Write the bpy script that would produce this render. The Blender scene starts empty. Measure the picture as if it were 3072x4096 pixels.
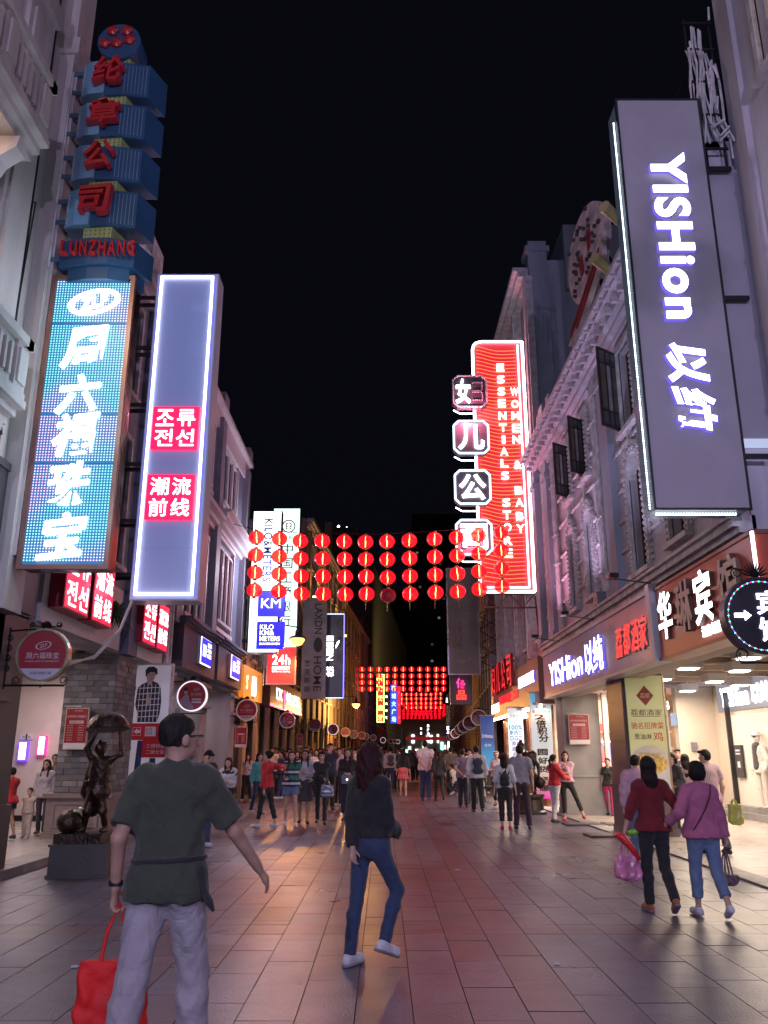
import bpy, math, random
import numpy as np
from mathutils import Vector, Matrix

random.seed(7)
rng = np.random.default_rng(7)
R = math.radians
SC = bpy.context.scene
COL = SC.collection

# ---------------------------------------------------------------- camera
F = 3300.0
PITCH = math.atan(965 / F)
CP, SP = math.cos(PITCH), math.sin(PITCH)
EYE = 1.55
cam = bpy.data.cameras.new('camera')
camo = bpy.data.objects.new('camera', cam)
COL.objects.link(camo)
cam.sensor_fit = 'VERTICAL'
cam.sensor_height = 36
cam.lens = 36 * F / 4096
cam.clip_start = 0.05
cam.clip_end = 2000
camo.location = (0, 0, EYE)
camo.rotation_euler = (R(90) + PITCH, 0, 0)
SC.camera = camo

# ---------------------------------------------------------------- world: night sky over a lit city
world = bpy.data.worlds.new('World')
SC.world = world
world.use_nodes = True
_n = world.node_tree.nodes
_bg = _n['Background']
_sky = _n.new('ShaderNodeTexSky')
_sky.sky_type = 'NISHITA'
_sky.sun_disc = False
_sky.sun_elevation = R(-6)
_sky.sun_rotation = R(150)
_add = _n.new('ShaderNodeMixRGB')
_add.blend_type = 'ADD'
_add.inputs[0].default_value = 1
_add.inputs[2].default_value = (0.010, 0.011, 0.020, 1)
world.node_tree.links.new(_sky.outputs[0], _add.inputs[1])
world.node_tree.links.new(_add.outputs[0], _bg.inputs[0])
_bg.inputs[1].default_value = 0.17

SC.view_settings.view_transform = 'Standard'
SC.view_settings.look = 'None'
SC.view_settings.gamma = 1
SC.view_settings.use_curve_mapping = False
SC.view_settings.exposure = 0.35
SC.render.engine = 'CYCLES'
cy = SC.cycles
cy.use_denoising = True
try:
    cy.denoiser = 'OPENIMAGEDENOISE'
except Exception:
    pass
cy.max_bounces = 5
cy.diffuse_bounces = 2
cy.glossy_bounces = 3
cy.transparent_max_bounces = 10
cy.transmission_bounces = 4
cy.sample_clamp_indirect = 2.0
cy.sample_clamp_direct = 0
cy.caustics_reflective = False
cy.caustics_refractive = False
cy.use_light_tree = True


# ---------------------------------------------------------------- where a point of the photograph lies
def ray(px, py):
    u = (px - 1536) / F
    v = (py - 2048) / F
    return Vector((u, CP + v * SP, SP - v * CP))


def at(px, py, Y):
    d = ray(px, py)
    t = Y / d.y
    return Vector((d.x * t, Y, EYE + d.z * t))


def onx(px, py, X):
    d = ray(px, py)
    t = X / d.x
    return Vector((X, d.y * t, EYE + d.z * t))


def ground(px, py, z=0.0):
    d = ray(px, py)
    t = (z - EYE) / d.z
    return Vector((d.x * t, d.y * t, z))


def cen(Y):
    "the street bends gently to the right beyond forty metres"
    return max(0.0, Y - 36) * 0.062


# ---------------------------------------------------------------- materials
_M = {}


def mat(key, col=(.5, .5, .5), rough=.6, metal=0.0, var=.12, scale=3.0, bump=.15, bscale=40, rnd=0.0, spec=.5, stretch=(1, 1, 1),
        sheen=0, transl=0.0, alpha=1.0):
    if key in _M:
        return _M[key]
    m = bpy.data.materials.new(key)
    m.use_nodes = True
    nt = m.node_tree
    N, L = nt.nodes, nt.links
    b = N['Principled BSDF']
    b.inputs['Roughness'].default_value = rough
    b.inputs['Metallic'].default_value = metal
    b.inputs['Specular IOR Level'].default_value = spec
    if sheen:
        b.inputs['Sheen Weight'].default_value = sheen
    tc = N.new('ShaderNodeTexCoord')
    mp = N.new('ShaderNodeMapping')
    mp.inputs['Scale'].default_value = stretch
    L.new(tc.outputs['Object'], mp.inputs[0])
    no = N.new('ShaderNodeTexNoise')
    no.inputs['Scale'].default_value = scale
    no.inputs['Detail'].default_value = 5
    L.new(mp.outputs[0], no.inputs[0])
    cr = N.new('ShaderNodeValToRGB')
    cr.color_ramp.elements[0].position = .3
    cr.color_ramp.elements[1].position = .7
    cr.color_ramp.elements[0].color = tuple(max(0, c * (1 - var)) for c in col) + (1,)
    cr.color_ramp.elements[1].color = tuple(min(1, c * (1 + var)) for c in col) + (1,)
    L.new(no.outputs[0], cr.inputs[0])
    out = cr.outputs[0]
    if rnd:
        oi = N.new('ShaderNodeObjectInfo')
        mr = N.new('ShaderNodeMapRange')
        mr.inputs[3].default_value = 1 - rnd
        mr.inputs[4].default_value = 1 + rnd
        L.new(oi.outputs['Random'], mr.inputs[0])
        mx = N.new('ShaderNodeVectorMath')
        mx.operation = 'SCALE'
        L.new(out, mx.inputs[0])
        L.new(mr.outputs[0], mx.inputs['Scale'])
        out = mx.outputs[0]
    L.new(out, b.inputs['Base Color'])
    if var > 0:
        rr = N.new('ShaderNodeMapRange')
        rr.inputs[3].default_value = max(.02, rough - .1)
        rr.inputs[4].default_value = min(1, rough + .1)
        L.new(no.outputs[0], rr.inputs[0])
        L.new(rr.outputs[0], b.inputs['Roughness'])
    if bump:
        n2 = N.new('ShaderNodeTexNoise')
        n2.inputs['Scale'].default_value = bscale
        n2.inputs['Detail'].default_value = 3
        L.new(mp.outputs[0], n2.inputs[0])
        bp = N.new('ShaderNodeBump')
        bp.inputs['Strength'].default_value = bump
        bp.inputs['Distance'].default_value = .02
        L.new(n2.outputs[0], bp.inputs['Height'])
        L.new(bp.outputs[0], b.inputs['Normal'])
    if alpha < 1:
        b.inputs['Alpha'].default_value = alpha
    _M[key] = m
    return m


def em(key, col=(1, 1, 1), s=1, sample=True, base=(.05, .05, .05)):
    if key in _M:
        return _M[key]
    m = bpy.data.materials.new(key)
    m.use_nodes = True
    b = m.node_tree.nodes['Principled BSDF']
    b.inputs['Base Color'].default_value = tuple(base) + (1,)
    b.inputs['Roughness'].default_value = .4
    b.inputs['Emission Color'].default_value = tuple(col) + (1,)
    b.inputs['Emission Strength'].default_value = s
    if not sample:
        m.cycles.emission_sampling = 'NONE'
    _M[key] = m
    return m


def stripes(key, cols, period, axis=2, rough=.8, offset=0):
    "woven stripes: flat colour bands along one axis of the cloth"
    if key in _M:
        return _M[key]
    m = mat(key, cols[0], rough)
    nt = m.node_tree
    N, L = nt.nodes, nt.links
    b = N['Principled BSDF']
    tc = N.new('ShaderNodeTexCoord')
    sx = N.new('ShaderNodeSeparateXYZ')
    L.new(tc.outputs['Object'], sx.inputs[0])
    mm = N.new('ShaderNodeMath')
    mm.operation = 'MULTIPLY_ADD'
    mm.inputs[1].default_value = 1 / period
    mm.inputs[2].default_value = offset
    L.new(sx.outputs[axis], mm.inputs[0])
    fr = N.new('ShaderNodeMath')
    fr.operation = 'FRACT'
    L.new(mm.outputs[0], fr.inputs[0])
    cr = N.new('ShaderNodeValToRGB')
    cr.color_ramp.interpolation = 'CONSTANT'
    e = cr.color_ramp.elements
    for i, c in enumerate(cols):
        if i < 2:
            el = e[i]
            el.position = i / len(cols)
        else:
            el = e.new(i / len(cols))
        el.color = tuple(c) + (1,)
    L.new(fr.outputs[0], cr.inputs[0])
    L.new(cr.outputs[0], b.inputs['Base Color'])
    return m


# ---------------------------------------------------------------- frames and mesh builder
class Fr:
    "a local drawing frame: u to the right, v up, n out of the surface"
    def __init__(s, o, u, v=(0, 0, 1), n=None):
        s.o, s.u, s.v = Vector(o), Vector(u).normalized(), Vector(v).normalized()
        s.n = Vector(n).normalized() if n else s.u.cross(s.v)
        s.M = Matrix(((s.u.x, s.v.x, s.n.x, s.o.x), (s.u.y, s.v.y, s.n.y, s.o.y), (s.u.z, s.v.z, s.n.z, s.o.z), (0, 0, 0, 1)))

    def p(s, a, b, c=0):
        return s.M @ Vector((a, b, c))


def frcam(x, z, Y):
    "facing down the street towards the camera"
    return Fr((x, Y, z), (1, 0, 0))


def frR(Y, z, X=4.75):
    "on the right hand fronts, facing the street"
    return Fr((X, Y, z), (0, -1, 0))


def frL(Y, z, X=-5.0):
    return Fr((X, Y, z), (0, 1, 0))


class MB:
    def __init__(s):
        s.v, s.f, s.mi = [], [], []

    def add(s, vs, fs, mi=0):
        k = len(s.v)
        s.v += [tuple(v) for v in vs]
        s.f += [tuple(i + k for i in f) for f in fs]
        s.mi += [mi] * len(fs)
        return s

    def box(s, x0, x1, y0, y1, z0, z1, mi=0):
        x0, x1 = min(x0, x1), max(x0, x1)
        y0, y1 = min(y0, y1), max(y0, y1)
        z0, z1 = min(z0, z1), max(z0, z1)
        v = [(x0, y0, z0), (x1, y0, z0), (x1, y1, z0), (x0, y1, z0), (x0, y0, z1), (x1, y0, z1), (x1, y1, z1), (x0, y1, z1)]
        return s.add(v, [(0, 3, 2, 1), (4, 5, 6, 7), (0, 1, 5, 4), (1, 2, 6, 5), (2, 3, 7, 6), (3, 0, 4, 7)], mi)

    def tube(s, pts, r, n=6, mi=0, cap=True):
        pts = [Vector(p) for p in pts]
        rr = r if isinstance(r, (list, tuple)) else [r] * len(pts)
        vs, fs = [], []
        up = Vector((0, 0, 1))
        for i, p in enumerate(pts):
            d = (pts[min(i + 1, len(pts) - 1)] - pts[max(i - 1, 0)]).normalized()
            a = d.cross(up)
            if a.length < .05:
                a = d.cross(Vector((0, 1, 0)))
            a.normalize()
            b = d.cross(a)
            for k in range(n):
                t = 2 * math.pi * k / n
                vs.append(p + (a * math.cos(t) + b * math.sin(t)) * rr[i])
        for i in range(len(pts) - 1):
            for k in range(n):
                fs.append((i * n + k, i * n + (k + 1) % n, (i + 1) * n + (k + 1) % n, (i + 1) * n + k))
        if cap:
            fs.append(tuple(range(n - 1, -1, -1)))
            fs.append(tuple((len(pts) - 1) * n + k for k in range(n)))
        return s.add(vs, fs, mi)

    def lathe(s, prof, c=(0, 0, 0), n=16, mi=0, sx=1, sy=1, axis='z', wob=None):
        "profile of (radius, height) turned about an axis through c"
        vs, fs = [], []
        for (r, h) in prof:
            for k in range(n):
                t = 2 * math.pi * k / n
                w = wob(t) if wob else 1
                x, y = r * w * math.cos(t) * sx, r * w * math.sin(t) * sy
                vs.append((c[0] + x, c[1] + y, c[2] + h) if axis == 'z' else (c[0] + x, c[1] + h, c[2] + y))
        for i in range(len(prof) - 1):
            for k in range(n):
                fs.append((i * n + k, i * n + (k + 1) % n, (i + 1) * n + (k + 1) % n, (i + 1) * n + k))
        fs.append(tuple(range(n - 1, -1, -1)))
        fs.append(tuple((len(prof) - 1) * n + k for k in range(n)))
        return s.add(vs, fs, mi)

    def prism(s, poly, z0, z1, mi=0):
        "polygon in local x, y pushed from z0 to z1"
        n = len(poly)
        vs = [(x, y, z0) for x, y in poly] + [(x, y, z1) for x, y in poly]
        fs = [tuple(range(n - 1, -1, -1)), tuple(range(n, 2 * n))] + [(i, (i + 1) % n, n + (i + 1) % n, n + i) for i in range(n)]
        return s.add(vs, fs, mi)

    def disc(s, cx, cy, r, z0, z1, n=24, mi=0, ry=None):
        ry = ry or r
        return s.prism([(cx + r * math.cos(2 * math.pi * k / n), cy + ry * math.sin(2 * math.pi * k / n)) for k in range(n)], z0, z1, mi)

    def ring(s, cx, cy, r0, r1, z0, z1, n=32, mi=0, asp=1.0, a0=0, a1=2 * math.pi, rot=0):
        vs, fs = [], []
        closed = abs(a1 - a0 - 2 * math.pi) < 1e-6
        m = n if closed else n + 1
        cr, sr = math.cos(rot), math.sin(rot)
        for k in range(m):
            t = a0 + (a1 - a0) * k / n
            for (r, z) in ((r0, z0), (r1, z0), (r1, z1), (r0, z1)):
                x, y = r * math.cos(t), r * math.sin(t) * asp
                vs.append((cx + x * cr - y * sr, cy + x * sr + y * cr, z))
        for k in range(n):
            j = (k + 1) % m
            for q in range(4):
                fs.append((k * 4 + q, j * 4 + q, j * 4 + (q + 1) % 4, k * 4 + (q + 1) % 4))
        return s.add(vs, fs, mi)

    def mesh(s, name, M=None, smooth=False):
        me = bpy.data.meshes.new(name)
        me.from_pydata(s.v, [], s.f)
        if M is not None:
            me.transform(M)
            if M.determinant() < 0:
                me.flip_normals()
        if any(s.mi):
            me.polygons.foreach_set('material_index', s.mi)
        if smooth:
            me.polygons.foreach_set('use_smooth', [True] * len(me.polygons))
        me.update()
        return me


def setp(o, label=None, cat=None, group=None, kind=None):
    if label:
        o['label'] = label
    if cat:
        o['category'] = cat
    if group:
        o['group'] = group
    if kind:
        o['kind'] = kind
    return o


def attach(o, parent):
    o.parent = parent
    o.matrix_parent_inverse = parent['_w'] if False else Matrix.LocRotScale(parent.location, parent.rotation_euler, parent.scale).inverted() \
        if parent.get('_root') else Matrix.Identity(4)


def link(name, me, m, parent=None, **kw):
    o = bpy.data.objects.new(name, me)
    COL.objects.link(o)
    if m is not None:
        for q in (m if isinstance(m, (list, tuple)) else [m]):
            me.materials.append(q)
    if parent is not None:
        attach(o, parent)
    return setp(o, **kw)


def put(name, mb, m, parent=None, fr=None, smooth=False, **kw):
    return link(name, mb.mesh(name, fr.M if fr else None, smooth), m, parent, **kw)


def thing(name, label, cat, loc=(0, 0, 0), group=None, rz=0, scale=1):
    o = bpy.data.objects.new(name, None)
    COL.objects.link(o)
    o.location = loc
    o.rotation_euler = (0, 0, rz)
    o.scale = (scale,) * 3
    o.empty_display_size = .2
    o['_root'] = 1
    return setp(o, label, cat, group)


def local(o):
    "mark a root whose parts are drawn in its own coordinates"
    del o['_root']
    return o


_T = {}


def glyphs(s, off=0.0, res=2):
    k = (s, off, res)
    if k not in _T:
        c = bpy.data.curves.new('lettering', 'FONT')
        c.body = s
        c.offset = off * .45
        c.space_character = 1.0 + off * 2
        c.resolution_u = res
        o = bpy.data.objects.new('lettering', c)
        me = bpy.data.meshes.new_from_object(o)
        n = len(me.vertices)
        co = np.empty(n * 3, np.float32)
        me.vertices.foreach_get('co', co)
        co = co.reshape(-1, 3)
        fs = [tuple(p.vertices) for p in me.polygons]
        # outline edges (used by one face only) carry the sides of the raised letter
        cnt = {}
        for f in fs:
            for i in range(len(f)):
                a, b = f[i], f[(i + 1) % len(f)]
                e = (min(a, b), max(a, b))
                cnt[e] = None if e in cnt else (a, b)
        rim = [e for e in cnt.values() if e]
        bpy.data.objects.remove(o)
        bpy.data.curves.remove(c)
        bpy.data.meshes.remove(me)
        _T[k] = (co, fs, rim)
    return _T[k]


def text(fr, s, cx, cy, w, h, m, depth=.012, z=.002, off=.0, rot=0, parent=None, name='lettering', slant=0, kind=None, ital=0):
    "lettering fitted into a w x h box centred on (cx, cy) of the frame"
    co, fs, rim = glyphs(s, off, 5 if max(w or 0, h or 0) > .4 else 2)
    lo, hi = co.min(0), co.max(0)
    q = (co - (lo + hi) / 2) / np.maximum(hi - lo, 1e-6)
    if h is None:
        h = w * (hi[1] - lo[1]) / (hi[0] - lo[0])
    if w is None:
        w = h * (hi[0] - lo[0]) / (hi[1] - lo[1])
    x, y = q[:, 0] * w, q[:, 1] * h
    x = x + ital * y
    y = y + slant * x
    c_, s_ = math.cos(rot), math.sin(rot)
    X, Y = x * c_ - y * s_ + cx, x * s_ + y * c_ + cy
    n = len(X)
    V = [(X[i], Y[i], z + depth) for i in range(n)] + [(X[i], Y[i], z) for i in range(n)]
    mb = MB()
    mb.add(V, fs + [(a, n + a, n + b, b) for a, b in rim])
    return put(name, mb, m, parent, fr, kind=kind)


def copy_tree(o, parent=None):
    c = o.copy()
    COL.objects.link(c)
    if parent is not None:
        c.parent = parent
    for ch in [x for x in KIDS.get(o.name, [])]:
        copy_tree(ch, c)
    return c


KIDS = {}


def index_kids(root):
    for o in COL.objects:
        if o.parent is not None:
            KIDS.setdefault(o.parent.name, [])
            if o not in KIDS[o.parent.name]:
                KIDS[o.parent.name].append(o)


def lamp(name, kind, loc, power, col, size=.3, rot=None, spot=None, blend=.5, sy=None, parent=None):
    l = bpy.data.lights.new(name, kind)
    l.energy = power
    l.color = col
    if kind == 'AREA':
        l.size = size
        if sy:
            l.shape = 'RECTANGLE'
            l.size_y = sy
    elif kind == 'SPOT':
        l.spot_size = spot
        l.spot_blend = blend
        l.shadow_soft_size = size
    else:
        l.shadow_soft_size = size
    o = bpy.data.objects.new(name, l)
    COL.objects.link(o)
    o.location = loc
    if rot:
        o.rotation_euler = rot
    return o


# ---------------------------------------------------------------- bodies: one continuous surface out of blended limbs
def V(*a):
    return np.array(a, np.float32)


def unit(a):
    return a / max(1e-6, float(np.linalg.norm(a)))


class Prim:
    def __init__(s, a, b, ra, rb, flat=None, fd=None, cuts=(), k=None):
        s.a, s.b, s.ra, s.rb = np.asarray(a, np.float32), np.asarray(b, np.float32), ra, rb
        s.flat, s.fd, s.cuts, s.k = flat, unit(np.asarray((0, 1, 0) if fd is None else fd, np.float32)), cuts, k

    def box(s):
        r = max(s.ra, s.rb)
        return np.minimum(s.a, s.b) - r, np.maximum(s.a, s.b) + r

    def d(s, P):
        a, b = s.a, s.b
        ab = b - a
        q = P - a
        L2 = float(ab @ ab)
        if L2 < 1e-9:
            t = np.zeros(P.shape[:-1], np.float32)
            v = q
        else:
            t = np.clip((q @ ab) / L2, 0, 1)
            v = q - t[..., None] * ab
        if s.flat:
            c = v @ s.fd
            v = v + (c * (1 / s.flat - 1))[..., None] * s.fd
        d = np.sqrt((v * v).sum(-1)) - (s.ra + (s.rb - s.ra) * t)
        for pt, nn in s.cuts:
            d = np.maximum(d, (P - np.asarray(pt, np.float32)) @ unit(np.asarray(nn, np.float32)))
        return d


class Ell:
    def __init__(s, c, r, ax=None, cuts=(), k=None):
        s.c, s.r = np.asarray(c, np.float32), np.asarray(r, np.float32)
        s.ax = np.eye(3, dtype=np.float32) if ax is None else np.asarray(ax, np.float32)
        s.cuts, s.k = cuts, k

    def box(s):
        m = float(s.r.max())
        return s.c - m, s.c + m

    def d(s, P):
        q = (P - s.c) @ s.ax.T
        k0 = np.sqrt(((q / s.r) ** 2).sum(-1))
        k1 = np.sqrt(((q / s.r ** 2) ** 2).sum(-1)) + 1e-6
        d = k0 * (k0 - 1) / k1
        for pt, nn in s.cuts:
            d = np.maximum(d, (P - np.asarray(pt, np.float32)) @ unit(np.asarray(nn, np.float32)))
        return d


def skin(prims, h, k=.03, subs=(), cuts=(), fold=0.0, fs=1.0, seed=0, pad=.04):
    lo = np.min([p.box()[0] for p in prims], 0) - pad
    hi = np.max([p.box()[1] for p in prims], 0) + pad
    n = np.ceil((hi - lo) / h).astype(int) + 1
    ax = [lo[i] + h * np.arange(n[i], dtype=np.float32) for i in range(3)]
    G = np.full(n, 1.0, np.float32)

    def region(p, m):
        a, b = p.box()
        i0 = np.maximum(0, np.floor((a - m - lo) / h).astype(int))
        i1 = np.minimum(n, np.ceil((b + m - lo) / h).astype(int) + 1)
        sl = tuple(slice(i0[i], i1[i]) for i in range(3))
        P = np.stack(np.meshgrid(ax[0][sl[0]], ax[1][sl[1]], ax[2][sl[2]], indexing='ij'), -1)
        return sl, P

    for p in prims:
        kk = p.k or k
        sl, P = region(p, kk + .03)
        if min(P.shape[:3]) == 0:
            continue
        d = p.d(P)
        g = G[sl]
        hh = np.maximum(kk - np.abs(g - d), 0) / kk
        G[sl] = np.minimum(g, d) - hh * hh * kk / 4
    for p in subs:
        sl, P = region(p, .03)
        if min(P.shape[:3]) == 0:
            continue
        G[sl] = np.maximum(G[sl], -p.d(P))
    if fold:
        X, Y, Z = np.meshgrid(*ax, indexing='ij')
        a = seed * 1.7
        w = np.sin((Z * 34 + 5 * np.sin(X * 13 + a) + 4 * np.sin(Y * 11 - a)) * fs) * .5 \
            + np.sin((X * 29 + Y * 23 + Z * 12 + 3 * np.sin(Z * 17 + a)) * fs + a) * .4 \
            + np.sin((X * 61 - Z * 47 + 2 * np.sin(Y * 37 + a)) * fs) * .2
        G += fold * w
    for pt, nn in cuts:
        X, Y, Z = np.meshgrid(*ax, indexing='ij')
        nn = unit(np.asarray(nn, np.float32))
        G = np.maximum(G, (X - pt[0]) * nn[0] + (Y - pt[1]) * nn[1] + (Z - pt[2]) * nn[2])
    # surface nets
    S = G < 0
    nx, ny, nz = G.shape
    cnt = np.zeros((nx - 1, ny - 1, nz - 1), np.int8)
    for i in (0, 1):
        for j in (0, 1):
            for l in (0, 1):
                cnt += S[i:nx - 1 + i, j:ny - 1 + j, l:nz - 1 + l]
    act = (cnt > 0) & (cnt < 8)
    idx = np.full(act.shape, -1, np.int64)
    m = int(act.sum())
    idx[act] = np.arange(m)
    I, J, K = np.nonzero(act)
    acc = np.zeros((m, 3), np.float32)
    c = np.zeros(m, np.float32)
    co = [(0, 0, 0), (1, 0, 0), (0, 1, 0), (1, 1, 0), (0, 0, 1), (1, 0, 1), (0, 1, 1), (1, 1, 1)]
    val = [G[I + a, J + b, K + d] for a, b, d in co]
    for a in range(8):
        for b in range(a + 1, 8):
            if sum(abs(co[a][q] - co[b][q]) for q in range(3)) != 1:
                continue
            cr = (val[a] < 0) != (val[b] < 0)
            t = np.where(cr, val[a] / np.where(cr, val[a] - val[b], 1), 0)
            for q in range(3):
                acc[:, q] += np.where(cr, co[a][q] + t * (co[b][q] - co[a][q]), 0)
            c += cr
    P = acc / np.maximum(c, 1)[:, None] + np.stack([I, J, K], -1)
    P = P * h + lo
    faces = []
    for axn in range(3):
        o1, o2 = [(1, 2), (2, 0), (0, 1)][axn]
        s0 = [slice(1, -1)] * 3
        s1 = [slice(1, -1)] * 3
        s0[axn] = slice(0, -1)
        s1[axn] = slice(1, None)
        A, B = S[tuple(s0)], S[tuple(s1)]
        for flip in (0, 1):
            E = (A & ~B) if not flip else (~A & B)
            q = np.stack(np.nonzero(E), -1)
            off = np.ones(3, int)
            off[axn] = 0
            q = q + off

            def g(da, db):
                r = q.copy()
                r[:, o1] += da
                r[:, o2] += db
                return idx[r[:, 0], r[:, 1], r[:, 2]]
            quad = np.stack([g(-1, -1), g(0, -1), g(0, 0), g(-1, 0)], -1)
            if flip:
                quad = quad[:, ::-1]
            faces.append(quad)
    fs_ = np.concatenate(faces)
    fs_ = fs_[(fs_ >= 0).all(1)]
    return P, fs_


def npmesh(name, P, Fq, smooth=True):
    me = bpy.data.meshes.new(name)
    me.vertices.add(len(P))
    me.vertices.foreach_set('co', np.ascontiguousarray(P, np.float32).ravel())
    me.loops.add(len(Fq) * 4)
    me.loops.foreach_set('vertex_index', np.ascontiguousarray(Fq, np.int32).ravel())
    me.polygons.add(len(Fq))
    me.polygons.foreach_set('loop_start', np.arange(0, len(Fq) * 4, 4, dtype=np.int32))
    me.polygons.foreach_set('use_smooth', np.full(len(Fq), smooth))
    me.update(calc_edges=True)
    return me


SKIN = mat('skin', (.52, .33, .25), .55, var=.14, scale=14, bump=.15, bscale=160, spec=.35)
SKIN2 = mat('skin_tan', (.40, .24, .175), .58, var=.16, scale=14, bump=.15, bscale=160, spec=.3)
EYEM = mat('eye_dark', (.03, .02, .02), .25, var=0, bump=0)
LIPM = mat('lip', (.42, .13, .12), .45, var=0, bump=0)


def hairm(c):
    return mat('hair_%d_%d_%d' % tuple(int(x * 1000) for x in c), c, .62, var=.5, scale=60, bump=.6, bscale=90, stretch=(1, 1, .12), spec=.22)


def cloth(c, rough=.85, gloss=0):
    k = 'cloth_%03d_%03d_%03d_%d' % (int(c[0] * 999), int(c[1] * 999), int(c[2] * 999), int(rough * 100))
    if k in _M:
        return _M[k]
    m = mat(k, c, rough, var=.13, scale=7, bump=.25, bscale=220, sheen=.15)
    N, L = m.node_tree.nodes, m.node_tree.links
    n = N.new('ShaderNodeTexNoise')          # soft creases of the cloth
    n.inputs['Scale'].default_value = 9
    n.inputs['Detail'].default_value = 3
    n.inputs['Distortion'].default_value = 1.6
    mp = [q for q in N if q.type == 'MAPPING'][0]
    L.new(mp.outputs[0], n.inputs[0])
    b0 = [q for q in N if q.type == 'BUMP'][0]
    b1 = N.new('ShaderNodeBump')
    b1.inputs['Strength'].default_value = .5
    b1.inputs['Distance'].default_value = .035
    L.new(n.outputs[0], b1.inputs['Height'])
    L.new(b1.outputs[0], b0.inputs['Normal'])
    return m


def rotx(v, a):
    c, s = math.cos(a), math.sin(a)
    return V(v[0], v[1] * c - v[2] * s, v[1] * s + v[2] * c)


def rotz(v, a):
    c, s = math.cos(a), math.sin(a)
    return V(v[0] * c - v[1] * s, v[0] * s + v[1] * c, v[2])


def ik(a, t, l1, l2, pole):
    "elbow or knee between a and target t"
    d = t - a
    L = float(np.linalg.norm(d))
    if L > (l1 + l2) * .995:
        t = a + d / L * (l1 + l2) * .995
        d = t - a
        L = float(np.linalg.norm(d))
    x = (l1 * l1 - l2 * l2 + L * L) / (2 * L)
    hgt = math.sqrt(max(0, l1 * l1 - x * x))
    u = d / L
    p = pole - u * float(pole @ u)
    return a + u * x + unit(p) * hgt, t


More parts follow.
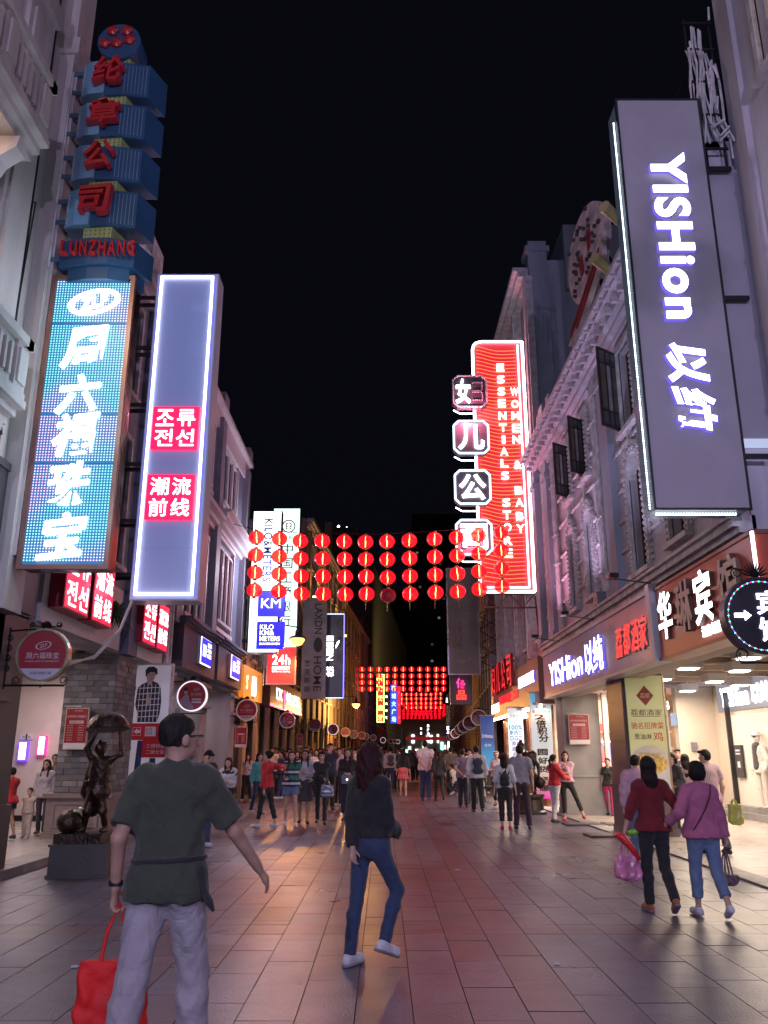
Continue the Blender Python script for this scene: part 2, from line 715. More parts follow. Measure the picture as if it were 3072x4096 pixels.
def person(label, loc, H=1.62, face=0, fem=True, build=1.0, legs=((8, 0), (-8, 5)), hands=None, hposes=('relax', 'relax'),
           lean=0, head=(0, 0), top=None, bottom=None, shoes=(.7, .7, .7), hair=('short', (.015, .012, .012)), sk=None,
           group=None, h=.016, extra=None, poles=(None, None), name='person', seat=0, spread=.0, neckline=0, kids=False):
    """legs: (swing forward, knee bend) per side, left then right, in degrees.  hands: wrist targets (x right, y forward, z up) or None.
    top: (kind, material, looseness, hem height[, sleeve])   bottom: (kind, material, looseness)"""
    s = H / 1.70
    root = thing(name, label, 'child' if kids else 'person', tuple(loc), group, R(face), s)
    local(root)
    fw = 1.0 if not fem else .88
    b = build
    hh = h / s
    hipw = .088 if not fem else .092
    LN = R(lean)
    piv = V(0, 0, .93)

    def T(x, y, z):
        v = V(x, y, z) - piv
        return rotx(v, -LN) + piv
    # legs
    J = {}
    low = 9
    for i, sd in enumerate((-1, 1)):
        sw, kb = legs[i][0], legs[i][1]
        ab = legs[i][2] if len(legs[i]) > 2 else 0
        hip = V(sd * hipw, 0, .90)
        dirt = V(sd * math.sin(R(ab)) + sd * spread, math.sin(R(sw)), -math.cos(R(sw)))
        dirt = unit(dirt)
        knee = hip + dirt * .425
        ds = V(sd * math.sin(R(ab)) * .9, math.sin(R(sw - kb)), -math.cos(R(sw - kb)))
        ank = knee + unit(ds) * .405
        fp = legs[i][3] if len(legs[i]) > 3 else max(0, (kb - sw) * .75 if kb > 15 else 0)
        fd = V(sd * .12, math.cos(R(fp)), -math.sin(R(fp)))
        fd = unit(fd)
        fu = unit(V(0, math.sin(R(fp)), math.cos(R(fp))))
        J[i] = (hip, knee, ank, fd, fu)
        heel = ank - fd * .045 - fu * .045
        toe = ank + fd * .15 - fu * .055
        low = min(low, heel[2] - .035, toe[2] - .026)
    dz = -low
    up = V(0, 0, dz)
    leg = [(J[i][0] + up, J[i][1] + up, J[i][2] + up, J[i][3], J[i][4]) for i in (0, 1)]

    def TT(x, y, z):
        return T(x, y, z) + up
    F_ = V(0, 1, 0)
    FD = rotx(F_, -LN)
    chest = (.150 if not fem else .124) * b
    waist = (.132 if not fem else .106) * b
    hips = (.112 if not fem else .118) * b
    shw = (.165 if not fem else .138) * (.5 + .5 * b)

    def torso(inf, box=0.0):
        w2 = waist + (chest - waist) * box
        return [Prim(TT(-.06, 0, .93), TT(.06, 0, .93), hips + inf, hips + inf, .86, FD),
                Prim(TT(0, 0, .97), TT(0, .005, 1.12), w2 + inf + .012, w2 + inf, .74, FD),
                Prim(TT(0, .005, 1.12), TT(0, 0, 1.29), w2 + inf, chest + inf, .70, FD),
                Prim(TT(-shw + .03, -.01, 1.375), TT(shw - .03, -.01, 1.375), .068 + inf * .8, .068 + inf * .8, .95, FD),
                Prim(TT(0, -.02, 1.34), TT(0, -.012, 1.45), .095 + inf * .7, .05 + inf * .5, .8, FD, k=.05)] + \
            ([Ell(TT(sx * .06, .075, 1.245), (.058 + inf * .6, .052 + inf * .6, .058 + inf * .6)) for sx in (-1, 1)] if fem and not kids else [])
    # head
    yaw, pit = R(head[0]), R(head[1])
    nb = TT(0, -.005, 1.43)

    def HT(x, y, z):
        v = rotz(rotx(V(x, y, z), pit), -yaw)
        return nb + rotx(V(0, .012, 0), -LN) + v
    hs = 1.3 if kids else 1.0
    HC = HT(0, .015 * hs, .165 * hs)
    hax = np.stack([unit(HT(1, 0, 0) - HT(0, 0, 0)), unit(HT(0, 1, 0) - HT(0, 0, 0)), unit(HT(0, 0, 1) - HT(0, 0, 0))])

    def HP(x, y, z):
        return HC + hax[0] * x * hs + hax[1] * y * hs + hax[2] * z * hs
    body = torso(-.012)
    body += [Prim(TT(0, -.012, 1.38), HP(0, -.02, -.07), .058 * (1 if not fem else .88), .05 * (1 if not fem else .88)),
             Ell(HP(0, -.012, .018), np.array((.074, .094, .094)) * hs, hax),
             Ell(HP(0, .022, -.035), np.array((.058, .064, .078)) * hs, hax),
             Prim(HP(0, .088, -.005), HP(0, .103, -.03), .009 * hs, .013 * hs, k=.012),
             Prim(HP(0, .06, -.088), HP(0, .072, -.088), .018 * hs, .016 * hs, k=.02),
             Prim(HP(-.013, .082, -.058), HP(.013, .082, -.058), .008 * hs, .008 * hs, k=.01),
             Ell(HP(-.076, -.008, -.008), np.array((.014, .022, .034)) * hs, hax, k=.008),
             Ell(HP(.076, -.008, -.008), np.array((.014, .022, .034)) * hs, hax, k=.008)]
    fsub = [Ell(HP(sx * .031, .088, .008), np.array((.017, .013, .011)) * hs, hax) for sx in (-1, 1)]
    # arms
    arms = []
    for i, sd in enumerate((-1, 1)):
        sh = TT(sd * (shw + .012), -.01, 1.375)
        tg = hands[i] if hands and hands[i] is not None else (sd * .25, -.02 + .1 * math.sin(R(legs[1 - i][0])), .86)
        t = TT(*tg) if hands and hands[i] is not None else V(*tg) + up
        pole = V(*(poles[i] or (sd * .5, -1, -.1)))
        el, wr = ik(sh, t, .285, .245, pole)
        arms.append((sh, el, wr))
        r0 = (.049 if not fem else .040) * (.4 + .6 * b)
        body += [Prim(sh, el, r0, r0 * .80, k=.05), Prim(el, wr, r0 * .84, .026 if not fem else .023, k=.02)]
        # hand
        u = unit(wr - el)
        pose = hposes[i]
        side = V(0, 1, 0) if pose != 'up' else V(-sd, 0, 0)
        if abs(float(u @ side)) > .8:
            side = V(0, 0, 1)
        a = unit(side - u * float(side @ u))       # across the palm, towards the thumb
        nrm = unit(np.cross(u, a)) * sd            # back of the hand points outward
        if float(nrm @ V(sd, 0, 0)) < 0:
            nrm = -nrm
        hsz = (1.0 if not fem else .9)
        palm = wr + u * .045 * hsz
        body += [Prim(wr, palm + u * .03, .025, .030, .6, nrm, k=.015),
                 Prim(palm - a * .02 + u * .035, palm + a * .022 + u * .038, .015, .015, k=.014)]
        curl = {'relax': .55, 'grip': 1.5, 'flat': .12, 'phone': .9, 'up': .3}.get(pose, .5)
        for q, (off, ln) in enumerate(((.028, .068), (.010, .075), (-.009, .07), (-.027, .055))):
            b0 = palm + u * .042 * hsz + a * off * hsz
            c1 = curl * .5
            d1 = u * math.cos(c1) - nrm * math.sin(c1)
            b1 = b0 + d1 * ln * .5
            d2 = u * math.cos(curl * 1.25) - nrm * math.sin(curl * 1.25)
            b2 = b1 + d2 * ln * .33
            d3 = u * math.cos(curl * 1.8) - nrm * math.sin(curl * 1.8)
            b3 = b2 + d3 * ln * .22
            rf = .0088 * hsz
            body += [Prim(b0, b1, rf * 1.05, rf, k=.004), Prim(b1, b2, rf, rf * .92, k=.004), Prim(b2, b3, rf * .92, rf * .8, k=.004)]
        t0 = palm - u * .02 + a * .022
        t1 = t0 + unit(a * .8 + u * .75 - nrm * .35) * .038
        t2 = t1 + unit(a * .15 + u * 1 - nrm * (.3 + curl * .5)) * .032
        body += [Prim(t0, t1, .0135 * hsz, .0105 * hsz, k=.008), Prim(t1, t2, .0105 * hsz, .008 * hsz, k=.004)]
        arms[-1] = (sh, el, wr, palm + u * .05 - nrm * .03)
    th = (.082 if not fem else .080) * (.3 + .7 * b)
    kn = (.052 if not fem else .047) * (.4 + .6 * b)
    cf = kn * .98
    an = .034 if not fem else .030
    for i in (0, 1):
        hip, knee, ank, fd, fu = leg[i]
        mid = knee + (ank - knee) * .3 + V(0, -.012, 0)
        body += [Prim(hip, knee, th - .006, kn - .004, k=.05), Prim(knee, mid, kn - .004, cf, k=.03), Prim(mid, ank, cf, an, k=.03),
                 Prim(ank, ank + fd * .12 - fu * .045, .03, .022, k=.03)]
    P, Q = skin(body, hh, .02, subs=fsub)
    me = npmesh('body', P, Q)
    rel = (P - HC) @ hax.T / hs
    cq = rel[Q].mean(1)
    mi = np.zeros(len(Q), np.int32)
    eye = (np.abs(np.abs(cq[:, 0]) - .031) < .015) & (np.abs(cq[:, 2] - .007) < .0075) & (cq[:, 1] > .055)
    brow = (np.abs(np.abs(cq[:, 0]) - .032) < .018) & (np.abs(cq[:, 2] - .031) < .0055) & (cq[:, 1] > .055)
    lip = (np.abs(cq[:, 0]) < .021) & (np.abs(cq[:, 2] + .058) < .0085) & (cq[:, 1] > .06)
    mi[eye | brow] = 1
    mi[lip] = 2
    me.polygons.foreach_set('material_index', mi)
    link('body', me, [sk or SKIN, EYEM, LIPM], root)
    # hair
    kind, hc = hair[0], hair[1]
    hm = hairm(hc)
    fr_ = hax[1]
    upv = hax[2]
    if kind != 'none':
        vol = {'short': .006, 'crop': -.004, 'bob': .020, 'long': .014, 'pony': .008, 'curly': .024, 'bun': .008}.get(kind, .01)
        cap = [Ell(HP(0, -.016, .030), np.array((.080 + vol, .098 + vol, .092 + vol)) * hs, hax,
                   cuts=[(HP(0, .048, .062), unit(fr_ * 1.0 - upv * .75))])]
        if kind in ('short', 'crop'):
            cap[0].cuts = [(HP(0, .030, .050), unit(fr_ * .8 - upv * 1.0)), (HP(0, -.02, -.045 if kind == 'short' else .0), -upv)]
            if kind == 'short':
                cap.append(Prim(HP(-.045, .070, .082), HP(.045, .072, .078), .024 * hs, .024 * hs))
            z_ = -.018 if kind == 'short' else .0
            cap.append(Ell(HP(0, -.045, z_), np.array((.066, .062, .058)) * hs, hax, cuts=[(HP(0, -.01, 0), fr_), (HP(0, 0, -.06 if kind == 'short' else -.022), -upv)]))
        if kind == 'crop':
            cap = [Ell(HP(0, -.012, .018), np.array((.0795, .100, .1005)) * hs, hax, cuts=[(HP(0, .040, .040), unit(fr_ * .72 - upv * .70)), (HP(0, -.05, -.040), unit(-upv - fr_ * .25))]),
                   Ell(HP(0, -.03, .045), np.array((.074, .088, .082)) * hs, hax, cuts=[(HP(0, .045, .045), unit(fr_ * .72 - upv * .70))])]
        if kind == 'bob':
            cap += [Ell(HP(0, -.03, -.02), np.array((.098, .095, .10)) * hs, hax, cuts=[(HP(0, .035, 0), fr_), (HP(0, 0, -.085), -upv)]),
                    Prim(HP(-.05, .07, .075), HP(.05, .07, .075), .026, .026)]
        if kind == 'curly':
            cap += [Ell(HP(0, -.035, -.05), np.array((.125, .10, .14)), hax, cuts=[(HP(0, .05, 0), fr_)]),
                    Prim(HP(0, -.06, -.10), HP(0, -.07, -.21), .115, .10, .8, fr_)]
        if kind == 'long':
            ll = hair[2] if len(hair) > 2 else .34
            cap += [Prim(HP(-.05, -.03, .0), HP(-.062, -.035, -.16), .045, .036, k=.03, cuts=[(HP(0, .03, 0), fr_)]),
                    Prim(HP(.05, -.03, .0), HP(.062, -.035, -.16), .045, .036, k=.03, cuts=[(HP(0, .03, 0), fr_)]),
                    Prim(HP(0, -.055, -.02), HP(0, -.10, -.13), .075, .082, .62, fr_),
                    Prim(HP(0, -.10, -.13), HP(0, -.115, -ll), .082, .05, .5, fr_)]
            if len(hair) > 3:
                cap += [Prim(HP(sx * .07, .01, -.06), HP(sx * .085, .085, -.28), .030, .018) for sx in (-1, 1)]
        if kind == 'pony':
            cap += [Prim(HP(0, -.10, .02), HP(0, -.145, -.04), .03, .034), Prim(HP(0, -.145, -.04), HP(0, -.135, -.22), .034, .018)]
        if kind == 'bun':
            cap += [Ell(HP(0, -.115, .06), (.045, .04, .045))]
        P, Q = skin(cap, max(hh * .8, .006), .03, fold=.006 if kind in ('curly',) else .0035, fs=1.4, seed=len(label))
        link('hair', npmesh('hair', P, Q), hm, root)
    # top
    if top:
        tk, tm, lo_, hem = top[:4]
        inf = .010 + lo_
        bx = .6 if lo_ > .015 else .1
        pr = torso(inf, bx)
        if hem < .90:
            pr.insert(0, Prim(TT(-.05, -.012, .87), TT(.05, -.012, .87), hips + inf + .024, hips + inf + .024, .98, FD))
        sl = top[4] if len(top) > 4 else {'tee': .62, 'long': 2, 'tank': 0, 'three': 1.45}[tk]
        for i, sd in enumerate((-1, 1)):
            sh, el, wr, _ = arms[i]
            r0 = (.049 if not fem else .040) * (.4 + .6 * b)
            if sl <= 0:
                continue
            e1 = sh + (el - sh) * min(1, sl)
            pr.append(Prim(sh, sh + (el - sh) * min(1.0, sl + .12), r0 + inf, (r0 * .85 + inf * (1.15 if sl < 1 else 1.0)),
                           cuts=[(e1, el - sh)] if sl < 1 else (), k=.05))
            if sl > 1:
                f = min(.96, sl - 1)
                we = el + (wr - el) * f
                pr.append(Prim(el, el + (wr - el) * min(1.0, f + .1), r0 * .84 + inf, .031 + inf * .9, cuts=[(we, wr - el)], k=.02))
        hz = TT(0, 0, hem)
        nrm = -rotx(V(0, 0, 1), -LN)
        subs = [Prim(TT(0, .02, 1.475 - neckline), TT(0, .02, 1.62), .064, .09)]
        if neckline > .05:
            subs = [Prim(TT(-.07, .03, 1.47 - neckline * .3), TT(.07, .03, 1.47 - neckline * .3), .07, .07)]
        cuts = [] if hem <= 0 else None
        # the hem plane must not cut the sleeves, so it is applied to the trunk pieces alone
        for p in pr[:(5 + (2 if fem and not kids else 0) + (1 if hem < .90 else 0))]:
            p.cuts = tuple(p.cuts) + ((hz, nrm),)
        P, Q = skin(pr, hh, .035 if lo_ < .02 else .05, subs=subs, fold=.0035 + lo_ * .16, fs=.9, seed=len(label) % 7)
        link(top[5] if len(top) > 5 else {'tee': 'shirt', 'long': 'jacket', 'tank': 'vest', 'three': 'blouse'}[tk], npmesh('top', P, Q), tm, root)
    if bottom:
        bk, bm, lo_ = bottom[:3]
        inf = .006 + lo_
        wz = bottom[3] if len(bottom) > 3 else 1.02
        pr = [Prim(TT(-.055, 0, .93), TT(.055, 0, .93), hips + inf, hips + inf, .88, FD),
              Prim(TT(0, 0, .96), TT(0, 0, 1.04), waist + inf + .012, waist + inf, .78, FD, cuts=[(TT(0, 0, wz), rotx(V(0, 0, 1), -LN))])]
        pr[0].cuts = ((TT(0, 0, wz), rotx(V(0, 0, 1), -LN)),)
        if not fem or True:
            pr += [Ell(TT(sx * .055, -.055, .90), (.085 * b + lo_, .075 * b + lo_, .09)) for sx in (-1, 1)]
        if bk == 'skirt':
            hl = bottom[4] if len(bottom) > 4 else .55
            c0 = V(0, 0, .90) + up
            c1 = (leg[0][1] + leg[1][1]) / 2
            c1 = c0 + (c1 - c0) / .425 * (.90 - hl)
            pr.append(Prim(c0, c0 + (c1 - c0) * 1.15, .135 * b + inf, .165 + lo_ * 2.2, .85, F_, cuts=[(c1, c1 - c0)]))
            P, Q = skin(pr, hh, .04, fold=.008, fs=.6, seed=3)
        else:
            fr0 = {'trousers': 2.0, 'shorts': bottom[4] if len(bottom) > 4 else .45, 'crop': 1.72}[bk]
            if bk == 'trousers' and len(bottom) > 4:
                fr0 = bottom[4]
            for i in (0, 1):
                hip, knee, ank, fd, fu = leg[i]
                if fr0 <= 1:
                    c1 = hip + (knee - hip) * fr0
                    pr.append(Prim(hip, hip + (knee - hip) * (fr0 + .1), th + inf, th - .01 + inf * 1.3, cuts=[(c1, knee - hip)], k=.05))
                else:
                    f = fr0 - 1
                    mid = knee + (ank - knee) * .3 + V(0, -.010, 0)
                    c1 = knee + (ank - knee) * f
                    pr += [Prim(hip, knee, th + inf, kn + inf, k=.05),
                           Prim(knee, mid, kn + inf, cf + inf, k=.03),
                           Prim(mid, ank + (ank - mid) * .25, cf + inf, an + .012 + inf * 1.0, k=.03, cuts=[(c1, ank - knee)])]
            P, Q = skin(pr, hh, .03, fold=.003 + lo_ * .12, fs=1.1, seed=len(label) % 5)
        link({'skirt': 'skirt', 'shorts': 'shorts'}.get(bk, 'trousers'), npmesh('bottom', P, Q), bm, root)
    sm = shoes if not isinstance(shoes, tuple) else cloth(shoes, .5)
    for i in (0, 1):
        hip, knee, ank, fd, fu = leg[i]
        heel = ank - fd * .035 - fu * .038
        toe = ank + fd * .145 - fu * .046
        P, Q = skin([Prim(heel, toe, .044, .036, .86, unit(np.cross(fd, fu))), Prim(toe - fd * .03 + fu * .006, toe - fd * .01, .040, .038), Prim(ank - fd * .01 - fu * .01, heel + fd * .07 + fu * .01, .042, .04),
                     ], min(hh, .012), .02, cuts=[(heel - fu * .041, -fu), (ank + fu * .012, fu)])
        so = link('shoe', npmesh('shoe', P, Q), sm, root)
        if hh < .011:
            P, Q = skin([Prim(heel - fu * .03, toe - fu * .02, .047, .041, .86, unit(np.cross(fd, fu)))], .008, .02, cuts=[(heel - fu * .044, -fu), (heel - fu * .022, fu)])
            link('sole', npmesh('sole', P, Q), mat('sole_grey', (.22, .20, .21), .6), so)
            P, Q = skin([Prim(ank + fd * .03 - fu * .012, ank + fd * .085 - fu * .03, .030, .026)], .007, .01, fold=.003, fs=2)
            link('laces', npmesh('laces', P, Q), mat('lace_grey', (.35, .34, .37), .7), so)
    info = dict(root=root, arms=arms, leg=leg, HP=HP, TT=TT, hax=hax, s=s, up=up)
    return info


def world_of(info, v):
    r = info['root']
    return Matrix.LocRotScale(r.location, r.rotation_euler, r.scale) @ Vector([float(x) for x in v])


# ================================================================ the setting
def world_mat(key, **kw):
    "stone whose grain runs on from piece to piece"
    if key in _M:
        return _M[key]
    m = mat(key, **kw)
    nt = m.node_tree
    g = nt.nodes.new('ShaderNodeNewGeometry')
    for n in nt.nodes:
        if n.type == 'MAPPING':
            nt.links.new(g.outputs['Position'], n.inputs[0])
    return m


def wetstone(key, col, rough=.30, rnd=.20):
    if key in _M:
        return _M[key]
    m = world_mat(key, col=col, rough=rough, var=.13, scale=1.6, bump=.22, bscale=55, rnd=rnd, spec=.6)
    nt = m.node_tree
    N, L = nt.nodes, nt.links
    b = N['Principled BSDF']
    g = N.new('ShaderNodeNewGeometry')
    n = N.new('ShaderNodeTexNoise')
    n.inputs['Scale'].default_value = .55
    n.inputs['Detail'].default_value = 6
    n.inputs['Roughness'].default_value = .65
    L.new(g.outputs['Position'], n.inputs[0])
    mr = N.new('ShaderNodeMapRange')
    mr.inputs[1].default_value = .22
    mr.inputs[2].default_value = .78
    mr.inputs[3].default_value = rough - .08
    mr.inputs[4].default_value = rough + .14
    L.new(n.outputs[0], mr.inputs[0])
    L.new(mr.outputs[0], b.inputs['Roughness'])
    # speckle of the granite
    v = N.new('ShaderNodeTexNoise')
    v.inputs['Scale'].default_value = 90
    L.new(g.outputs['Position'], v.inputs[0])
    old = b.inputs['Base Color'].links[0].from_socket
    mx = N.new('ShaderNodeMixRGB')
    mx.blend_type = 'MULTIPLY'
    mx.inputs[0].default_value = .55
    cr = N.new('ShaderNodeValToRGB')
    cr.color_ramp.elements[0].position = .38
    cr.color_ramp.elements[1].position = .62
    cr.color_ramp.elements[0].color = (.45, .45, .47, 1)
    cr.color_ramp.elements[1].color = (1.2, 1.2, 1.2, 1)
    L.new(v.outputs[0], cr.inputs[0])
    L.new(old, mx.inputs[1])
    L.new(cr.outputs[0], mx.inputs[2])
    # old stains and trodden gum
    st = N.new('ShaderNodeTexNoise')
    st.inputs['Scale'].default_value = 3.1
    st.inputs['Detail'].default_value = 8
    st.inputs['Roughness'].default_value = .7
    L.new(g.outputs['Position'], st.inputs[0])
    vo = N.new('ShaderNodeTexVoronoi')
    vo.inputs['Scale'].default_value = 2.3
    L.new(g.outputs['Position'], vo.inputs[0])
    c1, c2 = N.new('ShaderNodeValToRGB'), N.new('ShaderNodeValToRGB')
    for c_, a, b_, lo in ((c1, .34, .52, .62), (c2, .045, .065, .55)):
        c_.color_ramp.elements[0].position = a
        c_.color_ramp.elements[1].position = b_
        c_.color_ramp.elements[0].color = (lo, lo, lo, 1)
    L.new(st.outputs[0], c1.inputs[0])
    L.new(vo.outputs['Distance'], c2.inputs[0])
    src = mx.outputs[0]
    for c_ in (c1, c2):
        m2 = N.new('ShaderNodeMixRGB')
        m2.blend_type = 'MULTIPLY'
        m2.inputs[0].default_value = 1
        L.new(src, m2.inputs[1])
        L.new(c_.outputs[0], m2.inputs[2])
        src = m2.outputs[0]
    L.new(src, b.inputs['Base Color'])
    return m


G_GREY = wetstone('granite_grey', (.128, .118, .172))
G_RED = wetstone('granite_red', (.135, .076, .105))
G_DARK = wetstone('granite_dark', (.085, .066, .075))
JOINT = mat('joint_grit', (.085, .072, .082), .9)
put('ground', MB().add([(-400, -200, -.3), (400, -200, -.3), (400, 900, -.3), (-400, 900, -.3)], [(0, 1, 2, 3)]), JOINT, kind='structure')
street = put('street', MB().box(-5, 5, -14, 38, -.25, -.012), JOINT, kind='structure')
put('road_beyond', MB().add([(-6, 37.95, -.004), (6, 37.95, -.004), (22, 330, 0), (6, 330, 0)], [(0, 1, 2, 3)]),
    wetstone('granite_far', (.17, .15, .15), .34, 0), kind='structure')

SW, SL, GAP = .36, .74, .0032
meshes = {}


def slab_mesh(w, l):
    k = (round(w, 3), round(l, 3))
    if k not in meshes:
        a, b, c = w / 2 - GAP / 2, l / 2 - GAP / 2, .0025
        v = [(-a, -b, -.04), (a, -b, -.04), (a, b, -.04), (-a, b, -.04), (-a, -b, -c), (a, -b, -c), (a, b, -c), (-a, b, -c),
             (-a + c, -b + c, 0), (a - c, -b + c, 0), (a - c, b - c, 0), (-a + c, b - c, 0)]
        f = [(0, 1, 5, 4), (1, 2, 6, 5), (2, 3, 7, 6), (3, 0, 4, 7), (4, 5, 9, 8), (5, 6, 10, 9), (6, 7, 11, 10), (7, 4, 8, 11), (8, 9, 10, 11)]
        meshes[k] = (v, f)
    return meshes[k]


slabs = []
ycur = -13.0
row = 0
rowsY = []
y = -2.0
bands = [8.55, 12.75, 16.95, 21.15, 25.35, 29.55, 33.75, 37.95, 4.35, .15]
ncol = 27
for c in range(ncol):
    x = -4.86 + c * SW + SW / 2 - 0.0
    st = (0, .37, .18, .55)[c % 4]
    cutsY = sorted([b for b in bands] + [b - .42 for b in bands])
    y = cutsY[0]
    while y < 37.4:
        nxt = min(b for b in cutsY if b > y + .01)
        y2 = min(nxt, y + SL if abs(y - round(y, 4)) > 9 else (y + SL * (1 if y not in cutsY or st == 0 else st / SL)))
        if nxt - y2 < .2:
            y2 = nxt
        ym = (y + y2) / 2
        inband = any(bd - .42 < ym < bd for bd in bands)
        lane = c in (8, 16, 17)
        if inband:
            k = 1 if (c % 9 not in (3, 4)) else 2
        elif lane and c != 17:
            k = 1
        else:
            k = 0
            r_ = random.random()
            if r_ < .05:
                k = 1
            elif r_ < .075:
                k = 2
        slabs.append((x, ym, y2 - y, k))
        y = y2


def inview(x, y):
    z = 0
    zc = y * CP + (z - EYE) * SP
    if zc < 1:
        return False
    pyy = 2048 + F * (y * SP - (z - EYE) * CP) / zc
    pxx = 1536 + F * x / zc
    return -60 < pxx < 3132 and pyy < 4200


vis = sorted([s for s in slabs if inview(s[0], s[1])], key=lambda s: s[1])
near = set(id(s) for s in vis[:298])
gm = [G_GREY, G_RED, G_DARK]
sm_cache = {}
bulk = [MB(), MB(), MB()]
for s in slabs:
    x, ym, l, k = s
    v, f = slab_mesh(SW, l)
    dz = random.uniform(-.002, .001)
    tx, ty = random.uniform(-.0025, .0025), random.uniform(-.002, .002)
    if id(s) in near:
        kk = (round(l, 2), k)
        if kk not in sm_cache:
            me = bpy.data.meshes.new('paving_slab')
            me.from_pydata(v, [], f)
            me.materials.append(gm[k])
            me.materials.append(JOINT)
            me.polygons.foreach_set('material_index', [1] * 8 + [0])
            sm_cache[kk] = me
        o = bpy.data.objects.new('paving_slab', sm_cache[kk])
        COL.objects.link(o)
        o.parent = street
        o.location = (x, ym, dz)
        o.rotation_euler = (ty * 1.2, tx * 2, 0)
    else:
        bulk[k].add([(a + x, b + ym, c + dz + a * tx + b * ty) for a, b, c in v], f[8:])
        bulk[k].add([(a + x, b + ym, c + dz + a * tx + b * ty) for a, b, c in v], f[:8], 1)
for k in range(3):
    put('more_paving_slabs', bulk[k], [gm[k], JOINT], street, kind='stuff')

# kerbs and arcade floors
KERB = world_mat('kerb_stone', col=(.22, .21, .21), rough=.5, var=.25, scale=3, bump=.3)
TILE = wetstone('arcade_tile', (.40, .36, .33), .28, .05)
mbk = MB()
kl = put('arcade_floor', MB().box(-13, -5.02, -10, 44, -.25, .10), TILE, kind='structure')
for y in np.arange(-6, 40, 1.0):
    link('kerb_stone', MB().box(-5.30, -4.86, y + .006, y + .994, -.2, .112).mesh('kerb_stone'), KERB, kl)
kr = put('arcade_floor', MB().box(4.86, 14, -10, 44, -.25, .015), TILE, kind='structure')
for y in np.arange(-6, 40, 1.0):
    link('kerb_stone', MB().box(4.55, 4.87, y + .006, y + .994, -.2, .03).mesh('kerb_stone'), KERB, kr)
for (px, py, w) in ((2330, 3300, .8), (2420, 3345, .7), (2470, 3300, .6)):
    g = ground(px, py)
    tag_ = put('manhole_cover', MB().box(g.x - w / 2, g.x + w / 2, g.y - .35, g.y + .35, .004, .036).box(g.x - w / 2 + .05, g.x + w / 2 - .05, g.y - .3, g.y + .3, .036, .04), G_DARK)
    setp(tag_, {2330: 'square stone service cover set by the pillar with the red notice', 2420: 'second stone service cover, nearer the camera beside the right kerb',
                2470: 'small stone service cover nearest the arcade floor'}[px], 'cover', 'stone service covers')


# ---------------------------------------------------------------- facade pieces
def wall(fr, W, H, holes, depth, m, parent, name='wall'):
    us = sorted({0, W} | {h[0] for h in holes} | {h[1] for h in holes})
    vs = sorted({0, H} | {h[2] for h in holes} | {h[3] for h in holes})
    mb = MB()
    for i in range(len(us) - 1):
        j0 = None
        for j in range(len(vs)):
            solid = False
            if j < len(vs) - 1:
                a, b = (us[i] + us[i + 1]) / 2, (vs[j] + vs[j + 1]) / 2
                solid = not any(h[0] < a < h[1] and h[2] < b < h[3] for h in holes)
            if solid and j0 is None:
                j0 = j
            if not solid and j0 is not None:
                mb.box(us[i], us[i + 1], vs[j0], vs[j], -depth, 0)
                j0 = None
    return put(name, mb, m, parent, fr)


GLASS = mat('window_glass_dark', (.015, .018, .025), .08, var=0, bump=0, spec=.8)
WOODD = mat('window_wood_dark', (.05, .03, .028), .5)


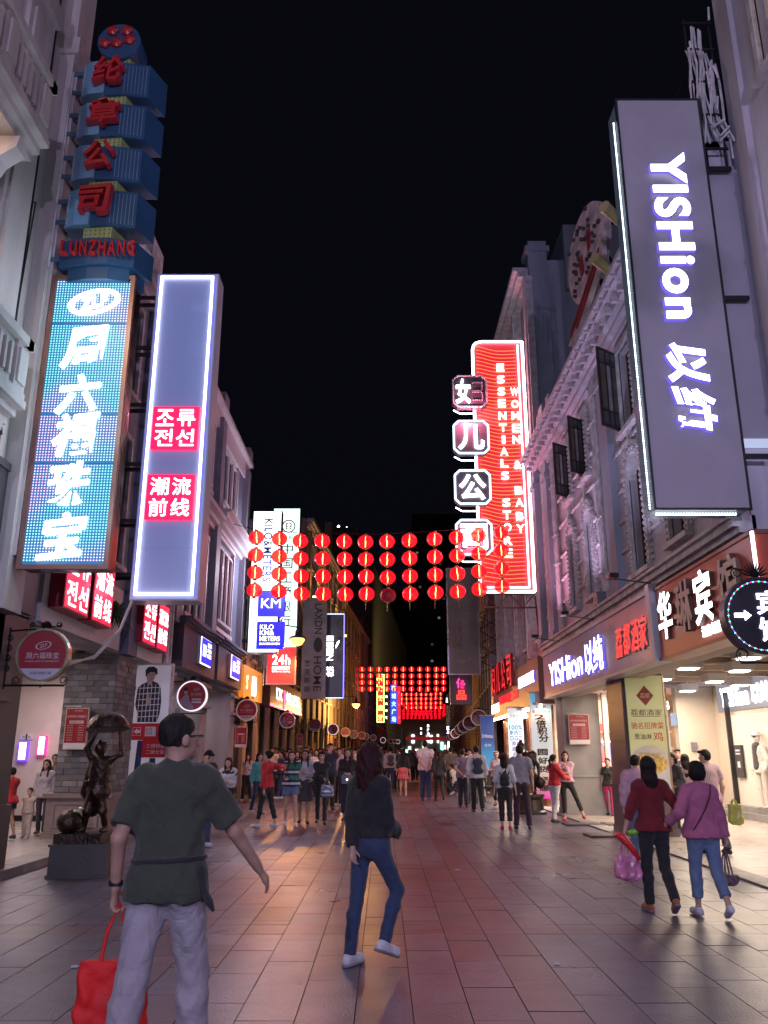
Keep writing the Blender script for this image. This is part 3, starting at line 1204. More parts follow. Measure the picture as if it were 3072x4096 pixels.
def window(fr, u0, u1, v0, v1, fm, parent, cols=2, rows=3, arch=False, pm=None, rec=.16, fw=.05, wm=None, bead=None, surround=.10, sash=True):
    "frame with mullions > panes, sill; the pane sits back in the wall"
    wm = wm or fm
    mb = MB()
    s = surround
    r = (u1 - u0) / 2
    if s > 0:
        top = v1 - (r if arch else 0)
        mb.box(u0 - s, u0, v0, top, -.02, .07)
        mb.box(u1, u1 + s, v0, top, -.02, .07)
        if arch:
            mb.ring((u0 + u1) / 2, top, r, r + s, -.02, .07, 14, a0=0, a1=math.pi)
            cx = (u0 + u1) / 2
            for sd in (-1, 1):
                pts = [(cx + sd * r, top)] + [(cx + sd * r * math.cos(t), top + r * math.sin(t)) for t in np.linspace(0, math.pi / 2, 7)[1:]] + [(cx + sd * r, v1)]
                pts = pts if sd > 0 else pts[::-1]
                mb.prism(pts, -rec - .02, -.001)
        else:
            mb.box(u0 - s, u1 + s, v1, v1 + s, -.02, .07)
    f = put('window', mb if mb.v else MB().box(u0, u0 + .03, v0, v1, -.05, .03), fm, parent, fr)
    sb = MB()
    a = fw
    sb.box(u0, u0 + a, v0, v1, -rec, -rec + .05).box(u1 - a, u1, v0, v1, -rec, -rec + .05)
    sb.box(u0 + a, u1 - a, v0, v0 + a, -rec, -rec + .05).box(u0 + a, u1 - a, v1 - a, v1, -rec, -rec + .05)
    for i in range(1, cols):
        x = u0 + (u1 - u0) * i / cols
        sb.box(x - a * .35, x + a * .35, v0 + a, v1 - a, -rec, -rec + .04)
    for j in range(1, rows):
        y = v0 + (v1 - v0) * j / rows
        sb.box(u0 + a, u1 - a, y - a * .3, y + a * .3, -rec, -rec + .045)
    put('sash', sb, wm, f, fr)
    put('pane', MB().box(u0, u1, v0, v1, -rec - .04, -rec - .005), pm or GLASS, f, fr)
    put('sill', MB().box(u0 - s - .04, u1 + s + .04, v0 - .09, v0, -.02, .14), fm, f, fr)
    if bead:
        bb = MB()
        for sd in (0, 1):
            x = (u0 - s * .55) if sd == 0 else (u1 + s * .55)
            y = v0 + .05
            while y < (v1 - (r if arch else 0)):
                bb.box(x - .026, x + .026, y, y + .055, .07, .105)
                x2 = x + (-s * .95 if sd == 0 else s * .95)
                bb.box(x2 - .03, x2 + .03, y + .03, y + .085, .0, .05)
                y += .115
        if arch:
            cx, top = (u0 + u1) / 2, v1 - r
            for t in np.linspace(.1, math.pi - .1, 11):
                for q in (.55, 1.4):
                    x, y = cx + (r + s * q) * math.cos(t), top + (r + s * q) * math.sin(t)
                    bb.box(x - .03, x + .03, y - .03, y + .03, .0 if q > 1 else .07, .1)
            bb.box(cx - .05, cx + .05, v1 + s, v1 + s + .35, 0, .1).box(cx - .09, cx + .09, v1 + s, v1 + s + .1, 0, .12)
        put('beading', bb, bead, f, fr, kind='stuff')
    return f


def mould(mb, u0, u1, v, n0, prof, depth0=-.05):
    "stacked horizontal mouldings: prof of (height, projection)"
    y = v
    for h, p in prof:
        mb.box(u0, u1, y, y + h, depth0, n0 + p)
        y += h
    return mb


LILAC = world_mat('render_lilac_grey', col=(.50, .46, .53), rough=.7, var=.22, scale=2.2, stretch=(1, 1, .22), bump=.25, bscale=26)
LILACD = world_mat('render_blue_grey', col=(.30, .33, .42), rough=.7, var=.2, scale=2, stretch=(1, 1, .2), bump=.2)
TRIM = world_mat('trim_pale_grey', col=(.56, .53, .55), rough=.6, var=.3, scale=5, bump=.35, bscale=40)
METG = mat('painted_steel_grey', (.22, .22, .26), .4, .3)
STEELD = mat('steel_dark', (.035, .033, .04), .45, .6)
STEELR = mat('steel_rust_red', (.12, .03, .035), .5, .3)
WHITEP = mat('white_panel', (.62, .62, .66), .35, var=.05)

# ---- right hand arcade building (lilac)
R1 = thing('arcade_building', 'lilac grey stone arcade building with ornate arched windows above the white fascia', 'building', (4.75, 16, 0))
Y0, Y1 = 10.25, 23.75          # u runs from far (0) to near
fr = frR(Y1, 0)


def uy(Y):
    return Y1 - Y


holes = []
W1 = [(20.1, 4.95, 7.0, .62, True), (18.35, 4.95, 7.0, .62, True), (20.1, 7.75, 9.25, .62, False), (18.35, 7.75, 9.25, .62, False),
      (14.75, 4.75, 7.05, .85, True), (14.75, 7.6, 9.3, .85, False), (12.75, 4.85, 7.0, .72, False), (11.15, 5.1, 7.0, .95, False), (12.6, 7.6, 9.3, .8, False)]
for (yc, z0, z1, w, ar) in W1:
    holes.append((uy(yc) - w / 2, uy(yc) + w / 2, z0, z1))
wall(Fr((4.75, Y1, 0), (0, -1, 0)), Y1 - Y0, 10.3, holes + [(0, Y1 - Y0, 0, 3.2)], .45, LILAC, R1)
STG = em('stained_glass_lit', (.35, .30, .22), .06, False, (.10, .09, .07))
for i, (yc, z0, z1, w, ar) in enumerate(W1):
    window(fr, uy(yc) - w / 2, uy(yc) + w / 2, z0, z1, TRIM, R1, 2, 4, ar, wm=WOODD, bead=TRIM, rec=.2, surround=.13)
# open casements with leaded panes
for (yc, z0, z1, w, sw) in ((20.1, 7.8, 9.2, .62, .5), (18.35, 7.8, 9.2, .62, .5), (15.25, 7.65, 9.35, .55, .62), (11.6, 5.1, 6.2, .7, .6)):
    cf = Fr((4.75 - .02, yc, z0), (-1, -.75, 0), (0, 0, 1))
    hh_ = z1 - z0
    mb = MB()
    for (a, b, c, d) in ((0, .05, 0, hh_), (sw - .05, sw, 0, hh_), (.05, sw - .05, 0, .05), (.05, sw - .05, hh_ - .05, hh_), (sw * .35, sw * .4, .05, hh_ - .05), (sw * .6, sw * .65, .05, hh_ - .05),
                         (.05, sw - .05, hh_ * .2, hh_ * .2 + .03), (.05, sw - .05, hh_ * .8, hh_ * .8 + .03)):
        mb.box(a, b, c, d, -.02, .02)
    o = put('casement', mb, WOODD, R1, cf)
    for k, (a, b, cc) in enumerate(((.05, sw * .35, (.17, .15, .13)), (sw * .4, sw * .6, (.42, .40, .42)), (sw * .65, sw - .05, (.17, .15, .12)))):
        put('pane', MB().box(a, b, hh_ * .2 + .03, hh_ * .8, -.008, .008), mat('leaded_pane_%d' % k, cc, .25, var=.2, bump=0), o, cf)
        put('pane', MB().box(a, b, .05, hh_ * .2, -.008, .008), mat('leaded_pane_g', (.11, .13, .13), .25, var=.2, bump=0), o, cf)
        put('pane', MB().box(a, b, hh_ * .8 + .03, hh_ - .05, -.008, .008), mat('leaded_pane_g', (.11, .13, .13), .25), o, cf)
# horizontal beads, ledge, cornice
for z in (5.35, 5.95, 6.55, 7.35, 8.1, 8.75):
    mb = MB()
    segs = sorted([(uy(yc) - w / 2 - .25, uy(yc) + w / 2 + .25) for (yc, z0, z1, w, ar) in W1 if z0 - .1 < z < z1 + .3])
    x = .35
    for a, b in segs + [(Y1 - Y0, 99)]:
        a2 = min(a, Y1 - Y0)
        if a2 - x > .15:
            mb.tube([(x, z, .03), (a2, z, .03)], .035, 6)
            for q in np.arange(x, a2, .55):
                mb.tube([(q, z, .03), (q + .05, z, .03)], .05, 6)
        x = max(x, b)
    put('wall_moulding', mb, TRIM, R1, fr)
put('ledge', mould(MB(), 0, Y1 - Y0, 4.28, 0, [(.08, .18), (.10, .26), (.05, .32)]), TRIM, R1, fr)
cor = mould(MB(), 0, Y1 - Y0, 9.55, 0, [(.10, .10), (.10, .22), (.20, .34), (.12, .50), (.10, .58)])
put('cornice', cor, LILAC, R1, fr)
mb = MB()
for q in np.arange(.2, Y1 - Y0, .42):
    mb.box(q, q + .09, 9.72, 9.84, .30, .46).box(q + .2, q + .24, 9.9, 9.97, .5, .62)
put('dentils', mb, LILAC, R1, fr, kind='stuff')
put('parapet', MB().box(0, Y1 - Y0, 10.17, 10.6, -.3, .05).box(0, Y1 - Y0, 10.6, 10.68, -.35, .12), LILACD, R1, fr)
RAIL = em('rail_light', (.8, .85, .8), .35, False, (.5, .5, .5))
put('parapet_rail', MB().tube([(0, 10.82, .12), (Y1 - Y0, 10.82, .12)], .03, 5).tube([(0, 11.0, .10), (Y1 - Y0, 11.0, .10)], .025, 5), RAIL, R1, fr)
# pilasters, pipe clusters
for (yc, w, p, m_, z1_) in ((16.25, .62, .14, LILACD, 10.1), (22.6, .55, .14, LILACD, 11.4), (10.6, .5, .2, LILAC, 10.1), (23.5, .45, .3, LILACD, 9.6)):
    put('pilaster', MB().box(uy(yc) - w / 2, uy(yc) + w / 2, 4.5, z1_, -.02, p).box(uy(yc) - w / 2 - .06, uy(yc) + w / 2 + .06, 4.5, 4.75, -.02, p + .05)
        .box(uy(yc) - w / 2 - .05, uy(yc) + w / 2 + .05, 9.1, 9.25, -.02, p + .05), m_, R1, fr)
for yc in (17.0, 21.6, 23.0, 10.95):
    for k in range(3):
        mb = MB().tube([(uy(yc) + (k - 1) * .13, 4.5, .1), (uy(yc) + (k - 1) * .13, 11.3 if yc > 21 else 9.55, .1)], .045, 8)
        for z in (5.2, 6.4, 7.2, 8.6, 9.2):
            mb.lathe([(.062, -.03), (.07, 0), (.062, .03)], (uy(yc) + (k - 1) * .13, z, .1), 8, axis='y')
        put('cluster_column', mb, TRIM, R1, fr)
put('roof', MB().box(5.2, 12, Y0, Y1, 10.0, 10.2), LILACD, R1)
put('side_wall', MB().box(5.21, 12, Y1 - .35, Y1, 3.3, 10.0), LILACD, R1)
# arcade ceiling beam and deck
CREAM = world_mat('plaster_cream', col=(.60, .52, .44), rough=.6, var=.06, scale=2, bump=.08)
CEIL = world_mat('arcade_ceiling', col=(.42, .36, .32), rough=.7, var=.1)
put('arcade_ceiling', MB().box(5.0, 13.5, 8.0, 30, 3.45, 3.6), CEIL, R1)
put('beam', MB().box(4.80, 5.2, 8.0, Y1, 3.0, 3.44), CEIL, R1)
for k, y in enumerate(np.arange(10, 24, 1.4)):
    put('ceiling_rib', MB().box(5.2, 9.2, y, y + .12, 3.3, 3.45), CEIL, R1)


# pillars on the right
PGREY = world_mat('pillar_granite', col=(.27, .25, .25), rough=.55, var=.18, scale=2.5, bump=.2)
PBRN = world_mat('pillar_brown', col=(.13, .09, .10), rough=.35, var=.15, scale=3, bump=.1)


def pillar(parent, x0, x1, y0, y1, h, m, base=.95):
    s = .05
    mb = MB()
    mb.box(x0 - s, x1 + s, y0 - s, y1 + s, 0, .16)
    mb.box(x0 - s * .6, x1 + s * .6, y0 - s * .6, y1 + s * .6, .16, base)
    mb.box(x0 - s * 1.2, x1 + s * 1.2, y0 - s * 1.2, y1 + s * 1.2, base, base + .05)
    mb.box(x0 - s * .4, x1 + s * .4, y0 - s * .4, y1 + s * .4, base + .05, base + .10)
    z = base + .10
    while z < h:
        z2 = min(h, z + .78)
        mb.box(x0, x1, y0, y1, z, z2 - .012)
        mb.box(x0 + .012, x1 - .012, y0 + .012, y1 - .012, z2 - .012, z2)
        z = z2
    return put('pillar', mb, m, parent)


pillar(R1, 4.78, 5.75, 22.7, 23.6, 3.1, PGREY)
pillar(R1, 4.78, 5.62, 16.95, 18.1, 3.1, PBRN, .9)
put('shop_edge_post', MB().box(5.80, 5.92, 22.5, 22.62, .02, 3.1), WHITEP, R1)
# store fronts inside the right arcade
put('store_wall', MB().box(9.2, 9.5, 11, 23.6, .16, 3.45), CREAM, R1)
put('store_wall', MB().box(8.15, 9.2, 23.6, 23.9, .16, 3.45), CREAM, R1)
put('store_wall', MB().box(5.9, 13, 29.5, 29.8, .02, 3.45), world_mat('shop_back', col=(.45, .32, .22), rough=.6, var=.25, scale=5), R1)
put('store_step', MB().box(8.75, 9.2, 11, 23.5, .015, .17), KERB, R1)
put('glass_corner', MB().box(7.45, 8.1, 24.2, 24.25, .02, 3.4), mat('shop_glass', (.35, .42, .42), .15, var=.05, bump=0), R1)
GLOWW = em('lamp_white_warm', (1, .86, .68), 9)
GLOWC = em('lamp_white_cool', (.86, .88, 1), 14)
for i, (x, y) in enumerate([(6.0, 12.2), (7.4, 12.8), (6.3, 14.4), (7.6, 14.9), (8.4, 13.5), (5.9, 16.2), (7.1, 16.7), (8.3, 17.2), (6.2, 18.7), (7.6, 19.3), (8.6, 20.3), (6.8, 21.3), (8.0, 22.2), (6.0, 22.0)]):
    t = thing('ceiling_lamp', 'square white ceiling lamp in the right arcade, ' + ['nearest the round hotel sign', 'second along from the hotel sign', 'third from the round hotel sign', 'fourth, above the sidewalk shoppers',
              'close to the cream shop wall', 'above the yellow menu pillar', 'just inward of the menu pillar', 'over the shop step', 'behind the menu pillar', 'between menu pillar and shop wall',
              'before the lit store name', 'deep in, before the grey pillar', 'deep in, by the cream return wall', 'closest to the grey notice pillar'][i], 'lamp', (x, y, 3.3), 'square lamps on the arcade ceiling')
    put('housing', MB().box(x - .22, x + .22, y - .22, y + .22, 3.13, 3.30).box(x - .02, x + .02, y - .02, y + .02, 3.30, 3.45), WHITEP, t)
    put('diffuser', MB().box(x - .15, x + .15, y - .15, y + .15, 3.105, 3.128), GLOWW, t)
for (x, y, p) in ((7.0, 13.5, 150), (7.0, 18.5, 230), (7.2, 22.0, 170), (8.5, 26.5, 320)):
    lamp('arcade_lamp_light', 'AREA', (x, y, 3.08), p, (1, .80, .62), 2.2, (0, 0, 0))
SPOTS = [(5.9, 24.6, 3.0), (6.3, 25.6, 2.7), (5.95, 26.0, 2.35), (6.5, 26.8, 3.1), (4.9, 25.4, 2.75), (4.55, 27.5, 2.7), (8.0, 26.2, 3.1), (8.6, 25.8, 2.9)]
for i, (x, y, z) in enumerate(SPOTS):
    t = thing('spotlight', 'bright round spotlight in the shop beyond the grey pillar, ' + ['the highest one', 'one below the highest', 'the lowest of the cluster', 'the one farther back', 'the one left of the pillar', 'the leftmost small one',
              'the one above the bags', 'the one by the glass corner'][i], 'spotlight', (x, y, z), 'spotlights in the shop beyond the pillar')
    put('bulb', MB().lathe([(.02, -.07), (.075, -.05), (.085, 0), (.075, .05), (.02, .07)], (x, y, z), 10), GLOWC, t)
    put('can', MB().lathe([(.05, .06), (.09, .08), (.06, .2), (.012, .22), (.012, 3.45 - z)], (x, y, z), 10), METG, t)

# ---- right: tall building above the near corner
R0 = thing('corner_building', 'tall lilac grey building rising beyond the frame on the right with plain pilasters', 'building', (5.1, 6, 0))
fr0 = Fr((5.25, 10.15, 0), (0, -1, 0))
wall(fr0, 17, 26, [(.95, 1.95, 10.5, 12.6), (3.1, 4.4, 9.2, 11.4), (6.1, 7.6, 5.2, 7.4), (3.1, 4.4, 5.2, 7.2), (6.1, 7.6, 9.2, 11.4), (0.0, 17, 0, 3.2)], .5, LILAC, R0)
for q in (.0, 2.15, 2.75, 5.0, 8.2):
    put('pilaster', MB().box(q, q + .42, 4.4, 26, 0, .12).box(q, q + .44, 4.4, 4.8, 0, .18), LILACD if q in (2.15,) else LILAC, R0, fr0)
WARMW = em('warm_room', (1, .62, .25), .22, True, (.3, .2, .1))
window(fr0, 3.1, 4.4, 9.2, 11.4, TRIM, R0, 2, 3, pm=WARMW)
window(fr0, .95, 1.95, 10.5, 12.6, TRIM, R0, 2, 3, pm=WARMW)
window(fr0, 3.1, 4.4, 5.2, 7.2, TRIM, R0, 2, 3, bead=TRIM)
window(fr0, 6.1, 7.6, 5.2, 7.4, TRIM, R0, 2, 3)
window(fr0, 6.1, 7.6, 9.2, 11.4, TRIM, R0, 2, 3, pm=WARMW)
put('side_wall', MB().box(5.25, 12, 10.15, 10.24, 10.3, 26), LILAC, R0)
put('ledge', mould(MB(), 0, 17, 4.2, 0, [(.1, .2), (.1, .3)]), TRIM, R0, fr0)
mb = MB()
mb.tube([(2.9, 4.5, .26), (2.9, 9.3, .26)], .05, 8).tube([(2.76, 4.5, .26), (2.76, 9.3, .26)], .05, 8)
for z in (5, 6, 7, 8, 9):
    mb.lathe([(.07, -.04), (.085, 0), (.07, .04)], (2.9, z, .26), 8, axis='y').lathe([(.07, -.04), (.085, 0), (.07, .04)], (2.76, z, .26), 8, axis='y')
put('drain_pipe', mb, TRIM, R0, fr0)

# ---- right: second building with the pointed windows, and its high side wall
R2 = thing('shop_building', 'tall building with slender pilasters and pointed windows behind the red neon sign', 'building', (4.85, 29, 0))
PINKW = world_mat('render_pinkish', col=(.42, .30, .27), rough=.7, var=.12, scale=1.5)
OCHRE = world_mat('panel_ochre', col=(.38, .20, .11), rough=.6, var=.25, scale=4)
fr2 = Fr((4.85, 36.5, 0), (0, -1, 0))
hol = []
wins = []
for k in range(5):
    u = 1.1 + k * 2.4
    for (a, b) in ((4.9, 7.6), (8.6, 10.6), (11.6, 13.6)):
        for d in (0, .85):
            hol.append((u + d, u + d + .6, a, b))
wall(fr2, 12.3, 17, hol + [(0, 12.3, 0, 3.1)], .4, PINKW, R2)
for h_ in hol:
    window(fr2, *h_, TRIM, R2, 1, 3, arch=h_[2] < 5, wm=WOODD, rec=.15, surround=.06)
for k in range(6):
    u = .25 + k * 2.4
    put('pilaster', MB().box(u, u + .45, 4.4, 16.6, 0, .22).box(u + .1, u + .35, 4.4, 16.6, .22, .28), TRIM, R2, fr2)
    if k < 5:
        put('panel', MB().box(u + .55, u + 2.25, 7.95, 8.35, 0, .03).box(u + .55, u + 2.25, 10.9, 11.3, 0, .03), OCHRE, R2, fr2)
put('cornice', mould(MB(), 0, 12.3, 16.6, 0, [(.2, .2), (.2, .4), (.15, .55)]), TRIM, R2, fr2)
put('side_wall', MB().box(4.9, 12, 24.15, 24.3, 3.4, 17.4).box(4.8, 5.4, 23.95, 24.6, 10, 18).box(4.7, 5.5, 23.9, 24.7, 17.6, 17.8), LILACD, R2)
put('roof_box', MB().box(6.0, 9, 23.9, 27, 16.2, 18.6), LILACD, R2)
COPPER = mat('copper_column', (.45, .22, .14), .25, .8, var=.1)
for y in (26.4, 29.0, 31.9, 34.6):
    put('column', MB().lathe([(.22, 0), (.22, .25), (.16, .3), (.15, 2.9), (.2, 3.05)], (5.0, y, 0), 12), COPPER, R2)
put('fascia', MB().box(4.42, 4.85, 24.0, 34.8, 2.95, 4.25).box(4.36, 4.9, 24.0, 34.8, 2.9, 2.95), world_mat('fascia_brown', col=(.30, .17, .13), rough=.35, var=.1), R2)
put('shop_wall', MB().box(6.6, 6.8, 29.8, 36.5, 0, 3.4), world_mat('shop_wall_warm', col=(.4, .3, .24), rough=.6), R2)
WBULB = em('canopy_bulb', (1, .78, .5), 25)
for i in range(15):
    y = 24.3 + i * .74
    o = put('canopy_bulb', MB().lathe([(.015, -.05), (.045, -.03), (.045, .01), (.02, .03)], (4.5, y, 2.86), 8), WBULB, R2)
for y in (26, 30, 34):
    lamp('canopy_light', 'AREA', (4.6, y, 2.8), 60, (1, .7, .45), .3, (0, 0, 0), sy=3)

# ---- generic far buildings, following the bend
def farblock(label, side, Ya, Yb, z1, m, warm=0, rows=3, w=.9, seed=0, cat='building', ztop=None, gap=2.3, shopz=3.3, sd=8):
    rnd = random.Random(seed)
    xa = (-5 if side < 0 else 4.85) + cen(Ya)
    xb = (-5 if side < 0 else 4.85) + cen(Yb)
    t = thing('building', label, cat, ((xa + xb) / 2, (Ya + Yb) / 2, 0))
    L = math.hypot(xb - xa, Yb - Ya)
    if side < 0:
        f = Fr((xa, Ya, 0), (xb - xa, Yb - Ya, 0))
    else:
        f = Fr((xb, Yb, 0), (xa - xb, Ya - Yb, 0))
    holes = []
    n = int((L - .6) / gap)
    hh_ = (z1 - shopz - 1.6) / rows
    off = (L - n * gap) / 2 + (gap - w) / 2
    for r_ in range(rows):
        for k in range(n):
            u = off + k * gap
            holes.append((u, u + w, shopz + 1.4 + r_ * hh_, shopz + 1.4 + r_ * hh_ + hh_ * .62))
    wall(f, L, z1, holes + [(0, L, 0, shopz)], .4, m, t)
    lit = em('far_room_warm', (1, .6, .25), .5, False)
    for h_ in holes:
        window(f, *h_, TRIM, t, 2, 2, rec=.12, surround=.08 if Ya < 60 else 0, pm=lit if rnd.random() < warm else GLASS)
    put('cornice', mould(MB(), 0, L, z1 - .5, 0, [(.15, .12), (.15, .25), (.2, .4)]), TRIM if Ya < 60 else m, t, f)
    for r_ in range(1, rows):
        put('string_course', MB().box(0, L, shopz + 1.1 + r_ * hh_, shopz + 1.22 + r_ * hh_, 0, .1), TRIM, t, f)
    for k in range(n + 1):
        u = off - (gap - w) / 2 + k * gap
        put('pillar', MB().box(max(0, u - .3), min(L, u + .3), 0, z1 - .6, 0, .12), m, t, f)
    put('side_wall', MB().box(0, .3, 0, z1, -sd, -.4).box(0, L, z1 - .3, z1, -sd, -.4).box(L - .3, L, 0, z1, -sd, -.4), m, t, f)
    put('shop_back', MB().box(.3, L - .3, 0, shopz, -3.3, -3.1), m, t, f)
    put('shop_ceiling', MB().box(.3, L - .3, shopz, shopz + .12, -3.1, -.4), m, t, f)
    return t, f, L


TAN = world_mat('render_tan', col=(.42, .32, .24), rough=.7, var=.24, scale=2, stretch=(1, 1, .2))
TANX = world_mat('render_beige', col=(.50, .44, .40), rough=.7, var=.12, scale=1.2)
GREYB = world_mat('render_grey', col=(.20, .19, .20), rough=.7, var=.15)
R3, fR3, LR3 = farblock('grey shop building just beyond the one with the red neon sign', 1, 36.8, 50, 9.0, GREYB, .1, 2, seed=2)
R4, fR4, LR4 = farblock('dim tan building on the right past the bend in the street', 1, 50.3, 74, 9.5, TAN, .1, 2, seed=3)
R5, fR5, LR5 = farblock('farther dark building on the right of the street', 1, 74.5, 118, 11, GREYB, .15, 3, seed=4, gap=3)
R6, fR6, LR6 = farblock('farthest low building on the right of the street', 1, 118.5, 175, 12, GREYB, .1, 3, seed=5, gap=4)
L5, fL5, LL5 = farblock('ornate tan building with warm lit roofline beyond the bank sign', -1, 45.5, 64, 14.5, TAN, .35, 4, seed=6)
L6, fL6, LL6 = farblock('warm lit tan building on the left below the tower', -1, 64.4, 88, 13.0, TAN, .2, 3, seed=7, gap=2.8)
L7, fL7, LL7 = farblock('dark low building on the left near the far lanterns', -1, 88.5, 125, 10, GREYB, .2, 3, seed=8, gap=3.2)
L8, fL8, LL8 = farblock('last dark building on the left before the crossing', -1, 125.5, 175, 10, GREYB, .1, 3, seed=9, gap=4)
# pointed gable on the ornate tan building and warm uplights along it
p = at(1345, 2100, 58)
put('gable', MB().prism([(10.5, 14.5), (13.5, 14.5), (12.0, 17.6)], -.6, -.1), TAN, L5, fL5)
for u in (1.0, 4.2, 7.4, 10.6, 13.8, 17):
    q = fL5.p(u, 10.2, .5)
    lamp('facade_uplight', 'SPOT', q, 130, (1, .5, .16), .1, (R(180 - 12), 0, 0), R(80), 1)
    put('uplight', MB().box(u - .08, u + .08, 10.0, 10.14, .3, .5), em('uplight_glow', (1, .6, .2), 8, False), L5, fL5)
for u in (2, 7, 12, 17, 21):
    q = fL6.p(u, 4.4, .6)
    lamp('facade_uplight', 'SPOT', q, 40, (1, .48, .15), .1, (R(180 - 10), 0, 0), R(90), 1)

# office block with vertical fins along the left side of the far street
TW = thing('tower_block', 'big dim office block with vertical fins behind the second lantern row', 'building', (-1, 150, 0))
TWM = world_mat('tower_concrete', col=(.20, .17, .12), rough=.8, var=.1)
ft_ = Fr((-3.6, 98, 0), (8.6, 112, 0))
put('wall', MB().box(0, 112, 0, 27, -25, 0).box(-1, 113, 27, 28, -26, .6), TWM, TW, ft_)
for k in range(30):
    put('fin', MB().box(1 + k * 3.8, 1.9 + k * 3.8, 11, 27, 0, .7), TWM, TW, ft_)
put('window_strips', MB().box(0, 112, 14, 14.5, 0, .2).box(0, 112, 18, 18.5, 0, .2).box(0, 112, 22, 22.5, 0, .2).box(0, 112, 25.4, 25.8, 0, .2), GREYB, TW, ft_)
lamp('tower_fill_light', 'SPOT', (9, 112, 12), 2600, (1, .8, .4), .3, (R(104), 0, R(20)), R(120), 1)  # unseen lamp added to brighten the tower wall
# high-rise with sparse lit windows
HR = thing('apartment_tower', 'far dark apartment tower with a few lit windows above the street end', 'building', (20, 260, 0))
DARKT = mat('tower_dark', (.03, .032, .045), .8)
put('wall', MB().box(9, 24, 250, 275, 0, 74).box(-20, 9, 262, 280, 0, 52).box(24, 50, 255, 280, 0, 60), DARKT, HR)
rr = random.Random(5)
for k in range(16):
    px, py = rr.uniform(1650, 1795), rr.uniform(2210, 2850)
    q = at(px, py, 249.9)
    if 9.5 < q.x < 23 and q.z < 72:
        put('window', MB().box(q.x - .35, q.x + .35, 249.8, 249.95, q.z - .3, q.z + .3), em('far_window_%d' % (k % 3), ((1, .75, .4), (.7, .85, 1), (.9, .9, .8))[k % 3], (.25, .12, .4)[k % 3] * rr.choice((.3, 1)), False), HR)
for (px, py) in ((1354, 2106), (1387, 2112), (1414, 2142), (1640, 2240)):
    q = at(px, py, 240)
    put('roof_light', MB().lathe([(.1, -.4), (.45, 0), (.1, .4)], (q.x, q.y, q.z), 8), em('roof_lamp', (1, .95, .8), 6, False), HR)
q0 = at(1340, 2095, 241)
put('roof_block', MB().box(-60, -8, 242, 260, 0, q0.z - 1), DARKT, HR)


# ================================================================ left hand side
BRICKM = world_mat('brick_face', col=(.15, .15, .16), rough=.6, var=.2, scale=6, bump=.3)
MORTAR = world_mat('mortar_grey', col=(.10, .10, .105), rough=.85, var=.1)
PEDEST = world_mat('pedestal_granite', col=(.26, .20, .19), rough=.5, var=.22, scale=4, bump=.2)
CREAMW = world_mat('render_cream', col=(.46, .40, .38), rough=.7, var=.24, scale=2.2, stretch=(1, 1, .2), bump=.25)
SLATE = world_mat('render_slate_blue', col=(.13, .15, .22), rough=.65, var=.22, scale=2, stretch=(1, 1, .2))
STONEG = world_mat('render_cool_grey', col=(.27, .27, .32), rough=.7, var=.25, scale=2, stretch=(1, 1, .2))

L1 = thing('corner_building', 'cream building with carved balconies at the top left above the blue stepped sign', 'building', (-5, 5, 0))
frl = Fr((-5, -8, 0), (0, 1, 0))


def ul(Y):
    return Y + 8


hl = [(ul(6.6), ul(8.4), 8.4, 11.5), (ul(6.6), ul(8.4), 4.9, 6.9), (ul(2.5), ul(4.6), 8.4, 11.5), (0, ul(9.4), 0, 3.2)]
wall(frl, ul(10.85), 26, hl, .5, CREAMW, L1)
window(frl, *hl[0], CREAMW, L1, 2, 3, pm=em('warm_room_left', (1, .62, .3), 1.2, True))
window(frl, *hl[1], CREAMW, L1, 2, 3)
window(frl, *hl[2], CREAMW, L1, 2, 3)
for (a, w, p_) in ((9.0, .75, .12), (10.25, .55, .22), (5.4, .5, .15)):
    put('pilaster', MB().box(ul(a), ul(a + w), 3.3, 26, 0, p_).box(ul(a) - .05, ul(a + w) + .05, 11.9, 12.2, 0, p_ + .08).box(ul(a) + .1, ul(a + w) - .1, 4, 11.6, p_, p_ + .04), CREAMW, L1, frl)
put('end_wall', MB().box(-12, -5.51, 10.7, 10.84, 3.3, 26), CREAMW, L1)
mb = MB()
mb.tube([(ul(9.85), 3.3, .05), (ul(9.85), 20, .05)], .025, 6).tube([(ul(9.93), 3.3, .04), (ul(9.93), 20, .04)], .02, 6).tube([(ul(9.93), 9, .04), (ul(9.8), 8.9, .16), (ul(9.83), 6, .05), (ul(9.95), 5.5, .06)], .012, 5)
put('cable_run', mb, STEELD, L1, frl)


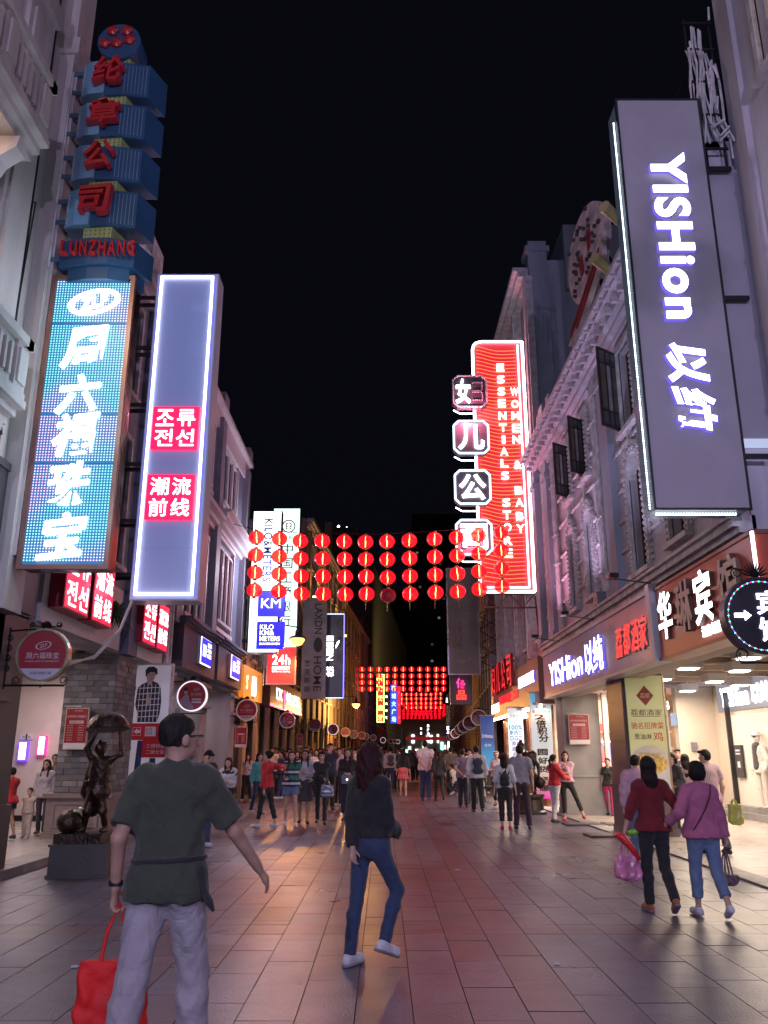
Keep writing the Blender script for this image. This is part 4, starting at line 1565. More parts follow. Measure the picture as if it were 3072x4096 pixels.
def balcony(y0, y1, z0, z1, out, m, par, lab=None):
    mb = MB()
    mould(mb, ul(y0) - .0, ul(y1), z0 - .28, 0, [(.10, out - .18), (.10, out - .08), (.10, out + .03)], 0)
    mb.box(ul(y0), ul(y1), z0 + .02, z0 + .12, out - .16, out)
    mb.box(ul(y0), ul(y1), z1 - .12, z1, out - .18, out + .04)
    mb.box(ul(y1) - .1, ul(y1), z0 + .12, z1 - .12, 0, out - .02).box(ul(y1) - .14, ul(y1) + .03, z1 - .12, z1, 0, out + .04)
    y = ul(y1) - .02
    while y > ul(y0) + .5:
        mb.box(y - .3, y, z0 + .12, z1 - .12, out - .14, out - .01)
        mb.box(y - .26, y - .04, z0 + .2, z1 - .2, out - .01, out + .02)
        mb.box(y - 1.0, y - .3, z0 + .12, z1 - .12, out - .12, out - .06)
        for q in range(4):
            mb.box(y - .40 - q * .15, y - .46 - q * .15, z0 + .22, z1 - .22, out - .06, out - .01)
        y -= 1.0
    b = put('balcony', mb, m, par, frl)
    for yy in (y1 - .35, y1 - 1.7):
        put('bracket', MB().prism([(0, 0), (out * .8, 0), (out * .75, -.15), (.25, -.3), (.12, -.55), (0, -.6)], -.12, .12), m, par, Fr((-5, yy, z0 - .28), (1, 0, 0), (0, 0, 1)))
    return b


balcony(3.5, 9.0, 9.2, 10.1, .6, CREAMW, L1)
balcony(3.5, 9.55, 5.75, 6.6, .48, CREAMW, L1)
put('dark_cladding', MB().box(-5.0, -4.93, 9.45, 11.55, 3.4, 5.1).box(-5.0, -4.9, 9.4, 11.6, 5.1, 5.2), world_mat('pillar_dark_stone', col=(.05, .05, .055), rough=.4, var=.3, scale=3, bump=.2), L1)
put('soffit_lamp', MB().box(-4.95, -4.7, 7.2, 8.2, 8.87, 8.91), em('soffit_glow', (1, .75, .4), 6), L1)
lamp('balcony_light', 'AREA', (-4.55, 7.6, 8.5), 70, (1, .7, .42), .5, (0, R(-60), 0))

L2 = thing('arcade_building', 'dark blue grey arcade building between the cream corner and the navy house', 'building', (-5, 14, 0))
fl2 = Fr((-5, 10.85, 0), (0, 1, 0))
h2 = [(.5, 1.3, 4.9, 7.4), (2.1, 2.9, 4.9, 7.4), (3.5, 4.3, 4.9, 7.4), (.5, 1.3, 8.3, 10.2), (2.1, 2.9, 8.3, 10.2), (3.5, 4.3, 8.3, 10.2)]
wall(fl2, 8.0, 11.2, h2 + [(0, 8, 0, 3.35)], .5, STONEG, L2)
for h_ in h2:
    window(fl2, *h_, TRIM, L2, 2, 3)
put('cornice', mould(MB(), 0, 8.0, 10.6, 0, [(.12, .12), (.14, .3), (.12, .42)]).box(0, 8, 10.98, 11.6, -.3, 0).box(4.3, 5.1, 10.98, 12.1, -.3, .12), TRIM, L2, fl2)
put('pilaster', MB().box(4.85, 5.45, 3.35, 10.6, 0, .16), SLATE, L2, fl2)
put('pilaster', MB().box(6.9, 7.9, 4.8, 10.6, 0, .1), STONEG, L2, fl2)
put('blue_glare_panel', MB().box(.05, .45, 4.5, 9.8, 0, .06), mat('glare_sky_blue', (.25, .38, .55), .3, var=.1), L2, fl2)  # blue light caught by the windows, put in as a blue panel
put('arcade_ceiling', MB().box(-13, -5.5, 9.4, 19.5, 3.42, 3.5), CREAM, L2)
put('fascia_panel', MB().box(.95, 4.6, 3.38, 4.5, 0, .06), WHITEP, L2, fl2)
put('fascia_panel', MB().box(5.0, 7.7, 3.40, 4.85, 0, .06), WHITEP, L2, fl2)
# near pillar and the brick pillar with its stone base
put('pillar', MB().box(-6.1, -5.0, 9.4, 11.6, 0, 3.38).box(-6.14, -4.96, 9.35, 11.65, 0, .9).box(-5.02, -4.93, 9.5, 11.2, 2.2, 2.28), world_mat('pillar_dark_stone', col=(.11, .11, .115), rough=.4, var=.3, scale=3, bump=.2), L2)
pl = put('brick_pillar', MB().box(-5.97, -5.03, 15.73, 17.0, .85, 3.38), MORTAR, L2)
put('pedestal', MB().box(-6.09, -4.9, 15.6, 17.1, 0, .2).box(-6.05, -4.94, 15.64, 17.06, .2, .78).box(-6.11, -4.88, 15.58, 17.12, .78, .86)
    .box(-5.92, -5.1, 15.62, 15.66, .28, .31).box(-5.92, -5.1, 15.62, 15.66, .67, .7).box(-5.92, -5.89, 15.62, 15.66, .31, .67).box(-5.13, -5.1, 15.62, 15.66, .31, .67), PEDEST, L2)
bcol = [world_mat('brick_%d' % i, col=c, rough=.55, var=.15, scale=8, bump=.35) for i, c in enumerate(((.10, .10, .11), (.16, .155, .16), (.23, .22, .22), (.13, .12, .125)))]
bcache = {}
rb = random.Random(11)
nb_ = 0
for r_ in range(24):
    z = .865 + r_ * .105
    for face in (0, 1):
        a0, a1 = (-5.97, -5.03) if face == 0 else (15.73, 17.0)
        x = a0
        first = True
        while x < a1 - .03:
            w = .27 if not (first and r_ % 2) else .14
            first = False
            w = min(w, a1 - x)
            if nb_ < 296:
                k = (round(w, 2), rb.choice((0, 0, 1, 1, 2, 3)))
                if k not in bcache:
                    me = MB().box(.004, w - .004, .004, .098, -.03, 0).mesh('brick')
                    me.materials.append(bcol[k[1]])
                    bcache[k] = me
                o = bpy.data.objects.new('brick', bcache[k])
                COL.objects.link(o)
                o.parent = pl
                p_ = rb.uniform(.004, .022)
                fb = Fr((x, 15.73 - p_, z), (1, 0, 0)) if face == 0 else Fr((-5.03 + p_, x, z), (0, 1, 0))
                o.matrix_basis = fb.M
                nb_ += 1
            x += w
# arcade room seen between the pillars
put('room_wall', MB().box(-12, -5.6, 19.6, 19.8, .1, 3.42), world_mat('plaster_pinkish', col=(.60, .50, .50), rough=.6, var=.05, bump=.05), L2)
put('room_wall', MB().box(-8.4, -8.3, 11, 16.5, .1, 3.42), world_mat('plaster_pinkish', col=(.60, .50, .50)), L2)
put('skirting', MB().box(-8.3, -5.6, 19.56, 19.6, .1, .22), STEELD, L2)
lamp('room_light', 'AREA', (-7, 17.6, 3.35), 75, (1, .80, .78), 1.6, (0, 0, 0))
lamp('room_light', 'AREA', (-6.6, 13.2, 3.35), 60, (1, .80, .74), 1.4, (0, 0, 0))


def lightbox(label, fr, x0, x1, y0, y1, d, face, case, parent=None, cat='sign', name='lit_sign', rim=.03, z=0, group=None, loc=None):
    p = fr.p((x0 + x1) / 2, y0, z)
    t = thing(name, label, cat, tuple(p), group)
    put('case', MB().box(x0, x1, y0, y1, z, z + d), case, t, fr)
    if rim:
        put('face', MB().box(x0 + rim, x1 - rim, y0 + rim, y1 - rim, z + d, z + d + .006), face, t, fr)
    return t


def brackets(t, ya, yb, xf, xs, ylist, Y, m=None, r=.035):
    for z in ylist:
        put('bracket', MB().box(min(xf, xs), max(xf, xs), Y + ya, Y + ya + .06, z, z + .06).box(min(xf, xs), max(xf, xs), Y + yb, Y + yb + .06, z - .02, z + .04), m or STEELD, t)


WHITE_L = em('led_white', (.86, .86, 1), 7)
WHITE_S = em('led_white_soft', (.9, .9, 1), 3.5)
REDFACE = em('red_lit_face', (1, .01, .07), .75)
BLUEFACE = em('blue_lit_face', (.01, .01, .9), .9)
HALO = em('blue_halo', (.12, .08, 1), 1.6)
CASEW = mat('case_lilac_white', (.50, .48, .56), .35, var=.04)
CASEDK = mat('case_dark', (.02, .02, .03), .3)

# small shop pictures in the room
t = thing('lit_poster', 'white lit poster frame with violet rim on the pink arcade wall', 'poster', (-7.9, 19.5, 1.5))
q = at(70, 3045, 19.55); q2 = at(116, 2965, 19.55)
put('frame', MB().box(q.x, q2.x, 19.5, 19.6, q.z, q2.z), em('violet_rim', (.2, .05, 1), 1.2), t)
put('screen', MB().box(q.x + .03, q2.x - .03, 19.49, 19.5, q.z + .04, q2.z - .03), WHITE_S, t)
t = thing('lit_poster', 'magenta rimmed lit poster with two white squares on the arcade wall', 'poster', (-7.4, 19.5, 1.5))
q = at(148, 3022, 19.55); q2 = at(190, 2942, 19.55)
put('frame', MB().box(q.x, q2.x, 19.5, 19.6, q.z, q2.z), em('magenta_rim', (1, .02, .3), 1.2), t)
zm = (q.z + q2.z) / 2
put('square', MB().box(q.x + .03, q2.x - .03, 19.49, 19.5, zm + .01, q2.z - .03), WHITE_S, t)
put('square', MB().box(q.x + .03, q2.x - .03, 19.49, 19.5, q.z + .03, zm - .01), WHITE_S, t)
for i, px in enumerate((92, 114)):
    q = at(px, 2958, 19.55)
    t = put('notice_card', MB().box(q.x - .08, q.x + .08, 19.57, 19.6, q.z, q.z + .12), WHITEP)
    setp(t, 'small white card on the pink wall, ' + ('left one over the white poster', 'right one over the white poster')[i], 'card', 'wall cards')
    put('drawing', MB().box(q.x - .03, q.x + .03, 19.565, 19.57, q.z + .03, q.z + .08), mat('print_grey', (.3, .28, .28), .6), t)

# Korean / Chinese red lit blocks on the left fascias
RED_L = em('red_lit', (1, .01, .09), 1.3)


def four(fr, chars, x, y, w, m, parent, ls=.46, off=.035, d=.02, z=.0):
    for i, ch in enumerate(chars):
        text(fr, ch, x + (-.25 + .5 * (i % 2)) * w, y + (.25 - .5 * (i // 2)) * w, w * ls, w * ls, m, d, z, off, parent=parent)


fL_ = frL(0, 0)
for (Ya, Yb, za, zb, ch, lab) in ((12.0, 13.05, 3.6, 4.62, '조류전선', 'larger red lit block with white Korean lettering on the near left fascia'),
                                  (13.2, 14.2, 3.6, 4.6, '潮流前线', 'larger red lit block with white Chinese lettering on the near left fascia'),
                                  (16.1, 17.05, 3.62, 4.62, '조류전선', 'smaller red lit block with Korean lettering above the poster of the man'),
                                  (17.15, 18.0, 3.62, 4.62, '潮流前线', 'smaller red lit block with Chinese lettering beside the grey drain pipes')):
    t = lightbox(lab, fL_, Ya, Yb, za, zb, .22, REDFACE, mat('case_red', (.35, .02, .05), .4), z=.07, group='red fashion shop blocks')
    fz = Fr((-5 + .29, (Ya + Yb) / 2, (za + zb) / 2), (0, 1, 0))
    four(fz, ch, 0, 0, (Yb - Ya) * .92, WHITE_S, t, .40, .01, .004, .008)
put('drain_pipe', MB().tube([(-4.92, 18.75, 2.6), (-4.92, 18.75, 8)], .07, 8).tube([(-4.92, 19.0, 2.6), (-4.92, 19.0, 8)], .07, 8), TRIM, L2)
put('hanging_fern', MB().add(*[[(0, 0, 0)] * 0, []]) if False else (lambda m: ([m.tube([(-4.9 + random.uniform(-.02, .1), 14.6 + random.uniform(-.1, .1), 3.9), (-4.85 + random.uniform(-.1, .2), 14.6 + random.uniform(-.25, .25), 4.0 + random.uniform(-.05, .15)),
    (-4.8 + random.uniform(-.1, .3), 14.6 + random.uniform(-.35, .35), 3.75 + random.uniform(-.15, .1))], [.012, .03, .004], 4) for _ in range(40)], m)[1])(MB()), mat('fern_green', (.03, .07, .025), .7), L2, kind='stuff')

# ---- the LED jewellery sign
Yc = 10.4
fs = frcam(-4.70, 3.85, Yc)
W_, H_ = 1.12, 4.22
t = thing('vertical_sign', 'tall cyan LED bulb sign with white jewellery shop characters under the blue stepped sign', 'sign', (-4.1, Yc, 3.85))
MIRROR = mat('mirror_bronze', (.10, .05, .045), .15, .8, var=.1, bump=.4, bscale=4)
put('case', MB().box(0, W_, 0, H_, -.36, -.03), MIRROR, t, fs)
put('frame', MB().box(-.03, .03, -.03, H_ + .03, -.03, .04).box(W_ - .03, W_ + .03, -.03, H_ + .03, -.03, .04).box(.03, W_ - .03, -.03, .03, -.03, .04).box(.03, W_ - .03, H_ - .03, H_ + .03, -.03, .04),
    mat('frame_copper', (.28, .15, .12), .45, .7), t, fs)
TEAL = em('led_board_teal', (.0, .13, .36), .9)
for k in range(6):
    a, b = .03 + k * (H_ - .06) / 6, .03 + (k + 1) * (H_ - .06) / 6
    put('panel', MB().box(.03, W_ - .03, a + .006, b - .006, -.03, 0), TEAL, t, fs)


def led_mat():
    m = em('led_dots', (.5, .9, 1), 1.6, False)
    nt = m.node_tree
    N, L = nt.nodes, nt.links
    g = N.new('ShaderNodeNewGeometry')
    n = N.new('ShaderNodeTexNoise')
    n.inputs['Scale'].default_value = 1.1
    L.new(g.outputs['Position'], n.inputs[0])
    cr = N.new('ShaderNodeValToRGB')
    cr.color_ramp.elements[0].position = .42
    cr.color_ramp.elements[1].position = .60
    cr.color_ramp.elements[0].color = (.22, .95, .95, 1)
    cr.color_ramp.elements[1].color = (.9, .5, 1, 1)
    L.new(n.outputs[0], cr.inputs[0])
    L.new(cr.outputs[0], N['Principled BSDF'].inputs['Emission Color'])
    return m


mb = MB()
nx_, nz_ = 27, 106
for i in range(nx_):
    for j in range(nz_):
        x, y = .05 + (W_ - .10) * i / (nx_ - 1), .05 + (H_ - .10) * j / (nz_ - 1)
        if abs(((y - .03) / ((H_ - .06) / 6)) % 1) < .03:
            continue
        r_ = .0112
        mb.add([(x + r_ * math.cos(q), y + r_ * math.sin(q), .008) for q in [2 * math.pi * k / 6 for k in range(6)]], [(0, 1, 2, 3, 4, 5)])
put('led_bulb', mb, led_mat(), t, fs, kind='stuff')
PINKL = em('led_pinkish', (1, .88, 1), 5)
for z_ in (4.6, 6.0, 7.4):
    lamp('led_sign_light', 'POINT', (-3.5, 9.6, z_), 17, (.4, .8, 1), .02)
CYANL = em('led_cyan_edge', (.2, 1, 1), 2.2)
for ch, yy in zip('周六福珠宝', (3.12, 2.42, 1.83, 1.12, .42)):
    text(fs, ch, .535, yy, .57, .61 if ch != '六' else .57, CYANL, .008, .012, .055, parent=t, ital=.12, slant=.12)
    text(fs, ch, .53, yy, .56, .60 if ch != '六' else .56, PINKL, .04, .02, .045, parent=t, ital=.12, slant=.12)
o_ = put('logo_ring', MB().ring(.60, 3.83, .30, .37, .01, .05, 36, asp=.5, rot=.25), PINKL, t, fs)
text(fs, 'ZLF', .60, 3.83, .36, .19, PINKL, .04, .012, .03, parent=t, slant=.25)
brackets(t, .0, .25, -5.0, -4.73, (4.1, 4.75, 5.45, 6.15, 6.9, 7.6), Yc, STEELR)

# ---- blue stepped sign above it
Yb_ = 10.35
t = thing('stepped_sign', 'dark blue stepped sign with red characters and a round top, unlit, on the cream building', 'sign', (-4.0, Yb_, 8.2))
BLUEP = mat('blue_paint', (.025, .075, .16), .35, var=.12, spec=.6)
BLUELIT = mat('blue_paint_lit', (.16, .30, .42), .4, var=.08)  # left third brighter where light falls, put in as a paler blue
YELG = mat('yellow_green_paint', (.34, .40, .16), .45, var=.1)
REDP = mat('red_gloss_letter', (.42, .015, .02), .2, spec=.8, var=.1)
DOTM = mat('bulb_unlit', (.45, .5, .5), .3)
fz_ = Fr((-4.02, Yb_, 0), (1, 0, 0), (0, 1, 0))
lv = [(255, 383), (420, 549), (590, 722), (765, 906)]
BZ = []
for i, (a, b) in enumerate(lv):
    z1_, z0_ = at(540, a, Yb_ - .1).z, at(540, b, Yb_ - .1).z
    BZ.append((z0_, z1_))
    blk = put('block', MB().prism([(-.60, -.06), (-.45, -.14), (-.22, -.17), (-.22, .34), (-.60, .34)], z0_, z1_, 1).prism([(-.22, -.12), (.0, -.13), (.42, -.06), (.58, .34), (-.22, .34)], z0_, z1_, 0),
              [BLUEP, BLUELIT], t, fz_)
    mb = MB()
    for c_ in range(7):
        for r_ in range(15):
            x = -.575 + c_ * .055
            yb = -.075 - .085 * (x + .575) / .36
            mb.box(x, x + .014, yb - .012, yb, z0_ + .05 + r_ * (z1_ - z0_ - .1) / 14.5, z0_ + .072 + r_ * (z1_ - z0_ - .1) / 14.5)
    for c_ in range(7):
        for r_ in range(14):
            x = .06 + c_ * .052
            mb.box(x, x + .007, -.135 + .07 * (x) / .42, -.12 + .07 * (x) / .42, z0_ + .05 + r_ * (z1_ - z0_ - .1) / 13.5, z0_ + .066 + r_ * (z1_ - z0_ - .1) / 13.5)
    me = mb.mesh('bulb_rows', Matrix.Translation((-4.02, Yb_, 0)))
    link('bulb_rows', me, DOTM, t, kind='stuff')
    cc = '纶章公司'[i]
    text(frcam(-4.02, (z0_ + z1_) / 2, Yb_ - .17), cc, -.14, .04, .45, .45, REDP, .13, 0, .05, parent=t, ital=.1, slant=.12, name='letter')
for i in range(5):
    z0_ = BZ[i][1] if i < 4 else None
    if i == 0:
        a_, b_ = BZ[0][1], BZ[0][1] + .22
    elif i < 4:
        a_, b_ = BZ[i][1], BZ[i - 1][0]
    else:
        a_, b_ = BZ[3][0] - .22, BZ[3][0]
    put('spacer', MB().prism([(-.32, -.05), (.10, -.09), (.22, .3), (-.32, .3)], a_, b_), YELG, t, fz_)
    mb = MB()
    for c_ in range(6):
        for r_ in range(3):
            mb.box(-.29 + c_ * .07, -.275 + c_ * .07, -.065 - c_ * .0065, -.03, a_ + .04 + r_ * (b_ - a_) / 3.4, a_ + .055 + r_ * (b_ - a_) / 3.4)
    link('bulb_rows', mb.mesh('bulb_rows', Matrix.Translation((-4.02, Yb_, 0))), STEELD, t, kind='stuff')
zt = BZ[0][1] + .22 + .38
_q = at(476, 165, Yb_ - .15)
ft = frcam(_q.x, _q.z, Yb_ - .15)
put('round_top', MB().disc(0, 0, .33, -.40, 0, 32), BLUEP, t, ft)
for k, (x, y) in enumerate(((-.10, .17), (.12, .17), (-.20, -.07), (-.02, -.06), (.17, -.0))):
    put('logo_cloud', MB().lathe([(.03, -.03), (.08, 0), (.085, .05), (.04, .08)], (0, 0, 0), 12, axis='z', wob=lambda q: 1 + .14 * math.cos(5 * q)), REDP, t, Fr(ft.p(x, y, 0), (1, 0, 0)))
bz = BZ[3][0] - .22
put('base_block', MB().prism([(-.62, -.05), (-.2, -.15), (.1, -.15), (.45, -.05), (.6, .36), (-.62, .36)], bz - .42, bz, 0).prism([(-.5, .0), (-.2, -.08), (.1, -.08), (.38, .0), (.5, .34), (-.5, .34)], bz - .62, bz - .42, 0), BLUEP, t, fz_)
for i, ch in enumerate('LUNZHANG'):
    text(frcam(-4.02, bz - .2, Yb_ - .16), ch, -.50 + i * .135, 0, .10, .22, REDP, .07, 0, .04, parent=t, name='letter')
for i, z in enumerate([b[0] + .1 for b in BZ] + [b[1] - .15 for b in BZ] + [bz - .3]):
    put('bracket', MB().box(-5.0, -4.6, Yb_ - .02, Yb_ + .04, z, z + .07).box(-5.0, -4.6, Yb_ + .24, Yb_ + .3, z, z + .06).box(-5.0, -4.94, Yb_ - .04, Yb_ + .34, z - .1, z + .16), mat('bracket_blue', (.10, .17, .24), .4, .3), t)
put('conduit', MB().tube([(-4.78, Yb_ - .06, 8.2), (-4.78, Yb_ - .06, 11.6)], .018, 6), TRIM, t)

# ---- the pale box sign with the neon border
Yk = 14.4
t = thing('box_sign', 'tall pale blue grey box sign with glowing white border and two red blocks', 'sign', (-3.9, Yk, 4.14))
fs = frcam(-4.5, 4.14, Yk)
W_, H_ = 1.22, 6.56
PALEB = em('panel_pale_blue', (.32, .40, 1), .23, True, (.26, .30, .42))  # faint glow added so the face reads evenly lit
put('case', MB().box(0, W_, 0, H_, -.5, -.02), CASEW, t, fs)
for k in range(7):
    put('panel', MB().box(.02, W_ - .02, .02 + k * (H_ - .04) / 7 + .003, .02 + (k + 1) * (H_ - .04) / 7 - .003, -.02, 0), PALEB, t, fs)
NEON = em('neon_border_white', (.90, .85, 1), 3.4)
a, wd = .085, .045
mb = MB().box(a, a + wd, a, H_ - a, .02, .05).box(W_ - a - wd, W_ - a, a, H_ - a, .02, .05).box(a + wd, W_ - a - wd, a, a + wd, .02, .05).box(a + wd, W_ - a - wd, H_ - a - wd, H_ - a, .02, .05)
put('neon_border', mb, NEON, t, fs)
mb = MB().box(a - .02, a, a, H_ - a, .002, .02).box(W_ - a, W_ - a + .02, a, H_ - a, .002, .02).box(a, W_ - a, H_ - a, H_ - a + .02, .002, .02)
put('border_glow', mb, em('border_blue', (.15, .1, 1), 1.1), t, fs)
for (pa, pb, ch) in ((1635, 1803, '조류전선'), (1905, 2083, '潮流前线')):
    z1_, z0_ = at(700, pa, Yk).z - 4.14, at(700, pb, Yk).z - 4.14
    s_ = z1_ - z0_
    blk = put('red_block', MB().box(W_ / 2 - .5 * s_ * 1.02, W_ / 2 + .5 * s_ * 1.02, z0_, z1_, .0, .10), RED_L, t, fs)
    four(Fr(fs.p(W_ / 2, (z0_ + z1_) / 2, .10), (1, 0, 0)), ch, 0, 0, s_ * .94, WHITE_S, blk, .42, .02, .006, .002)
brackets(t, .1, .35, -5.0, -4.5, (4.6, 5.6, 6.7, 7.9, 9.1, 10.2), Yk)
mb = MB()
for k in range(3):
    mb.tube([(-4.45, 14.4 + k * .03, 4.14), (-4.55, 14.2, 3.6 - k * .03), (-4.8, 13.8, 3.1 - k * .02), (-4.9, 12.6, 2.78 + k * .04), (-4.85, 11.5, 2.72 + k * .07), (-4.82, 11.1, 2.74 + k * .07)], .016, 6)
put('cable', mb, mat('cable_white', (.5, .5, .5), .5), t)

# ---- navy house with the white windows, KM shop
L3 = thing('town_house', 'navy blue house with white framed windows and white cornice above the dark fascias', 'building', (-5, 23.5, 0))
fl3 = Fr((-5, 18.95, 0), (0, 1, 0))
h3 = []
for u in (1.2, 1.95, 2.7):
    h3 += [(u, u + .55, 4.9, 7.0), (u, u + .55, 8.9, 10.5)]
for u in (5.2, 5.95, 6.7):
    h3 += [(u, u + .55, 5.35, 7.5), (u, u + .55, 9.0, 10.6)]
wall(fl3, 9.6, 11.3, h3 + [(0, 9.6, 0, 3.45)], .4, SLATE, L3)
WT = world_mat('white_trim', col=(.55, .53, .56), rough=.5, var=.08)
for h_ in h3:
    window(fl3, *h_, WT, L3, 2, 1, surround=.07)
for (a, b, z0, z1) in ((4.95, 7.5, 5.1, 7.75), (.95, 3.5, 4.65, 7.25), (4.95, 7.5, 8.8, 10.8), (.95, 3.5, 8.7, 10.7)):
    put('window_surround', MB().box(a, a + .1, z0, z1, 0, .1).box(b - .1, b, z0, z1, 0, .1).box(a, b, z1, z1 + .12, 0, .12).box(a, b, z0 - .12, z0, 0, .14), WT, L3, fl3)
put('apron_panel', MB().box(5.2, 7.3, 4.55, 4.62, 0, .06).box(5.2, 7.3, 4.95, 5.0, 0, .06).box(5.2, 5.27, 4.62, 4.95, 0, .06).box(7.23, 7.3, 4.62, 4.95, 0, .06), WT, L3, fl3)
put('cornice', mould(MB(), 4.2, 9.6, 7.95, 0, [(.12, .1), (.12, .24), (.14, .42), (.10, .55)]), WT, L3, fl3)
put('cornice', mould(MB(), .0, 4.1, 7.75, 0, [(.12, .1), (.12, .24), (.14, .42)]), WT, L3, fl3)
put('parapet', MB().box(0, 9.6, 10.95, 11.55, -.3, .06).box(-.02, 9.62, 11.55, 11.68, -.35, .22), WT, L3, fl3)
for u in (.1, 4.15, 8.9):
    put('pilaster', MB().box(u, u + .55, 4.5, 11.3, 0, .18).box(u - .05, u + .6, 11.6, 12.1, -.3, .2), world_mat('pilaster_grey_blue', col=(.20, .20, .25), rough=.6, var=.1), L3, fl3)
put('end_wall', MB().box(-12, -5.4, 28.4, 28.55, 3.5, 11.4), SLATE, L3)
DKF = world_mat('fascia_charcoal', col=(.09, .085, .11), rough=.4, var=.08)
for (a, b, z0, z1) in ((.55, 4.35, 3.5, 4.5), (4.75, 8.8, 3.55, 4.55)):
    put('fascia', mould(MB().box(a, b, z0, z1, 0, .28), a - .08, b + .08, z1, .28, [(.06, .06), (.06, .14), (.06, .22)], 0), DKF, L3, fl3)
for (Ya, Yb, z0, z1, lab) in ((21.0, 22.3, 3.72, 4.42, 'blue lit double logo block on the nearer dark fascia of the navy house'), (25.3, 26.8, 3.75, 4.45, 'blue lit double logo block on the farther dark fascia of the navy house')):
    t = lightbox(lab, fL_, Ya, Yb, z0, z1, .08, em('white_edge', (.8, .8, 1), 3), CASEW, z=.281, rim=.012, group='blue lit logo blocks')
    f_ = Fr((-5 + .281 + .088, Ya, z0), (0, 1, 0))
    w = Yb - Ya
    put('blue_face', MB().box(.07, w * .49, .04, z1 - z0 - .03, 0, .02).box(w * .53, w - .04, .04, z1 - z0 - .03, 0, .02), BLUEFACE, t, f_)
    text(f_, 'KM', w * .28, .36, w * .28, .30, WHITE_S, .004, .021, .0, parent=t)
    for k, s_ in enumerate(('KILO', 'KM&', 'METERS')):
        text(f_, s_, w * .74, .55 - k * .14, w * .32, .10, WHITE_S, .004, .021, .0, parent=t)
for (y0, y1, m_) in ((18.95, 19.8, STONEG), (23.1, 23.95, STONEG), (27.6, 28.5, STONEG)):
    put('pillar', MB().box(-5.85, -5.0, y0, y1, 0, 3.5).box(-5.9, -4.95, y0 - .05, y1 + .05, 0, .9).box(-5.05, -4.9, y0 - .04, y1 + .04, 2.75, 2.82).box(-5.05, -4.9, y0 - .04, y1 + .04, 3.3, 3.38), m_, L3)
put('shop_wall', MB().box(-6.9, -6.7, 19.8, 40, 0, 3.5), CREAMW, L3)
put('arcade_ceiling', MB().box(-6.9, -5.4, 19.5, 29, 3.46, 3.5), CREAMW, L3)
for y in (21.5, 26.0):
    lamp('arcade_light', 'AREA', (-6.0, y, 3.4), 18, (1, .82, .75), .8, (0, 0, 0))

# ---- orange fascia house with stained glass, bank
L4, fL4, LL4 = farblock('tan arcade house with stained glass windows and lit orange fascia before the bank', -1, 28.6, 45.2, 9.6, TAN, .0, 2, seed=12, gap=2.4, shopz=3.45)
put('fascia_orange', MB().box(.3, 3.9, 3.4, 4.5, 0, .16), em('orange_lit', (1, .30, .03), .55, True, (.5, .2, .05)), L4, fL4)
text(Fr(fL4.p(0, 0, .165), fL4.u), "S'", .9, 3.95, .3, .5, em('warm_letter', (1, .8, .5), 2), parent=L4)
text(Fr(fL4.p(0, 0, .165), fL4.u), '尚', 2.2, 3.9, .7, .7, WHITE_L, parent=L4, off=.03)
put('stained_glass', MB().box(.62, 1.55, 5.0, 6.85, .08, .1), mat('stained_blue', (.05, .10, .30), .2, var=.4, scale=8), L4, fL4)
mb = MB()
for k in range(3):
    mb.box(.74 + k * .26, .90 + k * .26, 5.35, 6.4, .1, .11)
put('stained_lights', mb, mat('stained_green', (.16, .24, .10), .25, var=.6, scale=9), L4, fL4)
t = thing('bank_fascia', 'bank fascia with red glowing line and white characters under the red service box', 'sign', tuple(fL4.p(9, 3.4, .1)))
put('board', MB().box(5.0, 14.5, 3.35, 4.5, .0, .3), mat('board_maroon', (.12, .04, .05), .35), t, fL4)
REDN = em('red_neon_line', (1, .03, .08), 7)
put('red_line', MB().box(5.0, 8.2, 3.38, 3.46, .3, .33).box(8.8, 14.5, 3.38, 3.46, .3, .33).box(8.6, 8.8, 3.38, 4.2, .3, .33), REDN, t, fL4)
text(Fr(fL4.p(0, 0, .302), fL4.u), '中国工商银行', 11.4, 3.95, 4.4, .55, em('white_letter_dim', (.9, .9, 1), 1.6), parent=t, off=.02)
text(Fr(fL4.p(0, 0, .302), fL4.u), 'ICBC', 7.3, 3.95, 1.7, .5, em('white_letter_dim', (.9, .9, 1), 1.6), parent=t, off=.02)

# white vertical lightbox: KILO & METERS
Yq = 28.0
t = thing('vertical_lightbox', 'white vertical lightbox with blue lettering read downwards and two blue squares', 'sign', (-4.2, Yq, 4.7))
bl, tr = at(992, 2612, Yq), at(1120, 2043, Yq)
x0, x1 = -4.62, -3.60
fs = frcam(x0, bl.z, Yq)
W_, H_ = x1 - x0, tr.z - bl.z
BOXW = em('box_white', (.80, .84, 1), 2.6)
put('case', MB().box(0, W_, 0, H_, -.4, -.01), CASEDK, t, fs)
put('face', MB().box(.03, W_ - .03, .03, H_ - .03, -.01, 0), BOXW, t, fs)
INK = mat('ink_navy', (.02, .03, .10), .5)


def zy(py, Y, z0):
    return at(1536, py, Y).z - z0


